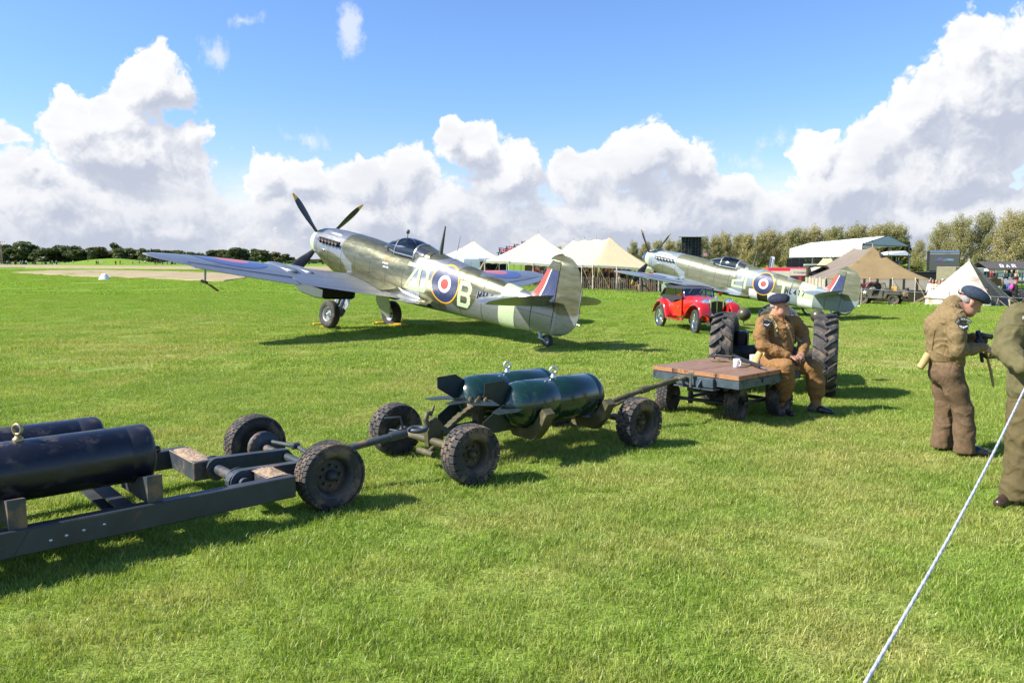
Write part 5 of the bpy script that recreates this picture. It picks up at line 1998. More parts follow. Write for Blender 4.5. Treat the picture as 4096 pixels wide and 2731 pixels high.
mb = MB()
mb.rings([car_ring(x) for x in (1.26, 1.1, .9, .65, .42)], True, True, True, True)
mb.build('bonnet', car_red, car)
mb = MB()
mb.rings([car_ring(x) for x in (.412, .3, .2, .0, -.2, -.35, -.5, -.62, -.75, -.85, -1.0, -1.15, -1.30, -1.42)], True, True, True, True)
mb.build('body', car_red, car)
for sd in (-1, 1):
 mb = MB()
 mb.prism([(.14, .42), (.14, .92), (-.1, .86), (-.45, .80), (-.52, .42)], (0, sd * .503, 0), (1, 0, 0), (0, 0, 1), -.012 if sd < 0 else .012)
 d_ = mb.build('door', car_red, car)
 mb = MB()
 mb.tube([(.06, sd * .53, .70), (.0, sd * .545, .70), (-.06, sd * .54, .69)], .010, 6)
 mb.build('handle', chrome, d_)
 mb = MB()
 for x in (.95, .85, .75, .65):
  mb.box((x, sd * (car_sec(x)[1] + .002), .74), (.018, .008, .20))
 mb.build('bonnet_louvre', car_red, car)
 # front wing: a swept strip arched over the wheel and run back to the running board
 path = [(1.62, .52), (1.60, .66), (1.50, .79), (1.34, .86), (1.18, .865), (1.0, .82), (.82, .70), (.66, .55), (.50, .43), (.34, .36), (.2, .335)]
 mb = MB()
 rs = []
 for i, (x, z) in enumerate(path):
  wi, wo = .30 + .04 * (i > 7), .655
  crown = .035
  rs.append([(x, sd * (wi + (wo - wi) * k / 6), z + crown * math.sin(math.pi * (.25 + .75 * k / 6)) - (.05 if k == 6 else 0)) for k in range(7)] + [(x - .012 * (i < 3), sd * (wi + (wo - wi) * k / 6), z - .014 + crown * math.sin(math.pi * (.25 + .75 * k / 6)) - (.05 if k == 6 else 0)) for k in range(6, -1, -1)])
 mb.rings(rs, True, True, True, True)
 # inner valance between wing and bonnet
 mb.prism([(1.5, .40), (1.5, .78), (1.2, .86), (.9, .76), (.6, .50), (.55, .40)], (0, sd * .30, 0), (1, 0, 0), (0, 0, 1), .01)
 mb.build('front_wing', car_red, car)
 mb = MB()
 mb.box((-.22, sd * .56, .335), (.85, .20, .03), bev=.008)
 mb.build('running_board', car_red, car)
 path = [(-.64, .36), (-.70, .52), (-.80, .70), (-.95, .82), (-1.12, .87), (-1.30, .84), (-1.46, .74), (-1.58, .58), (-1.66, .44)]
 rs = []
 for i, (x, z) in enumerate(path):
  wi, wo = .46, .66
  rs.append([(x, sd * (wi + (wo - wi) * k / 5), z + .04 * math.sin(math.pi * (.3 + .7 * k / 5)) - (.05 if k == 5 else 0)) for k in range(6)] + [(x, sd * (wi + (wo - wi) * k / 5), z - .016 + .04 * math.sin(math.pi * (.3 + .7 * k / 5)) - (.05 if k == 5 else 0)) for k in range(5, -1, -1)])
 mb = MB()
 mb.rings(rs, True, True, True, True)
 mb.build('rear_wing', car_red, car)
 mb = MB()
 mb.lathe([(.012, .02), (.07, .03), (.105, .09), (.112, .14), (.112, .155)], (1.20, sd * .36, .885), (1, 0, .02), 24, True, False, mi=0)
 mb.lathe([(.108, .15), (.06, .168), (.001, .172)], (1.20, sd * .36, .885), (1, 0, .02), 24, mi=1)
 mb.tube([(1.28, sd * .36, .79), (1.28, sd * .22, .78)], .014, 6, mi=0)
 mb.build('headlamp', [chrome, mat('lamp_lens', (.75, .77, .78), .08, .6, .1, 30, coat=.6)], car)
 mb = MB()
 mb.ball((1.22, sd * .56, .925), .030, 10, 6)
 mb.build('side_lamp', chrome, car)
 mb = MB()
 mb.prism([(0, .0), (.10, -.0), (.10, .10), (0, .10)], (.26, sd * .62, 1.02), (0, 1, 0), (0, 0, 1), .02)
 mb.tube([(.25, sd * .48, 1.0), (.26, sd * .62, 1.05)], .008, 6)
 mb.build('wing_mirror', [car_red], car)
# radiator shell with two dark slatted panels
mb = MB()
poly_o = [(-.205, .40), (-.215, .86), (-.20, .96), (-.12, 1.0), (0, 1.03), (.12, 1.0), (.20, .96), (.215, .86), (.205, .40)]
mb.prism(poly_o, (1.25, 0, 0), (0, 1, 0), (0, 0, 1), .10)
mb.build('radiator_shell', chrome, car)
mb = MB()
for y0_, y1_ in ((-.175, -.010), (.010, .175)):
 mb.prism([(y0_, .43), (y0_, .90), (y1_, .93), (y1_, .43)] if y1_ < 0.05 and y0_ < -.1 else [(y0_, .43), (y0_, .93), (y1_, .90), (y1_, .43)], (1.351, 0, 0), (0, 1, 0), (0, 0, 1), .004)
 for k in range(8):
  y = y0_ + (y1_ - y0_) * (k + .5) / 8
  mb.box((1.360, y, .665), (.010, .008, .46))
mb.build('radiator_slats', black_gloss, car)
mb = MB()
mb.lathe([(.035, 0), (.035, .02), (.02, .035), (.02, .05), (.035, .06), (.02, .075), (.001, .08)], (1.30, 0, 1.02), (0, 0, 1), 14)
mb.lathe([(.04, 0), (.036, .008), (.001, .01)], (1.352, 0, .955), (1, 0, 0), 14)
mb.build('filler_cap', chrome, car)
mb = MB()
mb.box((1.42, 0, .36), (.03, .78, .04))
mb.tube([(1.42, -.32, .46), (1.42, .32, .46)], .014, 6)
mb.box((1.30, -.30, .38), (.35, .05, .08))
mb.box((1.30, .30, .38), (.35, .05, .08))
mb.build('front_apron', car_red, car)
mb = MB()
mb.lathe([(.02, -.08), (.03, 0), (.06, .03), (.065, .045), (.001, .04)], (1.42, -.22, .53), (1, -.1, 0), 16)
mb.build('horn', chrome, car)
mb = MB()
mb.lathe([(.055, -.02), (.058, .03), (.03, .04), (.001, .042)], (1.43, -.02, .47), (1, 0, 0), 16)
mb.build('badge_lamp', car_red, car)
mb = MB()
mb.box((1.455, -.13, .30), (.012, .44, .105), mi=0)
pj = lambda a, b_, l: Vector((1.462 + l, a, b_))
letters(mb, 'BNX', -.335, .262, .075, .078, .032, .014, pj, .001, 0, 1)
for z in (.350, .2495):
 mb.box((1.4618, -.13, z), (.003, .44, .005), mi=1)
for y in (-.3485, .0885):
 mb.box((1.4618, y, .30), (.0035, .005, .105), mi=1)
mb.build('number_plate', [black_gloss, roundel_white], car)
# windscreen, hood and side screens
fr_p = [(.22, -.46, .99), (.14, -.45, 1.25), (.14, .45, 1.25), (.22, .46, .99)]
mb = MB()
mb.tube(fr_p + [fr_p[0]], .014, 6)
mb.build('windscreen_frame', chrome, car)
mb = MB()
mb.add(fr_p, [(0, 1, 2, 3)])
mb.build('windscreen', car_glass, car)
for y in (-.18, .16):
 mb = MB()
 mb.tube([(.155, y, 1.24), (.20, y - .13, 1.10)], .006, 5)
 mb.build('wiper', chrome, car)
mb = MB()
rs = []
for x, z, w in ((.17, 1.255, .47), (.0, 1.29, .50), (-.4, 1.31, .51), (-.8, 1.29, .51), (-1.02, 1.24, .50), (-1.18, 1.12, .50), (-1.36, .97, .48)):
 rs.append([(x, -w, z - .07), (x, -w * .97, z - .02), (x, -w * .7, z), (x, 0, z + .015), (x, w * .7, z), (x, w * .97, z - .02), (x, w, z - .07)])
mb.rings(rs, False, False, False, True)
mb.build('hood', hood_cloth, car)
for sd in (-1, 1):
 mb = MB()
 y = sd * .497
 # cloth frame of the side screen, two clear panels
 def bar(pts, w=.035):
  mb.tube([(x, y, z) for x, z in pts], w, 4, flat=.35)
 bar([(.18, .99), (.14, 1.22)], .022)
 bar([(-.30, .97), (-.33, 1.24)], .022)
 bar([(.16, 1.225), (-.95, 1.235)], .03)
 bar([(-1.0, 1.22), (-1.32, .98)], .05)
 mb.prism([(.18, .93), (.18, 1.04), (-.3, 1.02), (-1.28, 1.02), (-1.28, .93), (-.9, .88), (-.84, .55), (-.78, .42), (-.72, .72), (-.5, .82), (-.2, .90)], (0, y + sd * .004, 0), (1, 0, 0), (0, 0, 1), .008)
 mb.build('side_screen', hood_cloth, car)
 mb = MB()
 mb.add([(.15, y, 1.03), (.12, y, 1.21), (-.30, y, 1.225), (-.28, y, 1.02)], [(0, 1, 2, 3)])
 mb.add([(-.35, y, 1.02), (-.37, y, 1.225), (-.93, y, 1.215), (-1.18, y, 1.02)], [(0, 1, 2, 3)])
 mb.build('side_window', glass_mat('celluloid', (.7, .75, .78), .12, .18), car)
mb = MB()
for y in (-.22, .22):
 mb.box((-.45, y, .86), (.14, .36, .42), bev=.05)
mb.box((.05, .0, .96), (.08, .8, .16), bev=.02)
mb.build('seats', mat('red_leather', (.28, .02, .018), .5, 0, .2), car)
mb = MB()
mb.box((.1, 0, .40), (2.9, .5, .12))
mb.box((-1.2, 0, .33), (.1, 1.0, .08))
mb.box((1.2, 0, .33), (.08, 1.0, .06))
mb.build('underframe', black_gloss, car)

# ------------------------------------------------------------------ people: figures grown as one blended volume
class Field:
 """signed distance volume; capsules and ellipsoids blend into one body, later turned into one continuous mesh"""
 def __init__(s, lo, hi, h):
  s.h = h
  s.lo = np.array(lo, float)
  s.n = np.maximum(4, np.ceil((np.array(hi, float) - s.lo) / h).astype(int) + 1)
  s.D = np.full(s.n, 9.0, np.float32)

 def _win(s, lo, hi):
  a = np.clip(np.floor((lo - s.lo) / s.h).astype(int), 0, s.n)
  b = np.clip(np.ceil((hi - s.lo) / s.h).astype(int) + 1, 0, s.n)
  if np.any(b <= a):
   return None
  sl = tuple(slice(i, j) for i, j in zip(a, b))
  g = np.meshgrid(*[s.lo[i] + s.h * np.arange(a[i], b[i]) for i in range(3)], indexing='ij')
  return sl, np.stack(g, -1).astype(np.float32)

 def _blend(s, sl, d, k, sub):
  e = s.D[sl]
  if sub:
   s.D[sl] = np.maximum(e, -d) if k <= 0 else -s._smin(-e, d, k)
  else:
   s.D[sl] = s._smin(e, d, k)

 @staticmethod
 def _smin(a, b, k):
  if k <= 0:
   return np.minimum(a, b)
  t = np.clip(.5 + .5 * (b - a) / k, 0, 1)
  return b + (a - b) * t - k * t * (1 - t)

 def cap(s, a, b, ra, rb=None, k=.03, sub=False, flat=None):
  a, b = np.array(a, float), np.array(b, float)
  rb = ra if rb is None else rb
  m = max(ra, rb) + max(k, .02) + .03
  w = s._win(np.minimum(a, b) - m, np.maximum(a, b) + m)
  if w:
   sl, P = w
   ab = b - a
   t = np.clip(((P - a) @ ab) / max(1e-9, ab @ ab), 0, 1)
   q = P - (a + t[..., None] * ab)
   if flat is not None:               # squeeze along a direction: sleeves, torsos, straps
    ax, f = np.array(flat[0], float), flat[1]
    ax = ax / np.linalg.norm(ax)
    q = q + (q @ ax)[..., None] * ax * (f - 1)
   s._blend(sl, np.linalg.norm(q, axis=-1) - (ra + (rb - ra) * t), k, sub)
  return s

 def chain(s, pts, rs, k=.03, flat=None):
  for i in range(len(pts) - 1):
   s.cap(pts[i], pts[i + 1], rs[i], rs[i + 1], k, flat=flat)
  return s

 def ell(s, c, r, k=.03, rot=None, sub=False):
  c, r = np.array(c, float), np.array(r, float)
  m = r.max() + max(k, .02) + .03
  w = s._win(c - m, c + m)
  if w:
   sl, P = w
   q = P - c
   if rot is not None:
    q = q @ np.array(rot)
   d = (np.linalg.norm(q / r, axis=-1) - 1) * r.min()
   s._blend(sl, d, k, sub)
  return s

 def folds(s, amp, freq, seed=0):
  """creases of cloth: ridged ripples running over the surface"""
  r = np.random.default_rng(seed)
  m = np.abs(s.D) < .05
  idx = np.argwhere(m)
  P = s.lo + idx * s.h
  v = np.zeros(len(P))
  for i in range(7):
   d = r.normal(size=3)
   d /= np.linalg.norm(d)
   d2 = r.normal(size=3)
   ph = r.random() * 6.28
   v += np.sin(P @ d * freq * (.6 + .9 * r.random()) + ph + 1.6 * np.sin(P @ d2 * freq * .35))
  v = np.abs(v / 3.0)
  v = np.minimum(v, .75) - .35
  s.D[m] += (amp * v).astype(np.float32)
  return s

 def cut(s, p, n):
  """keep the side the normal points away from"""
  p, n = np.array(p, float), np.array(n, float)
  n /= np.linalg.norm(n)
  g = np.meshgrid(*[s.lo[i] + s.h * np.arange(s.n[i]) for i in range(3)], indexing='ij', sparse=True)
  s.D = np.maximum(s.D, ((g[0] - p[0]) * n[0] + (g[1] - p[1]) * n[1] + (g[2] - p[2]) * n[2]).astype(np.float32))
  return s

 def mesh(s, name):
  D = s.D.copy()
  D[0], D[-1], D[:, 0], D[:, -1], D[:, :, 0], D[:, :, -1] = 9, 9, 9, 9, 9, 9
  ins = D < 0
  c = [D[i:D.shape[0] - 1 + i, j:D.shape[1] - 1 + j, k:D.shape[2] - 1 + k] for i in (0, 1) for j in (0, 1) for k in (0, 1)]
  ci = [x < 0 for x in c]
  cnt = sum(x.astype(np.int8) for x in ci)
  act = (cnt > 0) & (cnt < 8)
  idx = np.argwhere(act)
  cc = np.stack([x[act] for x in c], 1).astype(np.float64)
  off = np.array([(i, j, k) for i in (0, 1) for j in (0, 1) for k in (0, 1)], float)
  acc, num = np.zeros((len(idx), 3)), np.zeros(len(idx))
  for a, b in [(0, 1), (2, 3), (4, 5), (6, 7), (0, 2), (1, 3), (4, 6), (5, 7), (0, 4), (1, 5), (2, 6), (3, 7)]:
   x = (cc[:, a] < 0) != (cc[:, b] < 0)
   t = np.where(x, cc[:, a] / np.where(x, cc[:, a] - cc[:, b], 1), 0)
   acc += np.where(x[:, None], off[a] + (off[b] - off[a]) * t[:, None], 0)
   num += x
  V = s.lo + s.h * (idx + acc / num[:, None])
  vid = np.full(act.shape, -1, np.int64)
  vid[act] = np.arange(len(idx))
  F = []
  for ax in range(3):
   o1, o2 = [(1, 2), (2, 0), (0, 1)][ax]
   sl0 = [slice(None)] * 3
   sl1 = [slice(None)] * 3
   sl0[ax], sl1[ax] = slice(0, -1), slice(1, None)
   ch = ins[tuple(sl0)] != ins[tuple(sl1)]
   e = np.argwhere(ch)
   e = e[(e[:, o1] > 0) & (e[:, o2] > 0) & (e[:, o1] < D.shape[o1] - 1) & (e[:, o2] < D.shape[o2] - 1)]
   u1, u2 = np.zeros(3, int), np.zeros(3, int)
   u1[o1], u2[o2] = 1, 1
   q = np.stack([vid[tuple((e - u1 - u2).T)], vid[tuple((e - u2).T)], vid[tuple(e.T)], vid[tuple((e - u1).T)]], 1)
   fl = ins[tuple(e.T)]
   q[~fl] = q[~fl][:, ::-1]
   F.append(q)
  F = np.concatenate(F)
  F = F[(F >= 0).all(1)]
  return np_mesh(name, V, F, True)


def skin_mat(name, col):
 if name in MATS:
  return MATS[name]
 m = mat(name, col, .5, 0, .14, 30, .08, 120, spec=.4)
 b = m.node_tree.nodes['Principled BSDF']
 b.inputs['Subsurface Weight'].default_value = .12
 b.inputs['Subsurface Radius'].default_value = (.02, .008, .004)
 return m


skin = skin_mat('skin', (.46, .225, .145))
khaki_wool = mat('khaki_wool', (.235, .127, .050), .95, 0, .16, 45, .25, 260, spec=.15, weave=.26)
khaki_wool2 = mat('khaki_brown_wool', (.200, .142, .068), .95, 0, .16, 45, .25, 260, spec=.15, weave=.26)
trouser_brown = mat('trouser_brown', (.135, .088, .050), .95, 0, .18, 45, .25, 260, spec=.15, weave=.26)
olive_cloth = mat('olive_cloth', (.120, .105, .048), .9, 0, .12, 30, .15, 200, spec=.2, weave=.24)
olive_trouser = mat('olive_trouser', (.105, .082, .036), .9, 0, .12, 30, .15, 200, spec=.2, weave=.24)
webbing = mat('webbing', (.44, .33, .15), .9, 0, .15, 60, .3, 200, spec=.1)
beret_navy = mat('beret_navy', (.032, .034, .055), .95, 0, .2, 40, .25, 200, spec=.1)
beret_blue = mat('beret_blue_grey', (.040, .055, .080), .95, 0, .2, 40, .25, 200, spec=.1)
shoe_black = mat('shoe_black', (.015, .014, .014), .28, 0, .3, 20, dirt=(.1, .08, .05), damt=.15, coat=.2)
hair_grey = mat('hair_grey', (.30, .27, .25), .8, 0, .3, 80, .5, 160)
shirt_blue = mat('shirt_pale_blue', (.50, .55, .68), .85, 0, .05)
tie_navy = mat('tie_navy', (.02, .022, .04), .7)
patch_black = mat('patch_black', (.02, .02, .03), .9)
patch_pale = mat('patch_pale', (.62, .66, .62), .9)
lip_dark = mat('lip_dark', (.19, .06, .05), .6)
eye_dark = mat('eye_dark', (.03, .02, .015), .2, coat=.5)
gunmetal = mat('gunmetal', (.045, .04, .042), .38, .6, .2, 20)
gun_blue = mat('gun_blue_black', (.022, .026, .05), .35, .4, .2, 20)
china = mat('china_white', (.78, .76, .78), .18, 0, .02, coat=.5)


def head_frame(fwd, up=(0, 0, 1)):
 f = Vector(fwd).normalized()
 r_ = f.cross(Vector(up)).normalized()
 u = r_.cross(f).normalized()
 return f, r_, u                             # forward, to the wearer's right, up


def head(F, c, fwd, s=1.0, up=(0, 0, 1), jaw=1.0):
 """skull, jaw, brow, nose, lips, chin, ears; c = middle of the head, s = size (1 = 0.235 m tall)"""
 f, r_, u = head_frame(fwd, up)
 c = Vector(c)
 P = lambda a, b, d: c + f * (a * s) + r_ * (b * s) + u * (d * s)
 rot = [[f.x, r_.x, u.x], [f.y, r_.y, u.y], [f.z, r_.z, u.z]]
 E = lambda p, q, k=.02, sub=False: F.ell(p, [x * s for x in q], k, rot, sub)
 E(P(-.012, 0, .035), (.100, .077, .088), .02)
 E(P(.022, 0, -.035), (.068, .062, .082), .03)
 E(P(.045, 0, -.085), (.040, .040 * jaw, .030), .025)
 for q in (-1, 1):
  E(P(.045, q * .033, -.020), (.030, .022, .022), .018)      # cheek
  E(P(.018, q * .052 * jaw, -.075), (.032, .016, .026), .03)       # jaw corner
  F.cap(P(.078, q * .012, .026), P(.068, q * .045, .020), .010 * s, .009 * s, .014)   # brow
  E(P(.086, q * .031, .006), (.015, .017, .011), .008, True)      # eye socket
  E(P(.066, q * .031, .006), (.013, .013, .012), .006)
  E(P(-.012, q * .079, -.008), (.020, .008, .032), .008)           # ear
 F.cap(P(.086, 0, .018), P(.106, 0, -.024), .009 * s, .014 * s, .012)
 F.cap(P(.090, -.012, -.030), P(.090, .012, -.030), .010 * s, .010 * s, .010)
 F.cap(P(.078, -.018, -.055), P(.078, .018, -.055), .008 * s, .008 * s, .012)
 F.cap(P(.074, -.016, -.068), P(.074, .016, -.068), .008 * s, .008 * s, .012)
 F.cap(P(.088, -.02, -.0615), P(.088, .02, -.0615), .003 * s, .003 * s, .004, True)
 return P, (f, r_, u)


def beret(name, P, fr, m, parent, droop=1, s=1.0):
 """soft cap pulled to the wearer's right, with a band"""
 f, r_, u = fr
 c0 = P(0, 0, .06)
 F = Field(np.array(c0) - .24, np.array(c0) + .24, .007)
 rot = [[f.x, r_.x, u.x], [f.y, r_.y, u.y], [f.z, r_.z, u.z]]
 F.ell(P(-.006, 0, .085), (.106 * s, .088 * s, .062 * s), .03, rot)
 F.ell(P(-.004, droop * .022, .088), (.112 * s, .100 * s, .050 * s), .04, rot)
 F.ell(P(.01, droop * .075, .058), (.085 * s, .042 * s, .040 * s), .05, rot)
 F.ell(P(.055, -droop * .01, .105), (.042 * s, .05 * s, .034 * s), .03, rot)
 F.cut(P(0, 0, .036), tuple(-(u - f * .16)))
 o = link(name, F.mesh(name), m, parent)
 mb = MB()
 ring = [P(-.006 + .106 * math.cos(a), .086 * math.sin(a), .045 - .012 * math.cos(a) * -1) for a in np.linspace(0, 2 * math.pi, 29)]
 mb.tube(ring, .007 * s, 6, False)
 mb.build('band', patch_black, o)
 return o


def hand(F, wrist, palm_dir, curl_dir, s=1.0, side=1, spread=.2, curl=.9):
 """palm, four unequal bent fingers and a thumb leaving the side of the palm"""
 w, d = Vector(wrist), Vector(palm_dir).normalized()
 c = Vector(curl_dir)
 c = (c - d * c.dot(d)).normalized()
 l_ = d.cross(c) * side                      # towards the thumb
 for q in (-.028, -.009, .010, .028):
  F.cap(w + l_ * (q * .7 * s), w + d * (.080 * s) + l_ * (q * s), .014 * s, .012 * s, .012)
 for q, L in ((-.030, .058), (-.010, .070), (.010, .076), (.030, .068)):
  p0 = w + d * (.082 * s) + l_ * (q * s)
  a1, a2 = curl * .6, curl * 1.3
  p1 = p0 + (d * math.cos(a1) + c * math.sin(a1)) * (L * .52 * s)
  p2 = p1 + (d * math.cos(a2) + c * math.sin(a2)) * (L * .48 * s)
  F.cap(p0, p1, .0095 * s, .0088 * s, .004)
  F.cap(p1, p2, .0088 * s, .0075 * s, .004)
 t0 = w + d * (.022 * s) + l_ * (.030 * s)
 t1 = t0 + (l_ * .8 + d * .7 + c * .25).normalized() * (.036 * s)
 t2 = t1 + (d * .9 + c * .5 - l_ * .1).normalized() * (.032 * s)
 F.cap(t0, t1, .014 * s, .011 * s, .008)
 F.cap(t1, t2, .011 * s, .009 * s, .004)


def eyes(P, fr, parent, s=1.0):
 for q in (-1, 1):
  mb = MB()
  mb.ball(P(.0765, q * .031, .006), .0085 * s, 8, 6)
  mb.build('eye', eye_dark, parent)
  mb = MB()
  mb.tube([P(.089, q * .013, .031), P(.084, q * .034, .034), P(.072, q * .050, .027)], .0065 * s, 5)
  mb.build('eyebrow', hair_grey, parent)


def mouth(P, parent):
 mb = MB()
 mb.tube([P(.083, -.022, -.0625), P(.0895, 0, -.0605), P(.083, .022, -.0625)], .0042, 5)
 mb.build('mouth', lip_dark, parent)


def sew(mb, O, ux, uy, nn):
 """lettering plane on cloth"""
 return lambda a, b, l: O + ux * a + uy * b + nn * l


def sleeve_badge(parent, O, ux, uy, nn, text, sc=1.0):
 pj = sew(None, O, ux, uy, nn)
 mb = MB()
 vs, fs = [], []
 for i in range(9):
  a = R(150 - 120 * i / 8)
  for r in (.058, .086):
   vs.append(pj(r * math.cos(a) * sc, (r * math.sin(a) - .035) * sc, .003))
 fs = [(2 * i, 2 * i + 1, 2 * i + 3, 2 * i + 2) for i in range(8)]
 mb.add(vs, fs, False, 0)
 n = len(text)
 for i, ch in enumerate(text):
  a = R(146 - 112 * (i + .5) / n)
  if ch == ' ':
   continue
  e, e2 = Vector((math.cos(a), math.sin(a))), Vector((math.sin(a), -math.cos(a)))
  q = lambda p, b_, l: pj((e.x * (.064 + b_) + e2.x * p) * sc, (e.y * (.064 + b_) + e2.y * p - .035) * sc, l)
  letters(mb, ch, -.0035, .0, .007, .015, 0, .0024, q, .0042, 0, 1, .5)
 mb.build('shoulder_title', [patch_black, patch_pale], parent)
 mb = MB()
 mb.add([pj(-.042 * sc, -.062 * sc, .003), pj(.042 * sc, -.062 * sc, .003), pj(.042 * sc, -.002 * sc, .003), pj(-.042 * sc, -.002 * sc, .003)], [(0, 1, 2, 3)], False, 0)
 for q in (-1, 1):                           # spread wings of the bird badge
  mb.add([pj(q * .004 * sc, -.040 * sc, .0045), pj(q * .012 * sc, -.026 * sc, .0045), pj(q * .036 * sc, -.020 * sc, .0045), pj(q * .034 * sc, -.029 * sc, .0045), pj(q * .016 * sc, -.040 * sc, .0045)], [(0, 1, 2, 3, 4)], False, 1)
 mb.add([pj(-.006 * sc, -.047 * sc, .0048), pj(.008 * sc, -.047 * sc, .0048), pj(.006 * sc, -.030 * sc, .0048), pj(-.004 * sc, -.028 * sc, .0048)], [(0, 1, 2, 3)], False, 1)
 mb.build('bird_badge', [patch_black, patch_pale], parent)


def shoe(parent, heel, toe_dir, L=.27, m=None):
 d = Vector((toe_dir[0], toe_dir[1], 0)).normalized()
 h = Vector(heel)
 F = Field(np.array(h) - .36, np.array(h) + .36, .008)
 F.cap(h + Vector((0, 0, .045)), h + d * (L * .38) + Vector((0, 0, .050)), .042, .044, .02)
 F.cap(h + d * (L * .38) + Vector((0, 0, .045)), h + d * (L * .74) + Vector((0, 0, .032)), .046, .036, .03)
 F.cap(h + Vector((0, 0, .05)), h + d * .03 + Vector((0, 0, .11)), .045, .042, .03)
 F.cut((h.x, h.y, h.z + .004), (0, 0, -1))
 return link('shoe', F.mesh('shoe'), m or shoe_black, parent)


# --- the man sitting on the corner of the cart
J = lambda px, py, Y: at(px, py, Y)
sit = thing('person', 'seated man in khaki battledress and navy beret on the cart corner, hands clasped', 'person', (3.0, 9.1, gz(3.0, 9.1)))
inv = Vector(sit.location)
L_ = lambda v: Vector(v) - inv
pel, chest, neck = L_(J(3082, 1442, 9.12)), L_(J(3112, 1320, 9.10)), L_(J(3108, 1270, 9.12))
shR, shL = L_(J(3052, 1290, 8.98)), L_(J(3180, 1288, 9.26))
elR, wrR = L_(J(3050, 1382, 8.86)), L_(J(3158, 1425, 8.74))
elL, wrL = L_(J(3216, 1368, 9.16)), L_(J(3208, 1418, 8.86))
hipR, hipL = L_(J(3076, 1452, 9.00)), L_(J(3140, 1450, 9.20))
knR, knL = L_(J(3146, 1468, 8.72)), L_(J(3250, 1468, 8.98))
anR, anL = L_(Vector((3.13, 8.99, .13))), L_(Vector((3.585, 9.07, .13)))
hc = L_(J(3118, 1224, 9.07))
lo, hi = np.array([-.42, -.62, -.02]), np.array([.80, .40, 1.55])
fw = (.82, -.58, .02)
F = Field(lo, hi, .0065)
P, fr = head(F, hc, fw, .98, jaw=1.15)
F.cap(neck - Vector((0, 0, .05)), hc - Vector((0, 0, .06)) - fr[0] * .02, .066, .062, .03)
F.cap(pel, neck, .10, .09)
for a, b, c in ((shR, elR, wrR), (shL, elL, wrL)):
 F.cap(a, b, .045, .040)
 F.cap(b, c, .040, .030)
for a, b, c in ((hipR, knR, anR), (hipL, knL, anL)):
 F.cap(a, b, .06, .05)
 F.cap(b, c, .05, .035)
hm = L_(J(3192, 1434, 8.72))
hand(F, wrR + (hm - wrR) * .15, (hm - wrR) + Vector((.03, .02, 0)), (.1, .3, -1), .95, -1, curl=.9)
hand(F, wrL + (hm - wrL) * .1, (hm + Vector((-.03, -.045, .0)) - wrL), (-.7, -.3, -.6), .95, 1, curl=.8)
link('body', F.mesh('body'), skin, sit)
eyes(P, fr, sit, .98)
mouth(P, sit)
F = Field(lo, hi, .0085)                        # blouse: full chest and belly, gathered at the waist
F.cap(pel + Vector((.02, -.02, .06)), chest + Vector((.0, -.01, -.02)), .175, .165, .05, flat=((.5, .86, 0), .95))
F.ell(pel + Vector((.07, -.07, .16)), (.155, .155, .15), .06)
F.cap(chest, neck - Vector((0, 0, .05)), .165, .085, .06)
F.cap(shR + Vector((.03, .03, 0)), shL - Vector((.03, .03, 0)), .085, .085, .05)
for a, b, c in ((shR, elR, wrR), (shL, elL, wrL)):
 F.chain([a, a + (b - a) * .5 + (Vector((-.03, -.02, 0)) if a is shR else Vector((.03, .02, 0))), b, b + (c - b) * .5, b + (c - b) * .93], [.076, .078, .070, .060, .046], .03)
F.cap(neck - Vector((0, 0, .02)), neck + Vector((0, 0, .025)) + fr[0] * -.01, .088, .078, .03)
F.folds(.012, 58, 3)
F.cut(pel + Vector((0, 0, .0)), (-.15, .1, -1))
F.ell(neck + Vector((.085, -.05, .005)), (.055, .05, .095), .01, sub=True)
link('blouse', F.mesh('blouse'), khaki_wool, sit)
F = Field(lo, hi, .0085)
F.cap(hipR, hipL, .125, .125, .05)
F.cap(pel + Vector((.0, 0, .05)), pel, .15, .15, .05)
for a, b, c, q in ((hipR, knR, anR, 0), (hipL, knL, anL, 1)):
 F.chain([a, a + (b - a) * .6, b], [.115, .105, .088], .04)
 F.chain([b, b + (c - b) * .42 + Vector((.02, -.01, 0)), b + (c - b) * .70 + Vector((.015, .0, 0)), b + (c - b) * .80], [.090, .100, .094, .070], .03)
F.folds(.013, 46, 5)
link('trousers', F.mesh('trousers'), khaki_wool, sit)
mb = MB()
for b, c in ((knR, anR), (knL, anL)):
 mb.lathe([(.064, 0), (.066, .04), (.060, .10), (.052, .16), (.050, .185)], b + (c - b) * .76, c - b, 20, True, False)
mb.build('gaiters', mat('gaiter_tan', (.27, .165, .065), .9, 0, .12, 40, .3, 150), sit)
for an, td in ((anR, (.55, -.75)), (anL, (.80, -.50))):
 d = Vector((td[0], td[1], 0)).normalized()
 shoe(sit, Vector((an.x, an.y, .005)) - d * .05, td, .29)
beret('beret', P, fr, beret_navy, sit, 1, .93)
F = Field(np.array(hc) - .2, np.array(hc) + .2, .007)
F.ell(P(-.045, 0, .005), (.062, .075, .045), .02, [[fr[0].x, fr[1].x, fr[2].x], [fr[0].y, fr[1].y, fr[2].y], [fr[0].z, fr[1].z, fr[2].z]])
F.cut(P(0.0, 0, 0), tuple(fr[0]))
link('hair', F.mesh('hair'), hair_grey, sit)
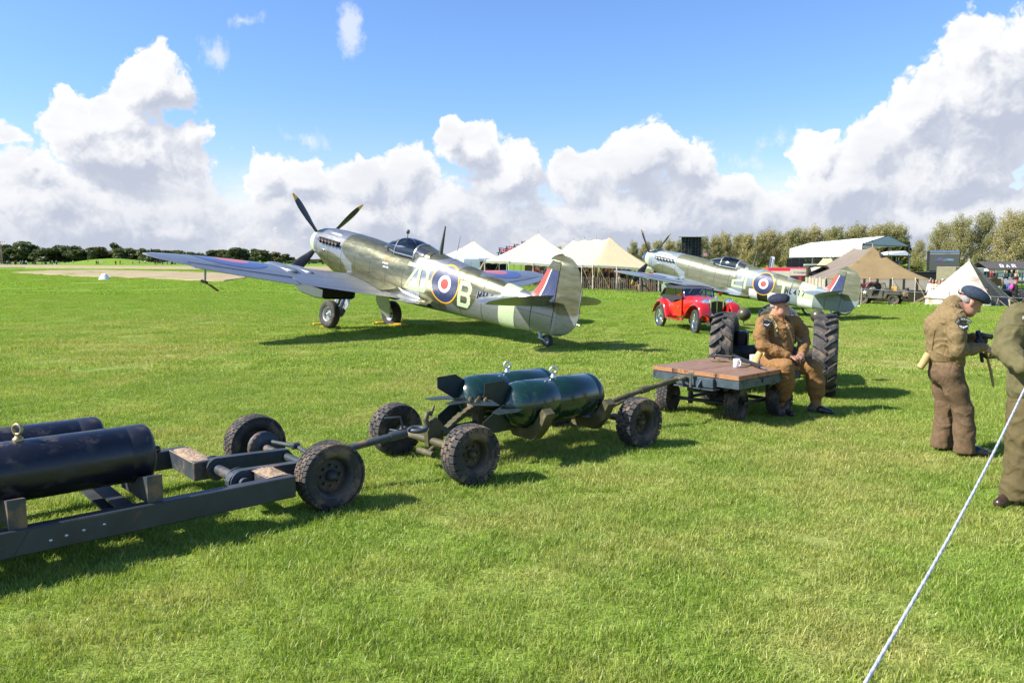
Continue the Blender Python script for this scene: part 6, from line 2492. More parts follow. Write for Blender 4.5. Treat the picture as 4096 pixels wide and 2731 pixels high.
# collar, shirt, tie, pocket, placket, straps
cf = Vector((fw[0], fw[1], 0)).normalized()
cr = Vector((cf.y, -cf.x, 0))
mb = MB()
nb_ = neck + Vector((0, 0, .01))
for q in (-1, 1):
 mb.add([nb_ + cr * (q * .085) + Vector((0, 0, .045)), nb_ + cf * .07 + cr * (q * .05) + Vector((0, 0, .015)), nb_ + cf * .145 + cr * (q * .052) + Vector((0, 0, -.075)), nb_ + cf * .105 + cr * (q * .125) + Vector((0, 0, -.055)), nb_ + cr * (q * .115) + Vector((0, 0, .0))], [(0, 1, 2, 3, 4)])
o = mb.build('collar', khaki_wool, sit)
sm = o.modifiers.new('thick', 'SOLIDIFY')
sm.thickness = .008
mb = MB()
mb.lathe([(.062, -.04), (.066, .0), (.064, .03)], neck + cf * .02 + Vector((0, 0, .01)), (cf.x * .25, cf.y * .25, 1), 20)
mb.add([nb_ + cf * .075 + cr * .05, nb_ + cf * .10 + Vector((0, 0, -.09)), nb_ + cf * .075 - cr * .05], [(0, 1, 2)])
mb.build('shirt', shirt_blue, sit)
mb = MB()
mb.tube([nb_ + cf * .088 + Vector((0, 0, .01)), nb_ + cf * .105 + Vector((0, 0, -.02)), nb_ + cf * .135 + Vector((0, 0, -.10))], [.018, .015, .022], 6, flat=.5)
mb.build('tie', tie_navy, sit)


def on_surface(o, origin, direction):
 """first hit of a ray on a mesh object, in its own coordinates"""
 ok, p, n, _ = o.ray_cast(Vector(origin), Vector(direction).normalized())
 return (p, n) if ok else (None, None)


bl = [c for c in sit.children if c.name.startswith('blouse')][0]
bpy.context.view_layer.update()


def lay(o, pix, Ystart, lift, width, m, name, parent, origin=None):
 """a band of cloth sewn over a garment, following points seen in the photograph"""
 pts, nn = [], []
 for px, py in pix:
  a = L0(Vector((0, 0, CAM_H)))
  d = ray(px, py).normalized()
  p, n = on_surface(o, a, d)
  if p is not None:
   pts.append(p + n * lift)
   nn.append(n)
 if len(pts) < 2:
  return None
 mb = MB()
 rs = []
 for i, p in enumerate(pts):
  t_ = (pts[min(i + 1, len(pts) - 1)] - pts[max(0, i - 1)]).normalized()
  s_ = t_.cross(nn[i]).normalized()
  rs.append([p - s_ * width / 2 - nn[i] * .004, p - s_ * width / 2 + nn[i] * .004, p + s_ * width / 2 + nn[i] * .004, p + s_ * width / 2 - nn[i] * .004])
 mb.rings(rs, True, True, True, False)
 return mb.build(name, m, parent)


L0 = L_
seg = lambda a, b, n=6: [(a[0] + (b[0] - a[0]) * i / n, a[1] + (b[1] - a[1]) * i / n) for i in range(n + 1)]
lay(bl, seg((3079, 1263), (3101, 1300), 4) + seg((3103, 1306), (3106, 1347), 4), 9, .004, .042, webbing, 'shoulder_strap', sit)
lay(bl, seg((3186, 1350), (3204, 1367), 4), 9, .004, .035, webbing, 'shoulder_strap', sit)
lay(bl, seg((3147, 1296), (3160, 1330), 4) + seg((3163, 1340), (3171, 1372), 4), 9, .002, .022, mat('lining_tan', (.42, .27, .12), .9), 'placket', sit)
lay(bl, seg((3111, 1311), (3140, 1306), 4), 9, .003, .050, khaki_wool, 'pocket_flap', sit)
lay(bl, seg((3115, 1322), (3136, 1352), 4), 9, .001, .075, khaki_wool, 'pocket', sit)
p, n = on_surface(bl, L_(Vector((0, 0, CAM_H))), ray(3064, 1290))
if p is not None:
 uy = Vector((0, 0, 1))
 uy = (uy - n * uy.dot(n)).normalized()
 sleeve_badge(sit, p + n * .006, uy.cross(n).normalized(), uy, n, 'RAF REGIMENT', .95)
pouch = MB()
c = L_(J(3030, 1432, 9.02))
pouch.tube([c + Vector((-.03, 0, -.10)), c, c + Vector((.03, .0, .07))], [.072, .066, .05], 10, flat=.7)
pouch.build('water_bottle', webbing, sit)
pouch = MB()
c = L_(J(3072, 1420, 8.98))
pouch.tube([c + Vector((-.05, 0, .03)), c + Vector((.05, 0, -.02))], [.055, .045], 8, flat=.8)
pouch.build('belt_pouch', webbing, sit)

# --- the standing man with the gun
std = thing('person', 'standing man in brown battledress and blue grey beret looking down at his gun', 'person', (3.98, 7.18, gz(3.98, 7.18)))
inv2 = Vector(std.location)
L_ = lambda v: Vector(v) - inv2
L0 = L_
YS = 7.16
pel, chest, neck = L_(J(3785, 1478, YS)), L_(J(3775, 1310, YS)), L_(J(3812, 1222, YS))
shR, shL = L_(J(3828, 1275, YS - .19)), L_(J(3795, 1270, YS + .20))
elR, wrR = L_(J(3834, 1402, YS - .24)), L_(J(3934, 1388, YS - .12))
elL, wrL = L_(J(3850, 1375, YS + .20)), L_(J(3892, 1348, YS + .06))
hipR, hipL = L_(J(3800, 1490, YS - .095)), L_(J(3770, 1490, YS + .095))
ftR, ftL = Vector(on_ground(3836, 1815)), Vector(on_ground(3762, 1800))
anR, anL = L_(Vector((ftR.x, YS - .12, ftR.z + .10))), L_(Vector((ftL.x, YS + .10, ftL.z + .10)))
knR, knL = (hipR + anR) / 2 + Vector((.045, 0, .0)), (hipL + anL) / 2 + Vector((.03, 0, 0))
hc = L_(J(3880, 1212, YS - .02))
lo, hi = np.array([-.62, -.48, -.05]), np.array([.62, .48, 1.72])
F = Field(lo, hi, .0062)
P, fr = head(F, hc, (.84, -.16, -.50), .99, (.30, 0, 1))
F.cap(neck - Vector((.02, 0, .04)), hc - fr[2] * .07 - fr[0] * .035, .066, .060, .03)
F.cap(pel, neck, .09, .08)
for a, b, c in ((shR, elR, wrR), (shL, elL, wrL)):
 F.cap(a, b, .042, .038)
 F.cap(b, c, .038, .028)
for a, b, c in ((hipR, knR, anR), (hipL, knL, anL)):
 F.cap(a, b, .06, .05)
 F.cap(b, c, .05, .035)
hand(F, wrR, (.85, -.1, -.42), (.1, .55, -.6), .98, 1, curl=1.25)
hand(F, wrL, (.72, -.35, .15), (.2, -.8, -.35), .98, -1, curl=1.2)
link('body', F.mesh('body'), skin, std)
eyes(P, fr, std, .99)
mouth(P, std)
F = Field(lo, hi, .008)
F.cap(chest + Vector((.01, 0, -.22)), chest + Vector((.0, 0, .0)), .132, .140, .05, flat=((0, 1, 0), .78))
F.cap(chest + Vector((-.005, 0, .02)), neck + Vector((-.03, 0, -.05)), .142, .080, .06, flat=((0, 1, 0), .85))
F.cap(shR + Vector((-.02, .05, .01)), shL + Vector((-.02, -.05, .01)), .085, .085, .06)
for a, b, c in ((shR, elR, wrR), (shL, elL, wrL)):
 F.chain([a, a + (b - a) * .5 + Vector((-.015, -.01 if a is shR else .01, 0)), b, b + (c - b) * .5, b + (c - b) * .95], [.078, .074, .066, .054, .042], .03)
F.cap(neck + Vector((-.04, 0, -.05)), neck + Vector((.0, 0, .015)), .092, .080, .03)
F.cap(pel + Vector((.0, 0, .075)), pel + Vector((0, 0, .13)), .142, .140, .02, flat=((0, 1, 0), .84))
F.folds(.013, 48, 8)
F.cut(pel + Vector((0, 0, .045)), (0, 0, -1))
bl2 = link('blouse', F.mesh('blouse'), khaki_wool2, std)
F = Field(lo, hi, .008)
F.cap(pel + Vector((0, 0, .08)), pel + Vector((-.01, 0, -.02)), .135, .138, .04, flat=((0, 1, 0), .84))
for a, b, c in ((hipR, knR, anR), (hipL, knL, anL)):
 F.chain([a, a + (b - a) * .5, b, b + (c - b) * .55, c + Vector((-.005, 0, -.035))], [.104, .094, .084, .086, .092], .03)
F.folds(.013, 36, 12)
F.cut((0, 0, .035), (0, 0, -1))
link('trousers', F.mesh('trousers'), trouser_brown, std)
for an, td in ((anR, (.95, -.25)), (anL, (.97, .15))):
 d = Vector((td[0], td[1], 0)).normalized()
 shoe(std, Vector((an.x, an.y, .005)) - d * .02, td, .29)
beret('beret', P, fr, beret_blue, std, 1, 1.0)
F = Field(np.array(hc) - .2, np.array(hc) + .2, .007)
F.ell(P(-.050, 0, .0), (.060, .076, .050), .02, [[fr[0].x, fr[1].x, fr[2].x], [fr[0].y, fr[1].y, fr[2].y], [fr[0].z, fr[1].z, fr[2].z]])
F.cut(P(0, 0, 0), tuple(fr[0]))
link('hair', F.mesh('hair'), hair_grey, std)
mb = MB()
mb.tube([P(-.112, .0, .035), P(-.135, .0, .03), P(-.15, .01, .055)], [.008, .006, .004], 5)
mb.build('beret_ribbon', patch_black, std)
bpy.context.view_layer.update()
lay(bl2, seg((3788, 1206), (3846, 1246), 7), 7, .006, .045, khaki_wool2, 'collar', std)
lay(bl2, seg((3826, 1240), (3838, 1270), 5), 7, .003, .040, khaki_wool2, 'epaulette', std)
lay(bl2, seg((3712, 1430), (3860, 1440), 12), 7, .004, .055, khaki_wool2, 'waistband', std)
lay(bl2, seg((3740, 1320), (3728, 1400), 5), 7, .001, .006, mat('seam_brown', (.13, .08, .035), .95), 'back_seam', std)
p, n = on_surface(bl2, L_(Vector((0, 0, CAM_H))), ray(3852, 1292))
if p is not None:
 uy = Vector((0, 0, 1))
 uy = (uy - n * uy.dot(n)).normalized()
 sleeve_badge(std, p + n * .007, uy.cross(n).normalized(), uy, n, 'RAF REGIMENT', 1.0)
mb = MB()
c = L_(J(3700, 1440, YS + .02))
mb.tube([c + Vector((.03, 0, .06)), c + Vector((-.01, 0, -.02)), c + Vector((-.045, 0, -.075))], [.035, .036, .030], 8)
mb.build('holster', webbing, std)
gun = thing('submachine_gun', 'black submachine gun with wire stock and tan sling held by the standing man', 'gun', tuple(J(3925, 1375, YS)))
gi = Vector(gun.location)
K = lambda px, py, dy=0.0: J(px, py, YS + dy - .06) - gi
mb = MB()
mb.tube([K(3911, 1322), K(3916, 1340), K(3922, 1365), K(3936, 1395)], [.018, .026, .028, .030], 10)
mb.box(K(3924, 1366), (.10, .05, .07), Matrix.Rotation(R(30), 3, 'Y'), bev=.01)
mb.build('receiver', gun_blue, gun)
mb = MB()
mb.tube([K(3922, 1340, -.01), K(3968, 1347, -.02)], [.021, .023], 10)
mb.build('barrel_jacket', gunmetal, gun)
mb = MB()
mb.tube([K(3922, 1400), K(3929, 1448)], .022, 6, flat=.6)
mb.build('magazine', gunmetal, gun)
mb = MB()
mb.tube([K(3955, 1396), K(3968, 1401), K(3992, 1422), K(3990, 1427), K(3945, 1431), K(3936, 1424), K(3933, 1412)], .013, 8)
mb.build('wire_stock', gunmetal, gun)
mb = MB()
mb.tube([K(3942, 1402), K(3950, 1435), K(3962, 1480), K(3972, 1535), K(3974, 1546)], [.025, .022, .026, .022, .018], 4, flat=.25)
mb.build('sling', webbing, gun)

# --- the man cut by the right edge of the picture
YR = 5.62
rgt = thing('person', 'man in olive overalls cut by the right edge, seen from behind', 'person', (3.74, YR, gz(3.74, YR)))
inv3 = Vector(rgt.location)
L_ = lambda v: Vector(v) - inv3
L0 = L_
pel, chest, neck = L_(J(4140, 1600, YR)), L_(J(4140, 1350, YR)), L_(J(4180, 1185, YR))
shA, elA, wrA = L_(J(4072, 1262, YR)), L_(J(4026, 1395, YR - .06)), L_(J(4090, 1470, YR - .25))
shB, elB = L_(J(4215, 1262, YR)), L_(J(4250, 1395, YR - .05))
hipA, hipB = L_(J(4110, 1640, YR)), L_(J(4185, 1640, YR))
knA, anA = L_(J(4088, 1850, YR - .02)), L_(J(4055, 2000, YR - .02))
knB, anB = L_(J(4200, 1850, YR)), L_(J(4210, 2010, YR))
lo, hi = np.array([-.45, -.5, -.05]), np.array([.60, .5, 1.85])
hc = L_(J(4200, 1105, YR))
F = Field(lo, hi, .008)
P, fr = head(F, hc, (-.2, -.95, -.05), 1.0)
F.cap(neck, hc - Vector((0, 0, .06)), .066, .06, .03)
F.cap(pel, neck, .09, .08)
for a, b in ((shA, elA), (elA, wrA), (shB, elB), (hipA, knA), (knA, anA), (hipB, knB), (knB, anB)):
 F.cap(a, b, .045, .042)
hand(F, wrA, (.4, -.6, .1), (.6, .2, 0), 1.0, 1)
link('body', F.mesh('body'), skin, rgt)
eyes(P, fr, rgt)
be_ = beret('beret', P, fr, beret_blue, rgt)
F = Field(np.array(hc) - .2, np.array(hc) + .2, .008)
F.ell(P(-.045, 0, .0), (.064, .077, .052), .02, [[fr[0].x, fr[1].x, fr[2].x], [fr[0].y, fr[1].y, fr[2].y], [fr[0].z, fr[1].z, fr[2].z]])
F.cut(P(0, 0, 0), tuple(fr[0]))
link('hair', F.mesh('hair'), hair_grey, rgt)
F = Field(lo, hi, .009)
F.cap(chest + Vector((0, 0, -.36)), chest, .165, .165, .05, flat=((0, 1, 0), 1.15))
F.cap(chest, neck + Vector((0, 0, -.06)), .165, .09, .06)
F.cap(shA + Vector((.05, 0, .0)), shB + Vector((-.05, 0, 0)), .09, .09, .06)
F.chain([shA, shA + (elA - shA) * .5 + Vector((-.01, 0, 0)), elA, elA + (wrA - elA) * .5, wrA], [.092, .094, .084, .070, .055], .03)
F.chain([shB, elB], [.09, .08], .03)
F.folds(.013, 34, 15)
jk = link('jacket', F.mesh('jacket'), olive_cloth, rgt)
F = Field(lo, hi, .009)
F.cap(pel + Vector((0, 0, .12)), pel + Vector((0, 0, -.05)), .155, .165, .04)
F.chain([hipA, hipA + (knA - hipA) * .5, knA, knA + (anA - knA) * .6, anA], [.135, .125, .110, .105, .105], .03)
F.chain([hipB, knB, anB], [.13, .11, .10], .03)
F.folds(.013, 30, 17)
F.cut((0, 0, .05), (0, 0, -1))
link('trousers', F.mesh('trousers'), olive_trouser, rgt)
shoe(rgt, Vector((anA.x + .04, anA.y + .05, .004)), (-.75, -.45), .30, mat('shoe_brown', (.045, .025, .015), .3, 0, .3, 20, coat=.3))
shoe(rgt, Vector((anB.x, anB.y, .004)), (-.2, -.9), .29)
bpy.context.view_layer.update()
p, n = on_surface(jk, L_(Vector((0, 0, CAM_H))), ray(4088, 1276))
if p is not None:
 uy = Vector((0, 0, 1))
 uy = (uy - n * uy.dot(n)).normalized()
 mb = MB()
 letters(mb, 'E', 0, 0, .014, .02, .006, .004, sew(None, p, uy.cross(n).normalized(), uy, n), .006, .2, 0, .5)
 mb.build('back_lettering', patch_pale, rgt)

# --- things lying on the cart
DZ = ZT + gz(*BC)


def on_deck(px, py, dz=0.0):
 d = ray(px, py)
 return Vector((0, 0, CAM_H)) + d * ((ZT + dz - CAM_H) / d.z)


mb = MB()
mb.lathe([(.036, .0), (.040, .004), (.041, .09), (.040, .095), (.036, .094), (.035, .012), (.001, .010)], n=24, cap0=True, mi=0)
mb.tube([(.039, 0, .078), (.062, 0, .074), (.066, 0, .048), (.058, 0, .024), (.039, 0, .018)], .006, 6, mi=0)
a_ = [(.0415 * math.cos(t_), .0415 * math.sin(t_)) for t_ in np.linspace(R(100), R(160), 6)]
mug_me = mb.mesh('mug')
red_print = mat('red_print', (.55, .05, .05), .3)
for k, ((px, py), rz, nm) in enumerate((((2946, 1468), R(-60), 'white mug with red print nearest the front of the cart'), ((3012, 1450), R(-120), 'white mug with red print beside the seated man'))):
 root = thing('mug', nm, 'mug', tuple(on_deck(px, py)), rz, 'mugs on the cart')
 link('cup', mug_me, china, root)
 mb = MB()
 mb.grid(lambda u, v: Vector((.0418 * math.cos(R(190 + 60 * u)), .0418 * math.sin(R(190 + 60 * u)), .035 + .03 * v + .012 * math.sin(math.pi * u))), 8, 2)
 mb.build('red_print', red_print, root)
g0, g1 = on_deck(2934, 1422, .05), on_deck(3064, 1476, .02)
sten = thing('submachine_gun', 'brown black submachine gun with perforated jacket lying on the cart planks', 'gun', tuple((g0 + g1) / 2))
gi = (g0 + g1) / 2
d = (g1 - g0)
mb = MB()
mb.tube([g0 - gi, g0 - gi + d * .62], .021, 12)
mb.lathe([(.024, 0), (.024, .02)], g0 - gi, d, 12, True, True)
mb.build('receiver', gunmetal, sten)
mb = MB()
mb.tube([g0 - gi + d * .62, g0 - gi + d * .86], .024, 12)
mb.build('barrel_jacket', gunmetal, sten)
for k in range(4):
 mb = MB()
 q = g0 - gi + d * (.65 + .05 * k)
 mb.lathe([(.007, 0), (.007, .0275), (.001, .0276)], q, Vector((-.2, -.7, .65)), 8)
 mb.build('vent_hole', dark_in, sten)
mb = MB()
mb.tube([g0 - gi + d * .86, g1 - gi], [.013, .009], 10)
mb.build('muzzle', bare_steel, sten)
mb = MB()
s0, s1 = on_deck(2936, 1426, .035), on_deck(2865, 1420, .03)
mb.tube([s0 - gi, s1 - gi], .010, 8)
mb.build('skeleton_stock', gunmetal, sten)
mb = MB()
mb.tube([on_deck(2868, 1404, .12) - gi, on_deck(2858, 1425, .07) - gi, on_deck(2858, 1442, .004) - gi], [.014, .010, .014], 6, flat=.6)
mb.build('butt_plate', gunmetal, sten)
mb = MB()
mb.tube([on_deck(2920, 1424, .03) - gi, on_deck(2916, 1438, .0) - gi, on_deck(2926, 1440, .0) - gi, on_deck(2936, 1428, .02) - gi], .006, 6)
mb.build('trigger_guard', gunmetal, sten)
mb = MB()
mb.tube([g0 - gi + d * .5, g0 - gi + d * .5 + Vector((.12, .1, .0))], .016, 6, flat=.5)
mb.build('magazine_housing', gunmetal, sten)
mb = MB()
pt = [on_deck(*p, .004) - gi for p in ((2840, 1436), (2850, 1444), (2870, 1446), (2900, 1446), (2925, 1448), (2960, 1456), (2990, 1462), (3020, 1460), (3050, 1462), (3062, 1456))]
mb.tube([p + Vector((0, 0, .006 + .006 * (k % 2))) for k, p in enumerate(pt)], .017, 4, flat=1.0)
mb.build('sling', mat('sling_green', (.13, .11, .06), .9, 0, .2, 40), sten)

# --- barrier rope in the foreground
rope_m = mat('rope_white', (.42, .44, .49), .7, 0, .2, 60, .4, 90)
mb = MB()
a, b = at(3420, 2800, 2.30), at(4096, 1560, 4.75)
pts = []
for i in range(41):
 u = i / 40
 p = a * (1 - u) + b * u
 pts.append(p - Vector((0, 0, .05 * math.sin(math.pi * u))))
e = b + (b - a).normalized() * 1.6
pts.append(e)
rs = []
xr, yr = frame_to(b - a).col[0], frame_to(b - a).col[1]
for i in range(520):
 u = i / 519 * (len(pts) - 1)
 q = pts[int(u)].lerp(pts[min(len(pts) - 1, int(u) + 1)], u % 1)
 tw = (q - pts[0]).length * 95
 rs.append([q + (xr * math.cos(f) + yr * math.sin(f)) * (.0052 + .0016 * abs(math.cos(1.5 * f + tw * .5))) for f in np.linspace(0, 2 * math.pi, 13)[:-1]])
mb.rings(rs)
o = mb.build('barrier_rope', rope_m)
tag(o, 'taut white barrier rope running across the lower right corner of the lawn', 'rope')
mb = MB()
mb.tube([(e.x, e.y, gz(e.x, e.y) - .1), (e.x, e.y, e.z + .08)], .022, 8)
tag(mb.build('rope_stake', mat('stake_wood', (.36, .24, .13), .8, 0, .25, 12)), 'wooden stake holding the foreground rope beyond the right edge', 'stake')

# ------------------------------------------------------------------ tents
canvas_white = cloth_mat('canvas_white', (.86, .82, .68), .42, .03, .8, dirt=(.74, .69, .54), damt=.1)
canvas_cream = cloth_mat('canvas_cream', (.84, .72, .45), .42, .03, .8, dirt=(.74, .62, .38), damt=.1)
canvas_tan = cloth_mat('canvas_tan', (.30, .215, .105), .2, .10, .7, dirt=(.23, .165, .085), damt=.2)
canvas_faded = cloth_mat('canvas_faded', (.25, .205, .16), .2, .10, .7, dirt=(.19, .155, .12), damt=.2)
canvas_bell = cloth_mat('canvas_bell', (.62, .57, .48), .22, .08, 1.5, dirt=(.44, .36, .25), damt=.35)
canvas_pale = cloth_mat('canvas_pale', (.52, .46, .36), .25, .08, 1.5, dirt=(.38, .31, .2), damt=.3)
canvas_dark = cloth_mat('canvas_dark', (.055, .048, .028), .08, .15, 1.5)
plastic_white = cloth_mat('marquee_white', (.84, .85, .88), .12, .02, .8, bump=.05)
pole_wood = mat('pole_wood', (.42, .33, .22), .8, 0, .2, 12)
pole_white = mat('pole_white', (.70, .66, .56), .7, 0, .12, 9)
rope_tan = mat('rope_tan', (.45, .34, .2), .85, 0, .2, 40)
dark_steel = mat('dark_steel', (.022, .024, .027), .6, .3, .2, 6)
black_sheet = mat('black_sheet', (.012, .013, .016), .75, 0, .25, 2)


def px2(x, y, Y):
 p = at(x, 1040, Y)
 return Vector((p.x, p.y, gz(p.x, p.y)))


def pole_tent(label, mats, O, U, V, peaks, h_eave, h_peak, sag, group, valance=.22, poles=1.9, guy=True, scallop=True, faded=None, seams=True, wall=None):
 """canvas roof hung from poles along a ridge: O corner on the ground, U and V the sides, peaks as fractions"""
 O, U, V = Vector(O), Vector(U), Vector(V)
 root = thing('tent', label, 'tent', tuple(O), 0, group)
 PK = [U * a + V * b for a, b in peaks]
 zg = lambda p: gz(O.x + p.x, O.y + p.y) - O.z
 n1, n2 = 14, 18
 per = [U * (i / n1) for i in range(n1)] + [U + V * (i / n2) for i in range(n2)] + [U * (1 - i / n1) + V for i in range(n1)] + [V * (1 - i / n2) for i in range(n2)]

 def ridge(e):
  if len(PK) == 1:
   return PK[0], 0.0
  d = PK[-1] - PK[0]
  t_ = min(1, max(0, (e - PK[0]).dot(d) / d.dot(d)))
  f = t_ * (len(PK) - 1)
  return PK[0] + d * t_, sag * math.sin(math.pi * (f % 1))
 mb = MB()
 ns = 9
 vs, fs, mi = [], [], []
 for e in per:
  r_, sg = ridge(e)
  for k in range(ns + 1):
   s_ = k / ns
   p = r_ * (1 - s_) + e * s_
   q = 1 - s_
   z = h_eave + (h_peak - sg - h_eave) * (q * .58 + .42 * q * q)
   vs.append((p.x, p.y, z + zg(p)))
 n = len(per)
 for i in range(n):
  j = (i + 1) % n
  side = faded is not None and i >= n1 * 2 + n2
  for k in range(ns):
   a_, b_ = i * (ns + 1) + k, j * (ns + 1) + k
   mb_f = (a_, a_ + 1, b_ + 1, b_)
   fs.append(mb_f)
   mi.append(1 if side else 0)
 b0 = len(mb.v)
 for f, m_ in zip(fs, mi):
  mb.f.append(f)
  mb.mi.append(m_)
  mb.sm.append(True)
 mb.v = [tuple(v) for v in vs]
 mb.build('roof', mats[:2], root)
 # valance with scalloped lower edge
 mb = MB()
 m_ = len(per) * 3
 ring0, ring1 = [], []
 for i in range(m_):
  a_, b_ = per[i // 3], per[(i // 3 + 1) % n]
  e = a_ * (1 - (i % 3) / 3) + b_ * ((i % 3) / 3)
  ring0.append((e.x, e.y, h_eave + zg(e) + .005))
  ring1.append((e.x * 1.0, e.y, h_eave + zg(e) - valance + (.05 * abs(math.sin(i * math.pi / 3)) if scallop else 0)))
 mb.rings([ring0, ring1], True, False, False, True)
 mb.build('valance', [mats[2] if len(mats) > 2 else mats[0]], root)
 if seams:
  mb = MB()
  for i in range(0, n, 3):
   e = per[i]
   r_, sg = ridge(e)
   pts = []
   for k in range(0, ns + 1):
    s_ = k / ns
    p = r_ * (1 - s_) + e * s_
    q = 1 - s_
    pts.append((p.x, p.y, h_eave + (h_peak - sg - h_eave) * (q * .58 + .42 * q * q) + zg(p) + .004))
   mb.tube(pts, .009, 4)
  tag(mb.build('seam', [mats[3] if len(mats) > 3 else mats[0]], root), kind='stuff')
 for p in PK:
  mb = MB()
  mb.tube([(p.x, p.y, zg(p)), (p.x, p.y, h_peak + zg(p) + .28)], .035, 6)
  mb.build('tent_pole', [pole_wood], root)
 if poles:
  Lp = 0.0
  for i in range(n):
   a_, b_ = per[i], per[(i + 1) % n]
   Lp += (b_ - a_).length
   if Lp >= poles or i in (0, n1, n1 + n2, 2 * n1 + n2):
    Lp = 0
    cen = (U + V) / 2
    outw = (a_ - cen)
    outw = Vector((outw.x, outw.y, 0)).normalized()
    mb = MB()
    mb.tube([(a_.x, a_.y, zg(a_)), (a_.x, a_.y, h_eave + zg(a_) + .12)], .030, 5)
    mb.build('side_pole', [pole_white], root)
    if guy:
     mb = MB()
     g_ = a_ + outw * 1.3
     mb.tube([(a_.x, a_.y, h_eave + zg(a_)), (g_.x, g_.y, zg(g_))], .016, 4)
     mb.build('guy_rope', [rope_tan], root)
 return root, per, zg


def aligned(Y, px, half, depth, turn=0.0):
 """near left corner, front side and depth of a footprint centred on px at distance Y"""
 c = px2(px, 0, Y)
 ux = Vector((math.cos(turn), math.sin(turn), 0))
 uy = Vector((-math.sin(turn), math.cos(turn), 0))
 o = c - ux * half
 return Vector((o.x, o.y, gz(c.x, c.y))), ux * 2 * half, uy * depth


o, u, v = aligned(65.5, 2165, 4.75, 9.5, .03)
pole_tent('white canvas marquee with a single peak behind the nearer aircraft', [canvas_white, canvas_white, canvas_white, canvas_white], o, u, v, [(.5, .5)], 2.0, 4.65, 0, 'pale canvas marquees')
o, u, v = aligned(66.0, 2505, 2.9, 22.5, .165)
pole_tent('long cream marquee with four peaks behind the picket fence', [canvas_cream, canvas_cream, canvas_white, canvas_cream], o, u, v, [(.5, .22), (.5, .42), (.5, .62), (.5, .83)], 2.0, 4.55, .22, 'pale canvas marquees')
o, u, v = aligned(96, 1887, 4.2, 8.4, 0)
pole_tent('small far cream marquee left of the flags', [canvas_white, canvas_white, canvas_white, canvas_cream], o, u, v, [(.5, .5)], 2.1, 4.35, 0, 'pale canvas marquees', poles=4, guy=False)
o, u, v = aligned(90, 1845, 2.2, 4.4, 0)
pole_tent('lowest bluish white tent beside the white van', [plastic_white, plastic_white, plastic_white, plastic_white], o, u, v, [(.5, .5)], 2.0, 3.2, 0, 'pale canvas marquees', poles=4, guy=False, seams=False)

# the brown army marquee with windowed walls
FL, FR, BL = Vector((24.1, 60.1, 0)), Vector((31.4, 58.6, 0)), Vector((25.7, 70.6, 0))
U, V = FR - FL, BL - FL
O = Vector((FL.x, FL.y, gz(28, 62)))
bt, per, zg = pole_tent('big brown army marquee with pale window panels behind the jeep', [canvas_tan, canvas_faded, canvas_dark, canvas_dark], O, U, V, [(.56, .30), (.56, .80)], 1.72, 4.2, .16, None, valance=.16, poles=1.3, guy=True, scallop=False, faded=True, seams=False)


def wall_panel(a_, b_, z0, z1, m, name):
 mb = MB()
 nn = Vector((b_.y - a_.y, a_.x - b_.x, 0)).normalized() * .02
 mb.rings([[(p.x, p.y, z0 + zg(p)), (p.x + nn.x, p.y + nn.y, z0 + zg(p)), (p.x + nn.x, p.y + nn.y, z1 + zg(p)), (p.x, p.y, z1 + zg(p))] for p in (a_, b_)], True, True, True, False)
 return mb.build(name, m, bt)


for k in range(8):                              # front: dark lower wall, pale windows with dark bars between
 a_, b_ = U * (k / 8), U * ((k + 1) / 8)
 wall_panel(a_, b_, 0, .92, canvas_dark, 'wall_panel')
 wall_panel(a_ + U * .012, b_ - U * .012, .92, 1.70, canvas_pale, 'window_panel')
 wall_panel(b_ - U * .012, b_ + U * .012, .92, 1.76, canvas_dark, 'window_bar')
for k in range(9):                              # left side: pale cloth between dark bands
 a_, b_ = V * (k / 9), V * ((k + 1) / 9)
 w_ = wall_panel(b_ - V * .008, a_ + V * .008, .0, 1.72, canvas_pale, 'side_cloth')
 wall_panel(a_ + V * .008, a_ - V * .008, .0, 1.74, canvas_dark, 'window_bar')
wall_panel(U + V, U * 1.0, 0, 1.7, canvas_dark, 'wall_panel')
mb = MB()                                       # vent under the near peak and a ridge flap
p = U * .56 + V * .30
mb.grid(lambda a, b: Vector((p.x + .30 + (a - .5) * .55 * b + .16 * b, p.y - .42 - .55 * b, zg(p) + 3.80 - .42 * b + .10 * math.sin(math.pi * a) * (b > 0))), 6, 4)
mb.build('vent_flap', dark_in, bt)
mb = MB()
mb.tube([(p.x, p.y, zg(p) + 4.2), (p.x, p.y, zg(p) + 5.6)], .014, 5)
mb.build('whip_aerial', dark_steel, bt)

# the bell tent with its open doorway
bc = px2(3877, 0, 47.5)
bell = thing('bell_tent', 'off white bell tent with open door and seated officer inside', 'tent', tuple(bc))
RB, HW, HA = 2.25, .66, 2.88
mb = MB()
nb_ = 40
d0, d1 = R(-88), R(-40)                         # open part of the wall, measured from +x
rs_o, rs_i = [], []
angs = [d1 + (2 * math.pi - (d1 - d0)) * i / nb_ for i in range(nb_ + 1)]


def bell_pt(a, s):
 pl = 1 + .012 * math.cos(a * 20)
 r_ = RB * s * pl
 return (r_ * math.cos(a), r_ * math.sin(a), HA - (HA - HW) * (s * .93 + .07 * math.sin(math.pi * s * .5)))


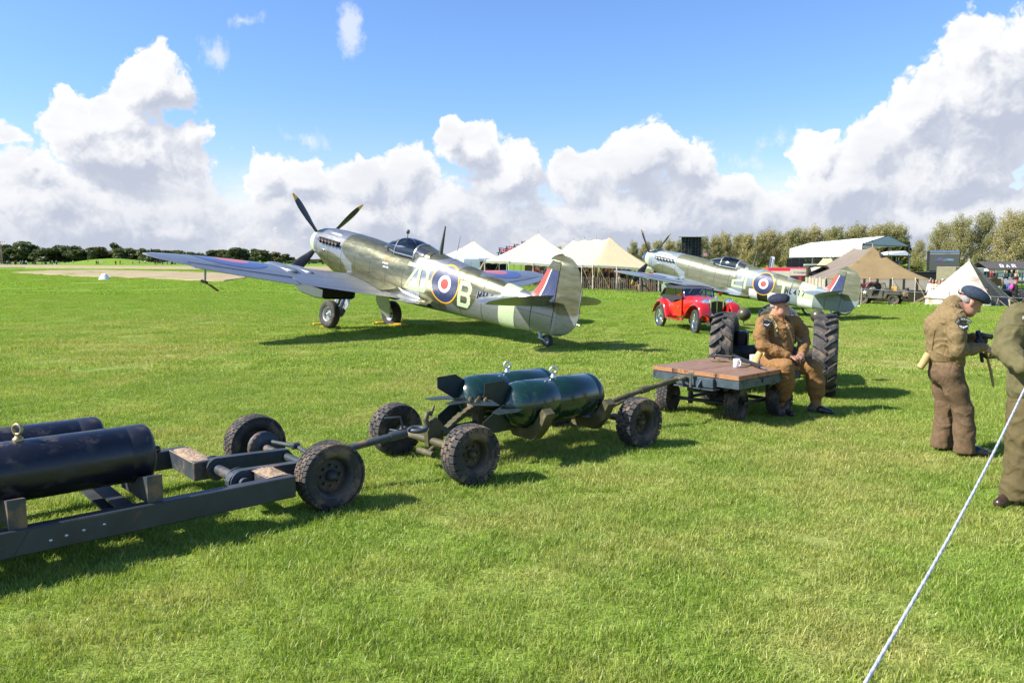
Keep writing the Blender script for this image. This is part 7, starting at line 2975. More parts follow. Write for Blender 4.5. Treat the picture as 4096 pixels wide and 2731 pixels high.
mb.rings([[bell_pt(a, s) for s in (.02, .1, .25, .4, .55, .7, .85, 1.0)] for a in angs], False, False, False, True)
mb.build('roof_cloth', canvas_bell, bell)
mb = MB()
mb.rings([[(RB * math.cos(a) * .985, RB * math.sin(a) * .985, HW + .01), (RB * math.cos(a) * 1.0, RB * math.sin(a) * 1.0, HW * .5), (RB * math.cos(a) * 1.015, RB * math.sin(a) * 1.015, 0)] for a in angs], False, False, False, True)
mb.build('wall', canvas_bell, bell)
mb = MB()
mb.rings([[(RB * 1.02 * math.cos(a), RB * 1.02 * math.sin(a), HW + .015), (RB * 1.03 * math.cos(a), RB * 1.03 * math.sin(a), HW - .06)] for a in angs], False, False, False, True)
mb.build('valance', canvas_pale, bell)
mb = MB()
mb.lathe([(.16, 2.62), (.05, 2.86), (.03, 2.98), (.001, 3.0)], n=14)
mb.build('cap', canvas_pale, bell)
mb = MB()
mb.tube([(0, 0, 0), (0, 0, 2.9)], .04, 8)
mb.build('tent_pole', pole_wood, bell)
for a, nm in ((d0, 0),):                # door cloths drawn aside
 mb = MB()
 mb.grid(lambda u_, v_: Vector((bell_pt(a, 1)[0] * (1.0 - .55 * u_ * v_) + (.10 if nm == 0 else -.06) * math.sin(u_ * 9) * .4, bell_pt(a, 1)[1] * (1.0 - .55 * u_ * v_) - .05 * math.sin(u_ * 12), (HW + (HA - HW) * .44 * u_) * v_)), 10, 6)
 mb.build('door_flap', canvas_bell, bell)
mb = MB()
for a in np.linspace(0, 2 * math.pi, 15)[:-1]:
 mb.tube([(RB * math.cos(a), RB * math.sin(a), HW), (3.3 * math.cos(a), 3.3 * math.sin(a), .0)], .012, 4)
tag(mb.build('guy_rope', rope_tan, bell), kind='stuff')
mb = MB()
mb.lathe([(.03, .012), (RB * .98, .010)], n=40)
mb.build('ground_cloth', canvas_dark, bell)
ch = thing('chalkboard', 'dark chalkboard leaning at the right side of the bell tent door', 'chalkboard', tuple(px2(4026, 0, 45.2)), R(12))
mb = MB()
mb.box((0, 0, .33), (.62, .03, .66), Matrix.Rotation(R(-14), 3, 'X'))
mb.build('board', mat('slate', (.03, .034, .05), .7, 0, .3, 4), ch)
mb = MB()
mb.tube([(-.25, .10, .60), (-.25, .30, .0)], .018, 5)
mb.tube([(.25, .10, .60), (.25, .30, .0)], .018, 5)
mb.tube([(-.25, .30, .10), (.25, .30, .10)], .012, 5)
mb.build('prop', pole_wood, ch)

# ------------------------------------------------------------------ grandstand under a white roof, big screens, hut, barriers
gA, gB, gC = at(3447, 1040, 95), at(3158, 1040, 135), at(3634, 1040, 108)
gA, gB, gC = (Vector((p.x, p.y, 0)) for p in (gA, gB, gC))
ZE, ZR = 3.72, 4.92
gs = thing('grandstand', 'covered grandstand with a long white gabled roof behind the brown marquee', 'grandstand', (gA.x, gA.y, -1.35))
G0 = Vector((gA.x, gA.y, -1.35))
lu = (gB - gA)
wu = (gC - gA)
LG = lambda l, w, z: gA + lu * l + wu * w + Vector((0, 0, z)) - G0
for nm, w0, w1, z0, z1 in (('roof_panel', 0, .5, ZE, ZR), ('roof_panel', .5, 1, ZR, ZE)):
 for k in range(5):
  mb = MB()
  l0, l1 = k / 5 + .003, (k + 1) / 5 - .003
  mb.grid(lambda a, b: LG(l0 + (l1 - l0) * a, w0 + (w1 - w0) * b, z0 + (z1 - z0) * b - .05 * math.sin(math.pi * a)), 4, 4)
  mb.build(nm, plastic_white, gs)
for k in range(5):
 mb = MB()
 l0, l1 = k / 5 + .004, (k + 1) / 5 - .004
 mb.rings([[LG(l, 0, ZE - .02), LG(l, -.004, ZE - .02), LG(l, -.004, 2.25), LG(l, 0, 2.25)] for l in (l0, l1)], True, True, True, False)
 mb.build('wall_sheet', plastic_white, gs)
mb = MB()
mb.add([LG(-.002, .02, ZE), LG(-.002, .98, ZE), LG(-.002, .5, ZR - .02)], [(0, 1, 2)])
mb.add([LG(.004, .02, ZE), LG(.004, .98, ZE), LG(.004, .5, ZR - .02)], [(2, 1, 0)])
mb.build('gable_sheet', cloth_mat('gable_shade_grey', (.55, .57, .62), .05, .03, .5), gs)  # white sheeting with the gable's shade put into a greyer base colour
frame_st = mat('frame_grey', (.25, .27, .29), .45, .6, .1)
for k in range(6):
 for w in (0, 1):
  mb = MB()
  mb.tube([LG(k / 5, w, -1.0 + 1.35 - 1.35), LG(k / 5, w, ZE)], .07, 6)
  mb.build('post', frame_st, gs)
mb = MB()
mb.tube([LG(0, 0, ZE), LG(0, .5, ZR), LG(0, 1, ZE)], .06, 6)
mb.tube([LG(0, 0, ZE - .1), LG(0, 1, ZE - .1)], .05, 6)
for l in np.linspace(0, 1, 21):
 mb.tube([LG(l, .01, 2.2), LG(l, .01, -1.3)], .04, 5)
for z in (2.15, 1.85, 1.2, .4):
 mb.tube([LG(0, .0, z), LG(1, .0, z)], .045, 5)
mb.build('scaffold', dark_steel, gs)
mb = MB()
for i in range(8):
 mb.rings([[LG(l, .12 + .1 * i, -.6 + .32 * i), LG(l, .22 + .1 * i, -.6 + .32 * i), LG(l, .22 + .1 * i, -.9 + .32 * i), LG(l, .12 + .1 * i, -.9 + .32 * i)] for l in (.02, .98)], True, True, True, False)
mb.build('seat_tiers', mat('seat_green', (.05, .09, .085), .6), gs)
s2 = px2(3562, 0, 125)
st2 = thing('spectator_stand', 'smaller stand with a white pitched canopy behind the grandstand posts', 'grandstand', tuple(s2))
z0 = s2.z
mb = MB()
he, hr = 1.8 + 18 / FPX * 125 - z0, 1.8 + 35 / FPX * 125 - z0
for a_, b_, za, zb in ((-2.2, 1.4, he, hr), (1.4, 2.2, hr, he)):
 mb.grid(lambda u_, v_: Vector((a_ + (b_ - a_) * u_, -2 + 6 * v_, za + (zb - za) * u_)), 2, 3)
mb.add([(-2.2, -2.01, he), (2.2, -2.01, he), (1.4, -2.01, hr)], [(0, 1, 2)])
mb.build('canopy', plastic_white, st2)
mb = MB()
for x in (-2.1, 0, 2.1):
 for y in (-1.9, 3.9):
  mb.tube([(x, y, 0), (x, y, he)], .06, 5)
mb.box((0, 1, .7), (4.2, 5, 1.4))
mb.box((0, -1.8, 1.75), (4.2, .05, .05))
mb.build('frame', mat('stand_blue', (.08, .12, .15), .6), st2)
for k, (x0, x1) in enumerate(((3146, 3165), (3166, 3196), (3197, 3218))):
 o_ = px2((x0 + x1) / 2, 0, 88)
 mb = MB()
 mb.box((0, 0, (1.8 + 6 / FPX * 88 - o_.z) / 2), ((x1 - x0) / FPX * 88 - .03, .08, 1.8 + 6 / FPX * 88 - o_.z))
 tag(mb.build('black_panel', black_sheet, None, tuple(o_)), ('left', 'middle', 'right')[k] + ' of three tall black panels under the grandstand end', 'panel', 'tall black panels')
o_ = px2(3262, 0, 86)
mb = MB()
mb.box((0, 0, 1.35), (2.5, .1, 2.75))
tag(mb.build('white_wall', plastic_white, None, tuple(o_)), 'plain white wall right of the three black panels', 'wall')
o_, u, v = aligned(74, 3322, 1.15, 2.6, -.1)
pole_tent('small cream awning tent left of the brown marquee ridge', [canvas_cream, canvas_cream, canvas_white, canvas_white], o_, u, v, [(.35, .4), (.65, .4)], 2.2, 3.35, .05, 'pale canvas marquees', poles=1.2, guy=False, seams=False)


def truss_screen(label, px0, px1, py0, py1, Y, turn):
 x0, x1 = at(px0, 1040, Y).x, at(px1, 1040, Y).x
 o = px2((px0 + px1) / 2, 0, Y)
 h0, h1 = at(2048, py1, Y).z - o.z, at(2048, py0, Y).z - o.z
 w = x1 - x0
 return thing('video_screen', label, 'screen', tuple(o), turn), w, h0, h1


r_, w, h0, h1 = truss_screen('back of a tall black video screen with open steel lattice', 2724, 2808, 950, 1046, 118, R(6))
mb = MB()
mb.box((-w * .30, .2, (h0 + h1) / 2), (w * .06, .1, h1 - h0))
mb.box((0, .25, (h0 + h1) / 2), (w * .98, .06, (h1 - h0)))
mb.build('panel_back', black_sheet, r_)
lat = mat('lattice_grey', (.10, .11, .12), .5, .5, .2)
mb = MB()
for i in range(9):
 z = h0 + (h1 - h0) * i / 8
 mb.tube([(-w / 2, .0, z), (w / 2, .0, z)], .035, 4)
for i in range(7):
 x = -w / 2 + w * i / 6
 mb.tube([(x, .0, h0 - .6), (x, .0, h1)], .035, 4)
for i in range(8):
 z, z2 = h0 + (h1 - h0) * i / 8, h0 + (h1 - h0) * (i + 1) / 8
 for j in (0, 2, 4, 5):
  x, x2 = -w / 2 + w * j / 6, -w / 2 + w * (j + 1) / 6
  mb.tube([(x, -.02, z), (x2, -.02, z2)] if (i + j) % 2 else [(x2, -.02, z), (x, -.02, z2)], .022, 4)
tag(mb.build('lattice', lat, r_), kind='stuff')
mb = MB()
mb.box((-.1, -.2, h1 + .05), (w * 1.25, .8, .07))
mb.box((-w * .04, -.1, (h0 + h1) / 2), (w * .10, .2, h1 - h0))
mb.box((w * .42, -.08, (h0 + h1) / 2), (w * .06, .1, h1 - h0))
mb.box((0, .2, (h0 - .5) / 2), (w * .8, .4, h0 + .5))
mb.build('top_plate', dark_steel, r_)

r_, w, h0, h1 = truss_screen('big video screen showing a blue car, right of the grandstand', 3722, 3833, 1003, 1083, 100, R(-8))
scr = bpy.data.materials.new('screen_picture')
scr.use_nodes = True
t = NT(scr.node_tree)
scr.node_tree.nodes.clear()
o_m = t.new('ShaderNodeOutputMaterial')
em = t.new('ShaderNodeEmission', inp={'Strength': .62})
at_ = t.new('ShaderNodeAttribute', attribute_name='pic')
t.l.new(at_.outputs['Color'], em.inputs[0])
gls = t.new('ShaderNodeBsdfDiffuse', inp={0: (.03, .03, .03, 1)})
ad = t.new('ShaderNodeAddShader')
t.l.new(em.outputs[0], ad.inputs[0])
t.l.new(gls.outputs[0], ad.inputs[1])
t.l.new(ad.outputs[0], o_m.inputs[0])
nu, nv = 96, 72
mb = MB()
mb.grid(lambda a, b: Vector((-w / 2 + w * a, 0, h0 + (h1 - h0) * b)), nu, nv, False)
me = mb.mesh('picture')
uu, vv = np.meshgrid(np.arange(nu + 1) / nu, np.arange(nv + 1) / nv, indexing='ij')
uu, vv = uu.ravel(), vv.ravel()
C_ = np.tile(np.array([.085, .10, .085]), (len(uu), 1)) * (.9 + .2 * vv[:, None])
C_[vv > .82] = [.10, .13, .14]
C_[vv > .93] = [.16, .26, .50]
C_[np.abs(vv - .835 - .02 * uu) < .012] = [.42, .44, .42]
for cx, cy, rx, ry, col in ((.30, .52, .17, .075, (.10, .10, .22)), (.36, .58, .10, .09, (.10, .14, .28)), (.30, .46, .14, .035, (.07, .06, .12)), (.62, .53, .20, .085, (.10, .20, .32)), (.70, .56, .12, .04, (.16, .34, .50)), (.62, .46, .16, .03, (.06, .07, .10)), (.42, .53, .06, .05, (.20, .08, .14))):
 C_[((uu - cx) / rx) ** 2 + ((vv - cy) / ry) ** 2 < 1] = col
ca_ = np.ones((len(uu), 4), np.float32)
ca_[:, :3] = C_
me.color_attributes.new('pic', 'FLOAT_COLOR', 'POINT').data.foreach_set('color', ca_.ravel())
link('picture', me, scr, r_)
mb = MB()
mb.box((0, .45, (h0 + h1) / 2), (w * 1.01, .86, (h1 - h0) * 1.01))
mb.box((w * .52, .4, (h0 + h1) * .52), (.10, .5, .3))
mb.box((0, .5, h0 / 2), (w * .8, .6, h0))
mb.build('cabinet', black_sheet, r_)

# the bar hut on its rise
o_ = px2(4075, 0, 100)
hut = thing('bar_hut', 'white hut with BAR in white letters on its dark roof', 'hut', (o_.x, o_.y, o_.z))
zW, zE, zRd = 1.8 - 62 / FPX * 100 - o_.z, 1.8 - 34 / FPX * 100 - o_.z, 1.8 - 19 / FPX * 100 - o_.z
mb = MB()
for a_, b_ in ((-3.85, -1.55), (-.15, 4.5)):
 mb.box(((a_ + b_) / 2, 0, zE / 2), (b_ - a_, .2, zE))
mb.box((-.85, 0, zE - .08), (1.4, .2, .16))
mb.box((-.85, 0, (zW + .25) / 2), (1.4, .2, zW + .25))
mb.box((-3.75, 1.9, zE / 2), (.2, 3.6, zE))
mb.build('wall', mat('hut_white', (.70, .70, .66), .8, 0, .06, 2), hut)
mb = MB()
mb.box((-.85, .5, zE / 2), (1.45, .6, zE - .2))
mb.build('serving_hatch', dark_in, hut)
mb = MB()
mb.rings([[(x, -.35, zE - .02), (x, 2.0, zRd + .45), (x, 4.3, zE - .02), (x, 4.3, zE - .12), (x, 2.0, zRd + .35), (x, -.35, zE - .12)] for x in (-4.0, 4.6)], True, True, True, False)
mb.build('roof', mat('felt_roof', (.075, .065, .06), .9, 0, .2, 3), hut)
ns_ = Vector((0, 2.35, zRd + .47 - zE)).normalized()
nrm = Vector((0, -ns_.z, ns_.y))
mb = MB()
letters(mb, 'BAR', -2.2, .45, .50, 1.05, .28, .15, lambda a, b, l: Vector((a, -.35, zE - .02)) + ns_ * b + nrm * l, .012, .30, 0, .5)
mb.build('roof_lettering', roundel_white, hut)
for k, (x, z, cx_, m_) in enumerate(((-3.35, .9, .30, roundel_red), (-2.7, .85, .22, mat('poster_green', (.05, .15, .10), .6)), (-1.95, .85, .28, mat('poster_pink', (.70, .30, .28), .6)), (.15, .85, .26, wood_end))):
 mb = MB()
 mb.box((x, -.115, zE * .62), (cx_ * 1.2, .02, .36))
 mb.build('poster', m_, hut)
rail_green = mat('rail_green', (.05, .09, .08), .5, .2, .15)
rl_ = px2(4060, 0, 84)
rail = thing('railing', 'dark green railing in front of the bar hut', 'railing', tuple(rl_))
zt = 1.8 - 52 / FPX * 84 - rl_.z
for x in np.arange(-2.9, 3.2, .95):
 mb = MB()
 mb.box((x, 0, zt / 2), (.09, .09, zt))
 mb.build('post', rail_green, rail)
for z in (zt, zt - .38, zt - .78):
 mb = MB()
 mb.box((.1, -.05, z), (6.2, .05, .06))
 mb.build('rail', rail_green, rail)
bank = MB()
bank.box((0, 1.5, zt * .20), (6.6, 2.2, zt * .42), bev=.2)
tag(bank.build('grass_bank', gm, None, tuple(rl_ - Vector((0, 0, .05)))), 'low grass bank under the railing', kind='structure')
for k, (a_, b_, t0_, t1_, Y, nm) in enumerate(((3560, 3830, 1088, 1112, 88, 'long black barrier wall below the video screen'), (3932, 3962, 1086, 1114, 86, 'short black barrier wall between bell tent and railing'))):
 c_ = px2((a_ + b_) / 2, 0, Y)
 zt2 = 1.8 - (t0_ - 1040) / FPX * Y - c_.z
 wdt = (b_ - a_) / FPX * Y
 br = thing('barrier_wall', nm, 'barrier', tuple(c_), 0, 'black barrier walls')
 npn = max(1, int(wdt / 1.25))
 for i in range(npn):
  mb = MB()
  mb.box((-wdt / 2 + wdt * (i + .5) / npn, 0, zt2 / 2), (wdt / npn - .012, .06, zt2))
  mb.build('barrier_panel', black_sheet, br)
 mb = MB()
 mb.box((0, -.02, zt2 + .02), (wdt, .10, .04))
 mb.build('top_rail', frame_st, br)

# ------------------------------------------------------------------ lookout with flags, van, shed, feather flag, mast, cone
lk = px2(2012, 0, 84)
lt = thing('lookout', 'dark roofed lookout box above the marquee edge', 'lookout', tuple(lk))
zz = lambda py, Y, o: 1.8 - (py - 1040) / FPX * Y - o.z
mb = MB()
mb.box((0, 0, zz(1011, 84, lk)), (1.35, 1.2, .06))
mb.build('roof', dark_steel, lt)
mb = MB()
for x in (-.5, .5):
 for y in (-.5, .5):
  mb.box((x, y, zz(1012, 84, lk) / 2), (.07, .07, zz(1012, 84, lk)))
mb.box((.1, .3, zz(1022, 84, lk)), (.8, .1, .5))
mb.build('posts', dark_steel, lt)
mb = MB()
mb.box((0, 0, zz(1036, 84, lk)), (1.5, 1.2, .34))
mb.build('box_wall', mat('hut_white', (.70, .70, .66)), lt)
flag_b, flag_w, flag_r = mat('flag_blue', (.02, .03, .16), .8), mat('flag_white', (.72, .72, .74), .8), mat('flag_red', (.50, .03, .03), .8)


def union_flag(label, px, py, Y, sc, lean):
 o = px2(px, 0, Y)
 top = zz(py, Y, o)
 root = thing('flag', label, 'flag', tuple(o), 0, 'union flags on poles')
 mb = MB()
 mb.tube([(0, 0, 0), (0, 0, top + .05)], .018, 5)
 mb.build('flagpole', dark_steel, root)
 nu, nv = 30, 16
 W_, H_ = 1.25 * sc, .66 * sc
 mb = MB()
 mb.grid(lambda a, b: Vector((W_ * a, .10 * sc * math.sin(a * 7 + b) * a, top - H_ + H_ * b - lean * W_ * a * a)), nu, nv, True)
 for i in range(nu):
  for j in range(nv):
   x, y = (i + .5) / nu * 2, (j + .5) / nv
   m_ = 0
   dd = min(abs(y - x / 2), abs(y - 1 + x / 2))
   if dd < .11:
    m_ = 1
   if dd < .045:
    m_ = 2
   if abs(x - 1) < .18 or abs(y - .5) < .17:
    m_ = 1
   if abs(x - 1) < .11 or abs(y - .5) < .105:
    m_ = 2
   mb.mi[i * nv + j] = m_
 mb.build('flag_cloth', [flag_b, flag_w, flag_r], root)


for k, (px, py, ln) in enumerate(((1996, 991, .18), (2024, 985, .04), (2056, 977, .02), (2086, 966, .02))):
 union_flag(('leftmost drooping', 'second', 'third', 'rightmost, partly hidden') [k] + ' union flag above the dark lookout', px, py, 84, 1.0 if k else .8, ln)
union_flag('small union flag left of the lattice screen back', 2708, 1011, 112, .8, .1)
union_flag('small union flag right of the lattice screen back', 2808, 1011, 112, .8, .0)
vn = px2(1886, 0, 78)
van = thing('van', 'white panel van seen from behind beside the marquee', 'van', tuple(vn), R(8))
zv = zz(1031, 78, vn)
mb = MB()
mb.box((0, 2.4, zv / 2 + .15), (1.75, 4.8, zv - .3), bev=.12)
mb.build('body', mat('van_white', (.62, .65, .70), .3, 0, .03, coat=.5), van)
for x in (-.42, .42):
 mb = MB()
 mb.box((x, -.012, zv * .62), (.72, .02, zv * .52), bev=.008)
 d_ = mb.build('rear_door', mat('van_white', (.62, .65, .70)), van)
for x in (-.72, .72):
 for y in (.8, 3.9):
  mb = MB()
  mb.lathe([(.02, -.1), (.33, -.1), (.35, 0), (.33, .1), (.02, .1)], (x, y, .34), (1, 0, 0), 18, True, True)
  mb.build('wheel', rubber, van)
sh = px2(1985, 0, 82)
shd = thing('shed', 'dark open fronted shed between the van and the marquee', 'shed', tuple(sh))
zs_ = zz(1040, 82, sh)
mb = MB()
mb.rings([[(x, -.3, zs_ - .1), (x, 2.5, zs_ + .15), (x, 2.5, zs_ + .05), (x, -.3, zs_ - .2)] for x in (-1.9, 1.1)], True, True, True, False)
mb.build('roof', frame_st, shd)
for k in range(16):
 mb = MB()
 mb.box((-1.75 + .17 * k, .0, zs_ - .32), (.12, .03, .4))
 mb.build('slat', mat('shed_brown', (.05, .04, .035), .8), shd)
mb = MB()
mb.box((-.4, 1.5, zs_ / 2 - .1), (2.8, .1, zs_ - .2))
mb.build('back_wall', dark_in, shd)
ff = px2(3082, 0, 76)
fe = thing('feather_flag', 'white feather flag with dark lettering strokes behind the aircraft', 'flag', tuple(ff))
z0_, z1_ = zz(1072, 76, ff), zz(1025, 76, ff)
mb = MB()
mb.grid(lambda a, b: Vector((-.18 + .46 * a + .14 * b, .03 * math.sin(a * 5), z0_ + (z1_ - z0_) * b - .10 * a * a * (b > .8))), 6, 12)
mb.build('flag_cloth', mat('feather_white', (.72, .72, .74), .8), fe)
mb = MB()
for i in range(9):
 zc = z0_ + (z1_ - z0_) * (.12 + .085 * i)
 mb.tube([(.0 + .012 * i, -.05, zc), (.07 + .012 * i, -.05, zc + .03), (.02 + .012 * i, -.05, zc + .075)], .022, 4)
tag(mb.build('print', patch_black, fe), kind='stuff')
mb = MB()
mb.tube([(-.20, 0, 0), (-.19, 0, z0_), (-.04, 0, z1_ + .03)], .018, 5)
mb.build('flagpole', dark_steel, fe)
mk = px2(6, 0, 300)
ms = thing('radio_mast', 'thin red and white lattice mast at the left edge', 'mast', tuple(mk))
mb = MB()
hm_ = zz(965, 300, mk)
for x, y in ((-.35, 0), (.35, 0), (0, .5)):
 mb.tube([(x, y, 0), (x * .5, y * .5, hm_)], .07, 4)
for i in range(14):
 z = hm_ * i / 14
 mb.tube([(-.35 + .17 * i / 14, 0, z), (.35 - .17 * i / 14, 0, z + hm_ / 14)], .045, 4)
mb.tube([(-1.2, 0, hm_ * .96), (1.6, 0, hm_ * .96)], .05, 4)
for x in (-1.2, 1.6, .8):
 mb.tube([(x, 0, hm_ * .92), (x, 0, hm_ * 1.0)], .05, 4)
mb.build('lattice', mat('mast_rust', (.36, .22, .19), .6), ms)
cn = on_ground(418, 1118)
cone = thing('field_marker', 'white runway marker cone standing on the grass at the left', 'marker', tuple(cn))
mb = MB()
mb.lathe([(.52, 0), (.50, .03), (.26, .44), (.16, .53), (.001, .55)], n=20)
mb.build('marker_body', mat('marker_white', (.80, .80, .80), .6), cone)
mb = MB()
mb.rings([[(r_ * math.cos(a), r_ * math.sin(a), z) for r_, z in ((.505, .03), (.265, .445))] for a in np.linspace(R(170), R(200), 5)], False, False, False, True)
mb.build('red_edge', roundel_red, cone)
fl = thing('field_fence', 'dark post and rail fence below the far hedge', 'fence', (-170, 300, 0))
zf_ = 1.1
for k in range(34):
 mb = MB()
 mb.box((-40 + 6 * k, 0, zf_ / 2), (.22, .22, zf_))
 mb.build('post', rail_green, fl)
mb = MB()
mb.box((60, 0, zf_), (205, .12, .16))
mb.box((60, 0, zf_ * .5), (205, .12, .12))
mb.build('rail', rail_green, fl)
mb = MB()
mb.grid(lambda a, b: Vector((-176 + 46 * a, 285 + 30 * b, 2.4 * math.sin(math.pi * a) ** 1.5 * math.sin(math.pi * b) - .05)), 20, 10)
tag(mb.build('mound', gm), 'low green mound in front of the far hedge', kind='structure')

# ------------------------------------------------------------------ fences and ropes in the middle distance
f0, f1 = px2(1840, 0, 63.2), px2(2648, 0, 61.3)
pf = thing('picket_fence', 'split chestnut picket fence in front of the cream marquees', 'fence', (f0.x, f0.y, 0))
d = Vector((f1.x - f0.x, f1.y - f0.y, 0))
npk = int(d.length / .155)
pk_m = mat('chestnut', (.20, .155, .11), .9, 0, .35, 6, .2, 30)
mb = MB()
mb.box((0, 0, .55), (.05, .028, 1.1), bev=.004)
mb.box((0, 0, 1.11), (.03, .02, .04))
pk_me = mb.mesh('picket')
for k in range(npk):
 p = f0 + d * (k / npk)
 o = link('picket', pk_me, pk_m, pf, (p.x - f0.x, p.y - f0.y, gz(p.x, p.y) + random.uniform(-.05, .03)), random.uniform(-.3, .3))
 o.rotation_euler = (random.uniform(-.03, .03), random.uniform(-.04, .04), math.atan2(d.y, d.x) + random.uniform(-.25, .25))
mb = MB()
mb.tube([(0, .03, 0), (0, .03, 1.22)], [.062, .055], 7)
po_me = mb.mesh('post')
for k in range(0, npk, 13):
 p = f0 + d * ((k + 4) / npk)
 link('post', po_me, pole_wood, pf, (p.x - f0.x, p.y - f0.y + .05, gz(p.x, p.y)))
mb = MB()
for z in (.22, .58, .92):
 mb.tube([(d.x * i / 20, d.y * i / 20, z + gz(f0.x + d.x * i / 20, f0.y + d.y * i / 20)) for i in range(21)], .007, 4)
tag(mb.build('wire', dark_steel, pf), kind='stuff')
w0 = px2(2652, 0, 61.3)
wf = thing('white_fence', 'short white picket fence behind the red car', 'fence', tuple(w0))
for k in range(9):
 mb = MB()
 mb.box((.11 * k, 0, .58), (.065, .02, 1.16))
 mb.build('picket', roundel_white, wf)
mb = MB()
mb.box((.45, .02, .85), (1.0, .02, .06))
mb.box((.45, .02, .30), (1.0, .02, .06))
mb.build('rail', roundel_white, wf)
YB = 43
rp = [(3380, 1150), (3439, 1155), (3580, 1163), (3720, 1172), (3797, 1177), (3950, 1185), (4096, 1193), (4200, 1198)]
mb = MB()
mb.tube([at(x, y, YB + (x - 3700) * .002) for x, y in rp], .014, 5)
tag(mb.build('barrier_rope', rope_m), 'thin white barrier rope strung in front of the jeep and bell tent', 'rope')
for k, (x, y) in enumerate(((3447, 1153), (3797, 1168), (4130, 1188))):
 p = at(x, y, YB)
 mb = MB()
 mb.tube([(0, 0, -.1), (0, 0, p.z - gz(p.x, p.y) + .03)], .028, 6)
 tag(mb.build('rope_stake', pole_wood, None, (p.x, p.y, gz(p.x, p.y))), ('wooden rope stake in front of the jeep\'s rear wheel', 'wooden rope stake left of the standing man\'s beret', 'wooden rope stake at the right edge of the photo')[k], 'stake', 'stakes of the far barrier rope')

# ------------------------------------------------------------------ vehicles in the background
ja, jb = on_ground(3449, 1216), on_ground(3573, 1219)
jd = Vector((jb.x - ja.x, jb.y - ja.y, 0))
JH = math.atan2(jd.y, jd.x)
SJ = jd.length / 2.03
jm = (ja + jb) / 2 + Vector((-jd.y, jd.x, 0)).normalized() * .62 * SJ
jeep = thing('jeep', 'olive open jeep with a white star and an orange box on its bonnet', 'jeep', (jm.x, jm.y, gz(jm.x, jm.y)), JH)
jeep.scale = (SJ, SJ, SJ)
jm_ = mat('jeep_olive', (.070, .066, .038), .6, 0, .15, 3, dirt=(.14, .11, .07), damt=.3)
for x in (-1.015, 1.015):
 for sd in (-1, 1):
  wheel_parts(jeep, (x, sd * .62, .37), (0, sd, 0), .375, .17, tyre_dusty, jm_, jm_, 0, ('block', .018, 22), .55, 'wheel', 5, 28)
mb = MB()
pl = [(-1.55, .52), (-1.55, .98), (-.45, .98), (-.40, .62), (.0, .60), (.12, .98), (.30, 1.02), (.30, .45), (-.62, .45), (-.66, .62), (-.80, .76), (-1.2, .76), (-1.38, .62), (-1.42, .52)]
for sd in (-1, 1):
 mb.prism(pl, (0, sd * .72, 0), (1, 0, 0), (0, 0, 1), .03 * sd)
mb.box((-.6, 0, .50), (1.9, 1.4, .06))
mb.box((-1.54, 0, .75), (.04, 1.44, .46))
mb.build('body_tub', jm_, jeep)
mb = MB()
mb.rings([[(x, -w, .62), (x, -w, zt - .05), (x, -w + .07, zt), (x, w - .07, zt), (x, w, zt - .05), (x, w, .62)] for x, w, zt in ((.25, .62, 1.02), (.9, .52, 1.0), (1.35, .44, .97))], True, True, True, False)
mb.build('bonnet', jm_, jeep)
mb = MB()
for sd in (-1, 1):
 mb.prism([(.40, .80), (1.45, .80), (1.48, .72), (.62, .74), (.5, .45), (.38, .45)], (0, sd * .46, 0), (1, 0, 0), (0, 0, 1), -.30 * sd)
mb.build('front_wing', jm_, jeep)
mb = MB()
mb.box((1.40, 0, .75), (.05, .9, .46), bev=.02)
mb.box((1.55, 0, .50), (.06, 1.4, .12))
mb.build('grille', jm_, jeep)
mb = MB()
mb.tube([(.28, -.66, 1.02), (.16, -.66, 1.50), (.16, .66, 1.50), (.28, .66, 1.02)], .022, 6)
mb.tube([(.22, 0, 1.02), (.16, 0, 1.5)], .014, 5)
ws_ = mb.build('windscreen', jm_, jeep)
mb = MB()
mb.add([(.275, -.65, 1.04), (.165, -.65, 1.49), (.165, .65, 1.49), (.275, .65, 1.04)], [(0, 1, 2, 3)])
mb.build('pane', car_glass, ws_)
mb = MB()
st5 = [(.5 * (1 if i % 2 == 0 else .4) * .34 * math.cos(math.pi / 2 + math.pi * i / 5), .5 * (1 if i % 2 == 0 else .4) * .34 * math.sin(math.pi / 2 + math.pi * i / 5)) for i in range(10)]
mb.prism(st5, (-.86, -.755, .86), (1, 0, 0), (0, 0, 1), .004)
mb.build('white_star', roundel_white, jeep)
mb = MB()
mb.box((.98, -.3, 1.13), (.36, .3, .26), bev=.01)
bx = mb.build('ammunition_box', mat('box_orange', (.75, .30, .04), .5))
bx.location = (jm.x + (SJ * (.0)), jm.y, gz(jm.x, jm.y))
bx.rotation_euler = (0, 0, JH)
bx.scale = (SJ, SJ, SJ)
tag(bx, 'orange box standing on the jeep bonnet', 'box')
mb = MB()
rj = np.random.default_rng(77)
for i in range(60):
 c_ = Vector((1.62 + rj.normal() * .05, -.25 + rj.normal() * .16, .72 + rj.normal() * .12))
 a_ = rj.normal(size=3)
 mb.tube([c_, c_ + Vector(a_) * .10, c_ + Vector(a_) * .15 + Vector(rj.normal(size=3)) * .06], .012, 3)
tag(mb.build('rope_bundle', rope_tan, jeep), kind='stuff')
mb = MB()
mb.lathe([(.02, -.1), (.36, -.10), (.38, 0), (.36, .1), (.02, .1)], (1.68, .30, .82), (1, 0, 0), 22, True, True)
mb.build('spare_wheel', rubber, jeep)
mb = MB()
for i in range(50):
 c_ = Vector((.62 + rj.normal() * .14, -.5 + rj.normal() * .1, 1.05 + abs(rj.normal()) * .08))
 a_ = rj.normal(size=3)
 mb.tube([c_, c_ + Vector(a_) * .10], .012, 3)
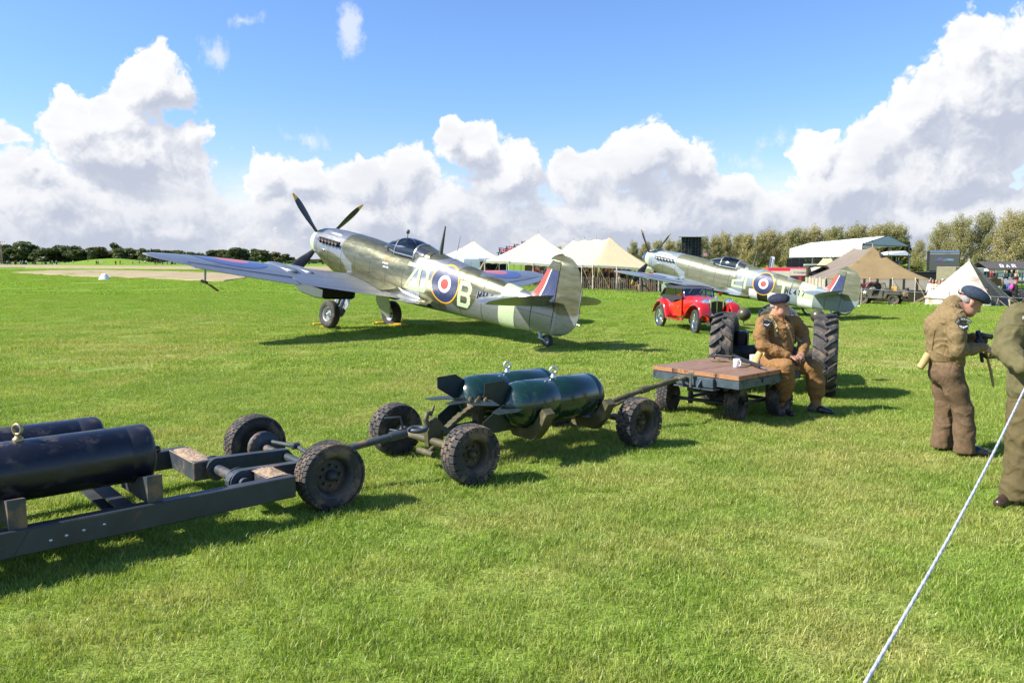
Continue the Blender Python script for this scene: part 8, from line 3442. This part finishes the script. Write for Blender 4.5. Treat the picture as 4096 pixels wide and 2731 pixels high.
for i in range(40):
 c_ = Vector((-.9 + rj.normal() * .25, -.3 + rj.normal() * .2, 1.05 + abs(rj.normal()) * .06))
 mb.tube([c_, c_ + Vector(rj.normal(size=3)) * .14], .016, 3)
tag(mb.build('camouflage_net', mat('net_brown', (.08, .065, .04), .95, 0, .4, 10), jeep), kind='stuff')
mb = MB()
for y in (-.35, .35):
 mb.box((-.35, y, .85), (.1, .5, .5), bev=.03)
 mb.box((-.15, y, .66), (.45, .5, .1), bev=.03)
mb.build('seats', canvas_dark, jeep)

rt = px2(3478, 0, 57.4)
rtr = thing('old_tractor', 'dark red vehicle with an arched mudguard and big tyre behind the jeep', 'tractor', tuple(rt), R(5))
dr = mat('dark_red', (.16, .025, .02), .45, 0, .2, 4, coat=.2)
mb = MB()
mb.torus((.35, 0, .85), (0, 1, 0), .50, .15, 28, 10)
mb.build('tyre', tyre_tr, rtr)
mb = MB()
mb.rings([[(.35 + r_ * math.cos(a), y, .85 + r_ * math.sin(a)) for r_, y in ((.70, -.25), (.73, -.25), (.73, .2), (.70, .2))] for a in np.linspace(R(20), R(165), 14)], True, True, True, True)
mb.box((-.9, .1, 1.25), (1.3, .5, .40), bev=.1)
mb.build('mudguard', dr, rtr)
mb = MB()
mb.box((.35, .4, .75), (.5, .5, .5), bev=.1)
mb.torus((-1.3, .1, .5), (0, 1, 0), .32, .1, 22, 8)
mb.build('chassis', dark_steel, rtr)

bus_o = px2(3150, 0, 68)
bus = thing('drinks_bus', 'red and cream vintage drinks bus with purple lettering behind the aircraft', 'bus', tuple(bus_o), R(-4))
red_b, cream_b = mat('bus_red', (.56, .03, .03), .25, 0, .04, coat=.6), mat('bus_cream', (.72, .66, .50), .35, 0, .04, coat=.3)
zb = zz(1069, 68, bus_o)
wB = 166 / FPX * 68
mb = MB()
prb = [(-.9, .3), (-.9, zb - .35), (-.8, zb - .08), (-.55, zb), (.55, zb), (.8, zb - .08), (.9, zb - .35), (.9, .3)]
mb.rings([[(x, y, z) for y, z in prb] for x in (-wB / 2, wB * .36)], True, True, True, False)
mb.build('body', red_b, bus)
mb = MB()
mb.rings([[(x, y * k_, .3 + (z - .3) * k2) for y, z in prb] for x, k_, k2 in ((wB * .36 + .003, .995, .99), (wB * .47, .98, .97), (wB * .50, .92, .94))], True, True, True, False)
mb.build('front_dome', red_b, bus)
mb = MB()
mb.box((-wB * .22, -.915, zb - .62), (wB * .45, .03, .60), bev=.01)
mb.build('serving_panel', cream_b, bus)
mb = MB()
mb.box((wB * .25, -.915, zb - .42), (wB * .48, .035, .56), bev=.01)
sg_ = mb.build('sign_panel', cream_b, bus)
mb = MB()
letters(mb, 'M', wB * .25 - .62, zb - .52, .13, .20, .02, .03, lambda a, b, l: Vector((a, -.934 - l, b)), .002, .1, 0, .5)
letters(mb, 'ilkshakes', wB * .25 - .46, zb - .52, .088, .17, .018, .026, lambda a, b, l: Vector((a, -.934 - l, b)), .002, .1, 0, .5)
mb.build('sign_lettering', mat('sign_purple', (.36, .12, .36), .6), sg_)
for x in (wB * .12, wB * .34):
 mb = MB()
 mb.box((x, -.915, zb - 1.05), (.5, .03, .55))
 mb.build('window', mat('dark_window', (.02, .022, .025), .1, coat=.5), bus)
for x in (-wB * .3, wB * .32):
 mb = MB()
 mb.lathe([(.02, -.1), (.40, -.1), (.42, 0), (.40, .1), (.02, .1)], (x, -.8, .42), (0, 1, 0), 20, True, True)
 mb.build('wheel', rubber, bus)

ct_o = px2(3275, 0, 66)
ctk = thing('canvas_truck', 'army truck with an open dark green canvas tilt left of the brown marquee', 'truck', tuple(ct_o), R(-12))
zc = zz(1061, 66, ct_o)
arch = lambda r0, zt: [(-.85 * r0, .9), (-.85 * r0, zt - .25), (-.70 * r0, zt - .05), (-.4 * r0, zt), (.4 * r0, zt), (.70 * r0, zt - .05), (.85 * r0, zt - .25), (.85 * r0, .9)]
mb = MB()
mb.rings([[(x, y, z) for x, z in arch(1, zc - .03 * (i % 2))] for i, y in enumerate((0, .8, 1.6, 2.4, 3.2))], False, False, False, True)
mb.build('tilt', canvas_dark, ctk)
mb = MB()
mb.rings([[(x, -.02, z) for x, z in arch(1.01, zc + .01)], [(x, -.02, z) for x, z in arch(.86, zc - .14)]], False, False, False, False)
mb.build('tilt_edge', canvas_dark, ctk)
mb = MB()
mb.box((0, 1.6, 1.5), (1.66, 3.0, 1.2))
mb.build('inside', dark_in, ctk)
mb = MB()
mb.box((0, 1.7, .75), (1.8, 3.6, .35))
mb.build('bed', jm_, ctk)
for x in (-.75, .75):
 for y in (.6, 2.6):
  mb = MB()
  mb.lathe([(.02, -.12), (.42, -.12), (.45, 0), (.42, .12), (.02, .12)], (x, y, .45), (1, 0, 0), 18, True, True)
  mb.build('wheel', rubber, ctk)

tk_o = px2(3872, 0, 78)
tk = thing('box_truck', 'boxy khaki army lorry behind the top of the bell tent', 'truck', tuple(tk_o), R(3))
zk = zz(1067, 78, tk_o)
kh = mat('lorry_khaki', (.20, .18, .11), .6, 0, .12, 3)
mb = MB()
mb.box((-.25, 1.5, zk / 2 + .3), (2.1, 3.2, zk - .6), bev=.06)
mb.build('cab', kh, tk)
mb = MB()
mb.box((-.65, -.11, zk - .55), (.62, .03, .46))
mb.box((.15, -.11, zk - .55), (.62, .03, .46))
mb.build('windows', mat('dark_window', (.02, .022, .025)), tk)
mb = MB()
mb.box((1.25, 1.5, zk / 2 + .25), (1.0, 3.0, zk - .7), bev=.05)
mb.build('box_body', mat('lorry_grey', (.34, .36, .36), .5), tk)
for x in (-1.0, 1.4):
 mb = MB()
 mb.lathe([(.02, -.12), (.42, -.12), (.45, 0), (.42, .12), (.02, .12)], (x, .3, .45), (0, 1, 0), 18, True, True)
 mb.build('wheel', rubber, tk)

ot_o = px2(3983, 0, 52.5)
ot = thing('canvas_car', 'dark army car with a low brown canvas top right of the bell tent', 'car', tuple(ot_o), R(-6))
zo = zz(1112, 52.5, ot_o)
mb = MB()
mb.rings([[(-.85, y, zo - .35), (-.5, y, zo - .04), (.05, y, zo), (.42, y, zo - .03), (.62, y, zo - .55)] for y in (0, .7, 1.5)], False, False, False, False)
mb.build('canvas_top', canvas_tan, ot)
mb = MB()
mb.box((-.1, .75, .55), (1.7, 1.5, .55), bev=.06)
for x in (-.8, .05, .58):
 mb.tube([(x, 0, .7), (x * .95, 0, zo - .1)], .03, 5)
mb.build('body', dark_steel, ot)
for x in (-.75, .65):
 mb = MB()
 mb.lathe([(.02, -.1), (.34, -.1), (.36, 0), (.34, .1), (.02, .1)], (x, .05, .36), (0, 1, 0), 18, True, True)
 mb.build('wheel', rubber, ot)
oc_o = px2(4088, 0, 53)
oc = thing('saloon_car', 'dark vintage saloon with folded roof cut by the right edge', 'car', tuple(oc_o), R(-80))
zq = zz(1117, 53, oc_o)
mb = MB()
mb.rings([[(x, -w, .35), (x, -w, z - .1), (x, -w * .7, z), (x, w * .7, z), (x, w, z - .1), (x, w, .35)] for x, w, z in ((1.5, .35, .95), (.6, .45, 1.05), (.5, .62, 1.1), (-1.2, .66, 1.1), (-1.6, .5, .9))], True, True, True, False)
mb.build('body', mat('car_grey_black', (.035, .035, .04), .25, 0, .1, coat=.6), oc)
mb = MB()
mb.rings([[(x, -.55, z), (x, -.5, z + .18), (x, .5, z + .18), (x, .55, z)] for x, z in ((.15, zq - .28), (-1.4, zq - .20))], True, True, True, False)
mb.build('folded_roof', mat('roof_grey', (.16, .15, .15), .8), oc)
for sd in (-1, 1):
 mb = MB()
 mb.ball((1.45, sd * .42, .82), .13, 12, 8)
 mb.build('headlamp', chrome, oc)
 mb = MB()
 mb.rings([[(x, sd * .42, z), (x, sd * .75, z - .03), (x, sd * .75, z - .08), (x, sd * .42, z - .05)] for x, z in ((1.75, .45), (1.55, .72), (1.2, .80), (.8, .6), (.5, .42))], True, True, True, True)
 mb.build('front_wing', mat('car_grey_black', (.035, .035, .04)), oc)
 for x in (1.25, -1.1):
  mb = MB()
  mb.lathe([(.02, -.08), (.33, -.08), (.35, 0), (.33, .08), (.02, .08)], (x, sd * .6, .35), (0, sd, 0), 18, True, True)
  mb.build('wheel', rubber, oc)
mb = MB()
mb.box((1.52, 0, .72), (.05, .42, .5), bev=.02)
mb.build('grille', chrome, oc)

# motorcycle behind the second aircraft's tail
mo = on_ground(3376, 1262)
mc = thing('motorcycle', 'old motorcycle half hidden behind the grey green aircraft tail', 'motorcycle', tuple(mo), R(2))
for x in (-1.3, .0):
 wheel_parts(mc, (x, 0, .33), (0, -1, 0), .33, .07, rubber, chrome, None, 24, None, .86, 'wheel', 0, 32)
mb = MB()
mb.tube([(-1.3, 0, .33), (-.9, 0, .45), (-.35, 0, .40), (0, 0, .33)], .03, 6)
mb.tube([(-.9, 0, .45), (-.8, 0, .75), (-.25, 0, .78), (-.05, 0, .45), (0, 0, .33)], .028, 6)
mb.box((-.65, 0, .40), (.34, .16, .28), bev=.05)
mb.tube([(-.25, 0, .78), (-.28, 0, .98), (-.30, .3, 1.0)], .018, 6)
mb.box((-1.0, 0, .80), (.4, .22, .08), bev=.03)
mb.build('frame', black_gloss, mc)

# ------------------------------------------------------------------ people, chairs and tables further away
tint_cloth = mat('tinted_cloth', (1, 1, 1), .9, 0, .12, 12, .1, 60, objcol=True, spec=.2)


def small_proto(pose):
 lo, hi = (-.55, -.55, -.05), (.55, .75, 1.86)
 h = .022
 body, top, bot, hat, hair = (Field(lo, hi, h) for _ in range(5))
 z0 = 0.0
 if pose == 'sit':
  pel, knR, knL, anR, anL = (0, 0, .50), (.12, .44, .50), (-.12, .44, .50), (.14, .46, .08), (-.14, .46, .08)
 elif pose == 'walk':
  pel, knR, knL, anR, anL = (0, 0, .92), (.09, .14, .50), (-.09, -.04, .50), (.10, .28, .09), (-.10, -.28, .12)
 else:
  pel, knR, knL, anR, anL = (0, 0, .92), (.11, .02, .50), (-.11, .02, .50), (.13, 0, .08), (-.13, 0, .08)
 pz = pel[2]
 nk = (0, .02, pz + .56)
 hd = (0, .04, pz + .72)
 if pose == 'arms':
  el, wr = (.27, .02, pz + .22), (.05, .26, pz + .30)
 elif pose == 'sit':
  el, wr = (.25, .08, pz + .24), (.10, .30, pz + .14)
 else:
  el, wr = (.26, -.03, pz + .22), (.24, .08, pz - .02)
 m_ = lambda p: (-p[0], p[1], p[2])
 body.ell(hd, (.082, .100, .122), .02).cap((0, .14, pz + .70), (0, .13, pz + .685), .016, .016, .01)
 body.cap(nk, hd, .055, .05)
 for w in (wr, m_(wr)):
  body.ell((w[0], w[1] + .03, w[2] - .04), (.035, .045, .055), .02)
 for k_, a_ in ((knR, anR), (knL, anL)):
  body.cap(k_, a_, .055, .045)
  body.cap(a_, (a_[0], a_[1] + .14, .045), .05, .042)
 body.cap(pel, nk, .08, .06).cap(pel, knR, .06, .055).cap(pel, knL, .06, .055)
 top.cap((0, 0, pz + .02), (0, 0, pz + .36), .155, .165, .05, flat=((0, 1, 0), 1.3))
 top.cap((-.14, 0, pz + .45), (.14, 0, pz + .45), .085, .085, .06).cap((0, 0, pz + .45), nk, .10, .06, .05)
 for s_ in (1, -1):
  sh_ = (.19 * s_, 0, pz + .44)
  e_, w_ = (el[0] * s_, el[1], el[2]), (wr[0] * s_, wr[1], wr[2])
  top.cap(sh_, e_, .068, .058).cap(e_, w_, .058, .042)
 bot.cap((0, 0, pz + .06), (0, 0, pz - .02), .15, .155, .04, flat=((0, 1, 0), 1.2))
 for k_, a_, s_ in ((knR, anR, 1), (knL, anL, -1)):
  bot.cap((.09 * s_, 0, pz - .02), k_, .105, .085, .03).cap(k_, (a_[0], a_[1], a_[2] + .03), .085, .072, .03)
 skirt = Field(lo, hi, h)
 skirt.cap((0, 0, pz + .06), (0, .02, max(.42, pz - .5)), .14, .23, .04, flat=((0, 1, 0), 1.15))
 hat.ell((0, .035, hd[2] + .085), (.10, .12, .045), .02).ell((0, .09, hd[2] + .07), (.09, .10, .02), .03)
 hair.ell((0, .012, hd[2] + .035), (.093, .102, .098), .02)
 hair.cut((0, .06, hd[2]), (0, 1, -.55))
 return {k: f.mesh(k) for k, f in dict(body=body, top=top, trousers=bot, skirt=skirt, hat=hat, hair=hair).items()}


PROTO = {p: small_proto(p) for p in ('stand', 'arms', 'walk', 'sit')}
CLR = {'white': (.62, .62, .60), 'cream': (.55, .46, .32), 'navy': (.025, .03, .06), 'black': (.02, .02, .022), 'grey': (.16, .165, .175), 'brown': (.11, .07, .04), 'tan': (.30, .22, .13), 'blue': (.08, .13, .30), 'pale blue': (.30, .40, .55), 'olive': (.10, .10, .05),
  'red': (.38, .03, .03), 'green': (.05, .12, .06), 'beige': (.42, .34, .24), 'dark': (.03, .03, .035), 'pink': (.70, .08, .28), 'khaki': (.20, .15, .07), 'fair': (.35, .22, .09)}
SKINM = skin


def small_person(pose, loc, face, topc, botc, headw, label, group=None, skirt=False, scale=1.0, dz=0.0):
 root = thing('person', label, 'person', (loc.x, loc.y, gz(loc.x, loc.y) + dz), face, group)
 root.scale = (scale,) * 3
 pr = PROTO[pose]
 parts = [('body', SKINM, None), ('top', tint_cloth, topc), ('skirt' if skirt else 'trousers', tint_cloth, botc)]
 parts.append(('hat', tint_cloth, headw[1]) if headw[0] == 'hat' else ('hair', tint_cloth, headw[1]))
 for nm, m_, c_ in parts:
  o = link(nm, pr[nm], m_, root)
  if c_:
   o.color = c4(CLR[c_])
 return root


face_to = lambda a: R(a - 90)                   # figures are built looking along +y
# by the brown marquee and the bell tent
for px, py, Y, pose, fa_, tp, bt_, hw_, sk, lab in [
  (3727, 1175, 56, 'stand', 200, 'white', 'white', ('hair', 'brown'), True, 'woman in white dress at the corner of the brown marquee'),
  (3738, 1170, 58, 'stand', 100, 'navy', 'brown', ('hat', 'brown'), False, 'person in navy top and brown hat behind the woman in white'),
  (3750, 1170, 55, 'arms', 250, 'cream', 'dark', ('hair', 'brown'), True, 'woman in cream top beside the brown marquee'),
  (3765, 1172, 55.5, 'stand', 60, 'brown', 'brown', ('hat', 'grey'), False, 'man in brown jacket and grey flat cap near the bell tent'),
  (3776, 1172, 58, 'stand', 80, 'beige', 'grey', ('hat', 'white'), False, 'person with white cap behind the bell tent slope'),
  (3786, 1172, 54.5, 'stand', 20, 'navy', 'navy', ('hat', 'black'), False, 'man in dark blue uniform and black cap left of the bell tent'),
  (3800, 1172, 55, 'stand', 200, 'grey', 'navy', ('hat', 'navy'), False, 'man in grey jacket and peaked cap closest to the bell tent slope'),
  (4016, 1180, 60, 'stand', 100, 'pale blue', 'grey', ('hair', 'grey'), False, 'person in pale blue top right of the bell tent'),
  (4030, 1180, 58, 'stand', 200, 'blue', 'khaki', ('hat', 'white'), False, 'person in blue top and white cap right of the bell tent'),
  (4042, 1180, 60, 'walk', 30, 'brown', 'brown', ('hair', 'brown'), False, 'person in brown jacket walking right of the bell tent'),
  (4020, 1190, 55, 'stand', 120, 'olive', 'olive', ('hair', 'dark'), False, 'person in olive uniform beside the canvas topped car'),
  (4055, 1180, 64, 'stand', 100, 'tan', 'brown', ('hair', 'brown'), False, 'person in tan coat in front of the saloon car')]:
 small_person(pose, px2(px, 0, Y), face_to(fa_), tp, bt_, hw_, lab, 'visitors by the army tents', sk)
wp = small_person('walk', px2(4068, 0, 48.5), face_to(-10), 'black', 'black', ('hat', 'red'), 'woman in black with a red headscarf and pink backpack walking right')
mb = MB()
mb.ball((0, -.20, 1.30), .17, 12, 8, (1, .6, 1.15))
bp_ = mb.build('backpack', mat('backpack_pink', (.75, .05, .30), .6), None, (wp.location.x, wp.location.y, wp.location.z), wp.rotation_euler[2])
tag(bp_, 'bright pink backpack on the back of the woman in black', 'backpack')
so = px2(3950, 0, 46.0)
dk = thing('deck_chair', 'low folding chair holding the seated officer', 'chair', tuple(so), face_to(-30))
mb = MB()
mb.grid(lambda a, b: Vector(((a - .5) * .5, -.32 + .70 * b, .55 - .28 * min(1, b * 1.6) + (.35 * (1 - b * 2.2) if b < .45 else .06 * (b - .45)))), 2, 8)
mb.build('sling_seat', canvas_dark, dk)
mb = MB()
for x in (-.26, .26):
 mb.tube([(x, -.42, .92), (x, .42, .0)], .018, 5)
 mb.tube([(x, .42, .38), (x, -.38, .0)], .018, 5)
mb.build('frame', pole_wood, dk)
small_person('sit', so, face_to(-30), 'navy', 'grey', ('hat', 'navy'), 'officer in dark uniform and peaked cap seated in the bell tent doorway', None, False, 1.0, -.12)

# spectators behind the black barrier: only heads and shoulders show
for k, px in enumerate((3640, 3652, 3663, 3676, 3690, 3702, 3716, 3737, 3754, 3772, 3790, 3802, 3812, 3945, 3958)):
 cols = ['white', 'red', 'cream', 'navy', 'beige', 'grey', 'blue'][k % 7]
 small_person('stand', px2(px, 0, 90.5 + (k % 3)), face_to(90), cols, 'dark', ('hat', ['white', 'tan', 'navy', 'beige'][k % 4]), 'spectator in %s, %s from the left behind the black barrier' % (cols, ORD[k]), 'spectators behind the black barrier', False, 1.02, .0)
for k, (px, tp, hw_) in enumerate(((3966, 'red', 'red'), (3978, 'navy', 'dark'), (3990, 'brown', 'grey'), (4022, 'grey', 'cream'), (4033, 'green', 'brown'), (4052, 'black', 'white'), (4068, 'beige', 'tan'), (4074, 'khaki', 'white'))):
 small_person(('stand', 'arms')[k % 2], px2(px, 0, 92 + k % 3), face_to(70 + 40 * (k % 3)), tp, 'dark', ('hat', hw_), 'visitor in %s standing in front of the bar hut' % tp, 'visitors at the bar hut', False, 1.0, .18)

# under the marquees
tops = ['white', 'navy', 'brown', 'tan', 'grey', 'black', 'cream', 'olive', 'pale blue', 'red', 'beige', 'khaki', 'green', 'blue']
bots = ['dark', 'grey', 'brown', 'navy', 'tan', 'black', 'olive']
rp_ = random.Random(5)
used = set()
k = 0
for i in range(64):
 px = 2145 + (i * 53.7) % 498
 Y = 66.5 + (i * 7.31) % 9.5
 while True:
  tp, bt_, hd_ = rp_.choice(tops), rp_.choice(bots), rp_.choice([('hat', 'white'), ('hat', 'tan'), ('hat', 'black'), ('hat', 'navy'), ('hair', 'brown'), ('hair', 'grey'), ('hair', 'fair'), ('hair', 'dark'), ('hat', 'grey')])
  if (tp, bt_, hd_) not in used:
   used.add((tp, bt_, hd_))
   break
 pose = ('stand', 'sit', 'arms', 'stand', 'sit')[i % 5]
 wear = hd_[1] + (' hat' if hd_[0] == 'hat' else ' hair')
 small_person(pose, px2(px, 0, Y), face_to(rp_.uniform(0, 360)), tp, bt_, hd_, 'person in %s top and %s trousers with %s, %s behind the picket fence' % (tp, bt_, wear, 'seated' if pose == 'sit' else 'standing'), 'guests behind the picket fence')
chair_w = mat('chair_wood', (.32, .13, .05), .6, 0, .2, 10)
mb = MB()
for x in (-.2, .2):
 mb.tube([(x, -.22, 0), (x, .20, .46)], .016, 4)
 mb.tube([(x, .22, 0), (x, -.24, .88)], .016, 4)
leg_me = mb.mesh('folding_frame')
mb = MB()
for i in range(5):
 mb.box((0, -.16 + .085 * i, .45), (.42, .06, .016))
seat_me = mb.mesh('seat_slats')
mb = MB()
for i in range(3):
 mb.box((0, -.19 - .018 * i, .62 + .10 * i), (.42, .014, .07))
back_me = mb.mesh('back_slats')
for i, px in enumerate(sorted(2160 + (i * 71.3) % 475 for i in range(16))):
 c_ = px2(px, 0, 64.8 + (i * 3.7) % 3)
 ch_ = thing('folding_chair', ORD[i] + ' brown wooden folding chair from the left behind the picket fence', 'chair', tuple(c_), rp_.uniform(0, 6.28), 'folding chairs behind the picket fence')
 for nm, me in (('folding_frame', leg_me), ('seat', seat_me), ('backrest', back_me)):
  link(nm, me, chair_w, ch_)
cloth_w = mat('table_cloth', (.75, .74, .72), .8, 0, .03)
for i, px in enumerate((2200, 2290, 2372, 2470, 2560, 2618)):
 c_ = px2(px, 0, 67.2 + (i % 3) * 1.3)
 tb = thing('table', 'white topped table, %s from the left behind the picket fence' % ORD[i], 'table', tuple(c_), .1 * i, 'tables behind the picket fence')
 mb = MB()
 mb.box((0, 0, .74), (1.3, .7, .04))
 mb.build('table_top', cloth_w, tb)
 for x in (-.55, .55):
  for y in (-.28, .28):
   mb = MB()
   mb.box((x, y, .36), (.04, .04, .72))
   mb.build('leg', dark_steel, tb)
for i, (px, Y) in enumerate(((2440, 74), (2490, 76), (2140, 73), (2350, 75))):
 c_ = px2(px, 0, Y)
 mb = MB()
 mb.box((0, 0, 1.0), (1.9, .5, 2.0), bev=.02)
 mb.box((0, -.27, 1.3), (1.5, .03, .9))
 tag(mb.build('bar_counter', dark_in if i % 2 else mat('bar_brown', (.09, .05, .03), .6), None, tuple(c_)), ('dark cabinet under the near end of the cream marquee', 'brown cabinet under the cream marquee', 'dark cabinet under the white marquee', 'brown cabinet between the two marquees')[i], 'cabinet', 'cabinets under the marquees')

# far away along the hedge
for i in range(30):
 px = (28, 35, 60, 66, 82, 90, 104, 138, 142, 200, 208, 225, 292, 352, 366, 385, 392, 412, 420, 455, 462, 480, 530, 556, 580, 620, 628, 650, 684, 700)[i]
 cols = ['white', 'dark', 'red', 'navy', 'beige', 'pale blue'][i % 6]
 small_person(('stand', 'walk')[i % 2], px2(px, 0, 285 + (i % 5) * 2), face_to(i * 77), cols, 'dark', ('hat', 'dark'), 'tiny far spectator in %s, %s from the left below the hedge' % (cols, ORD[i]), 'far spectators below the hedge', False, 1.0)
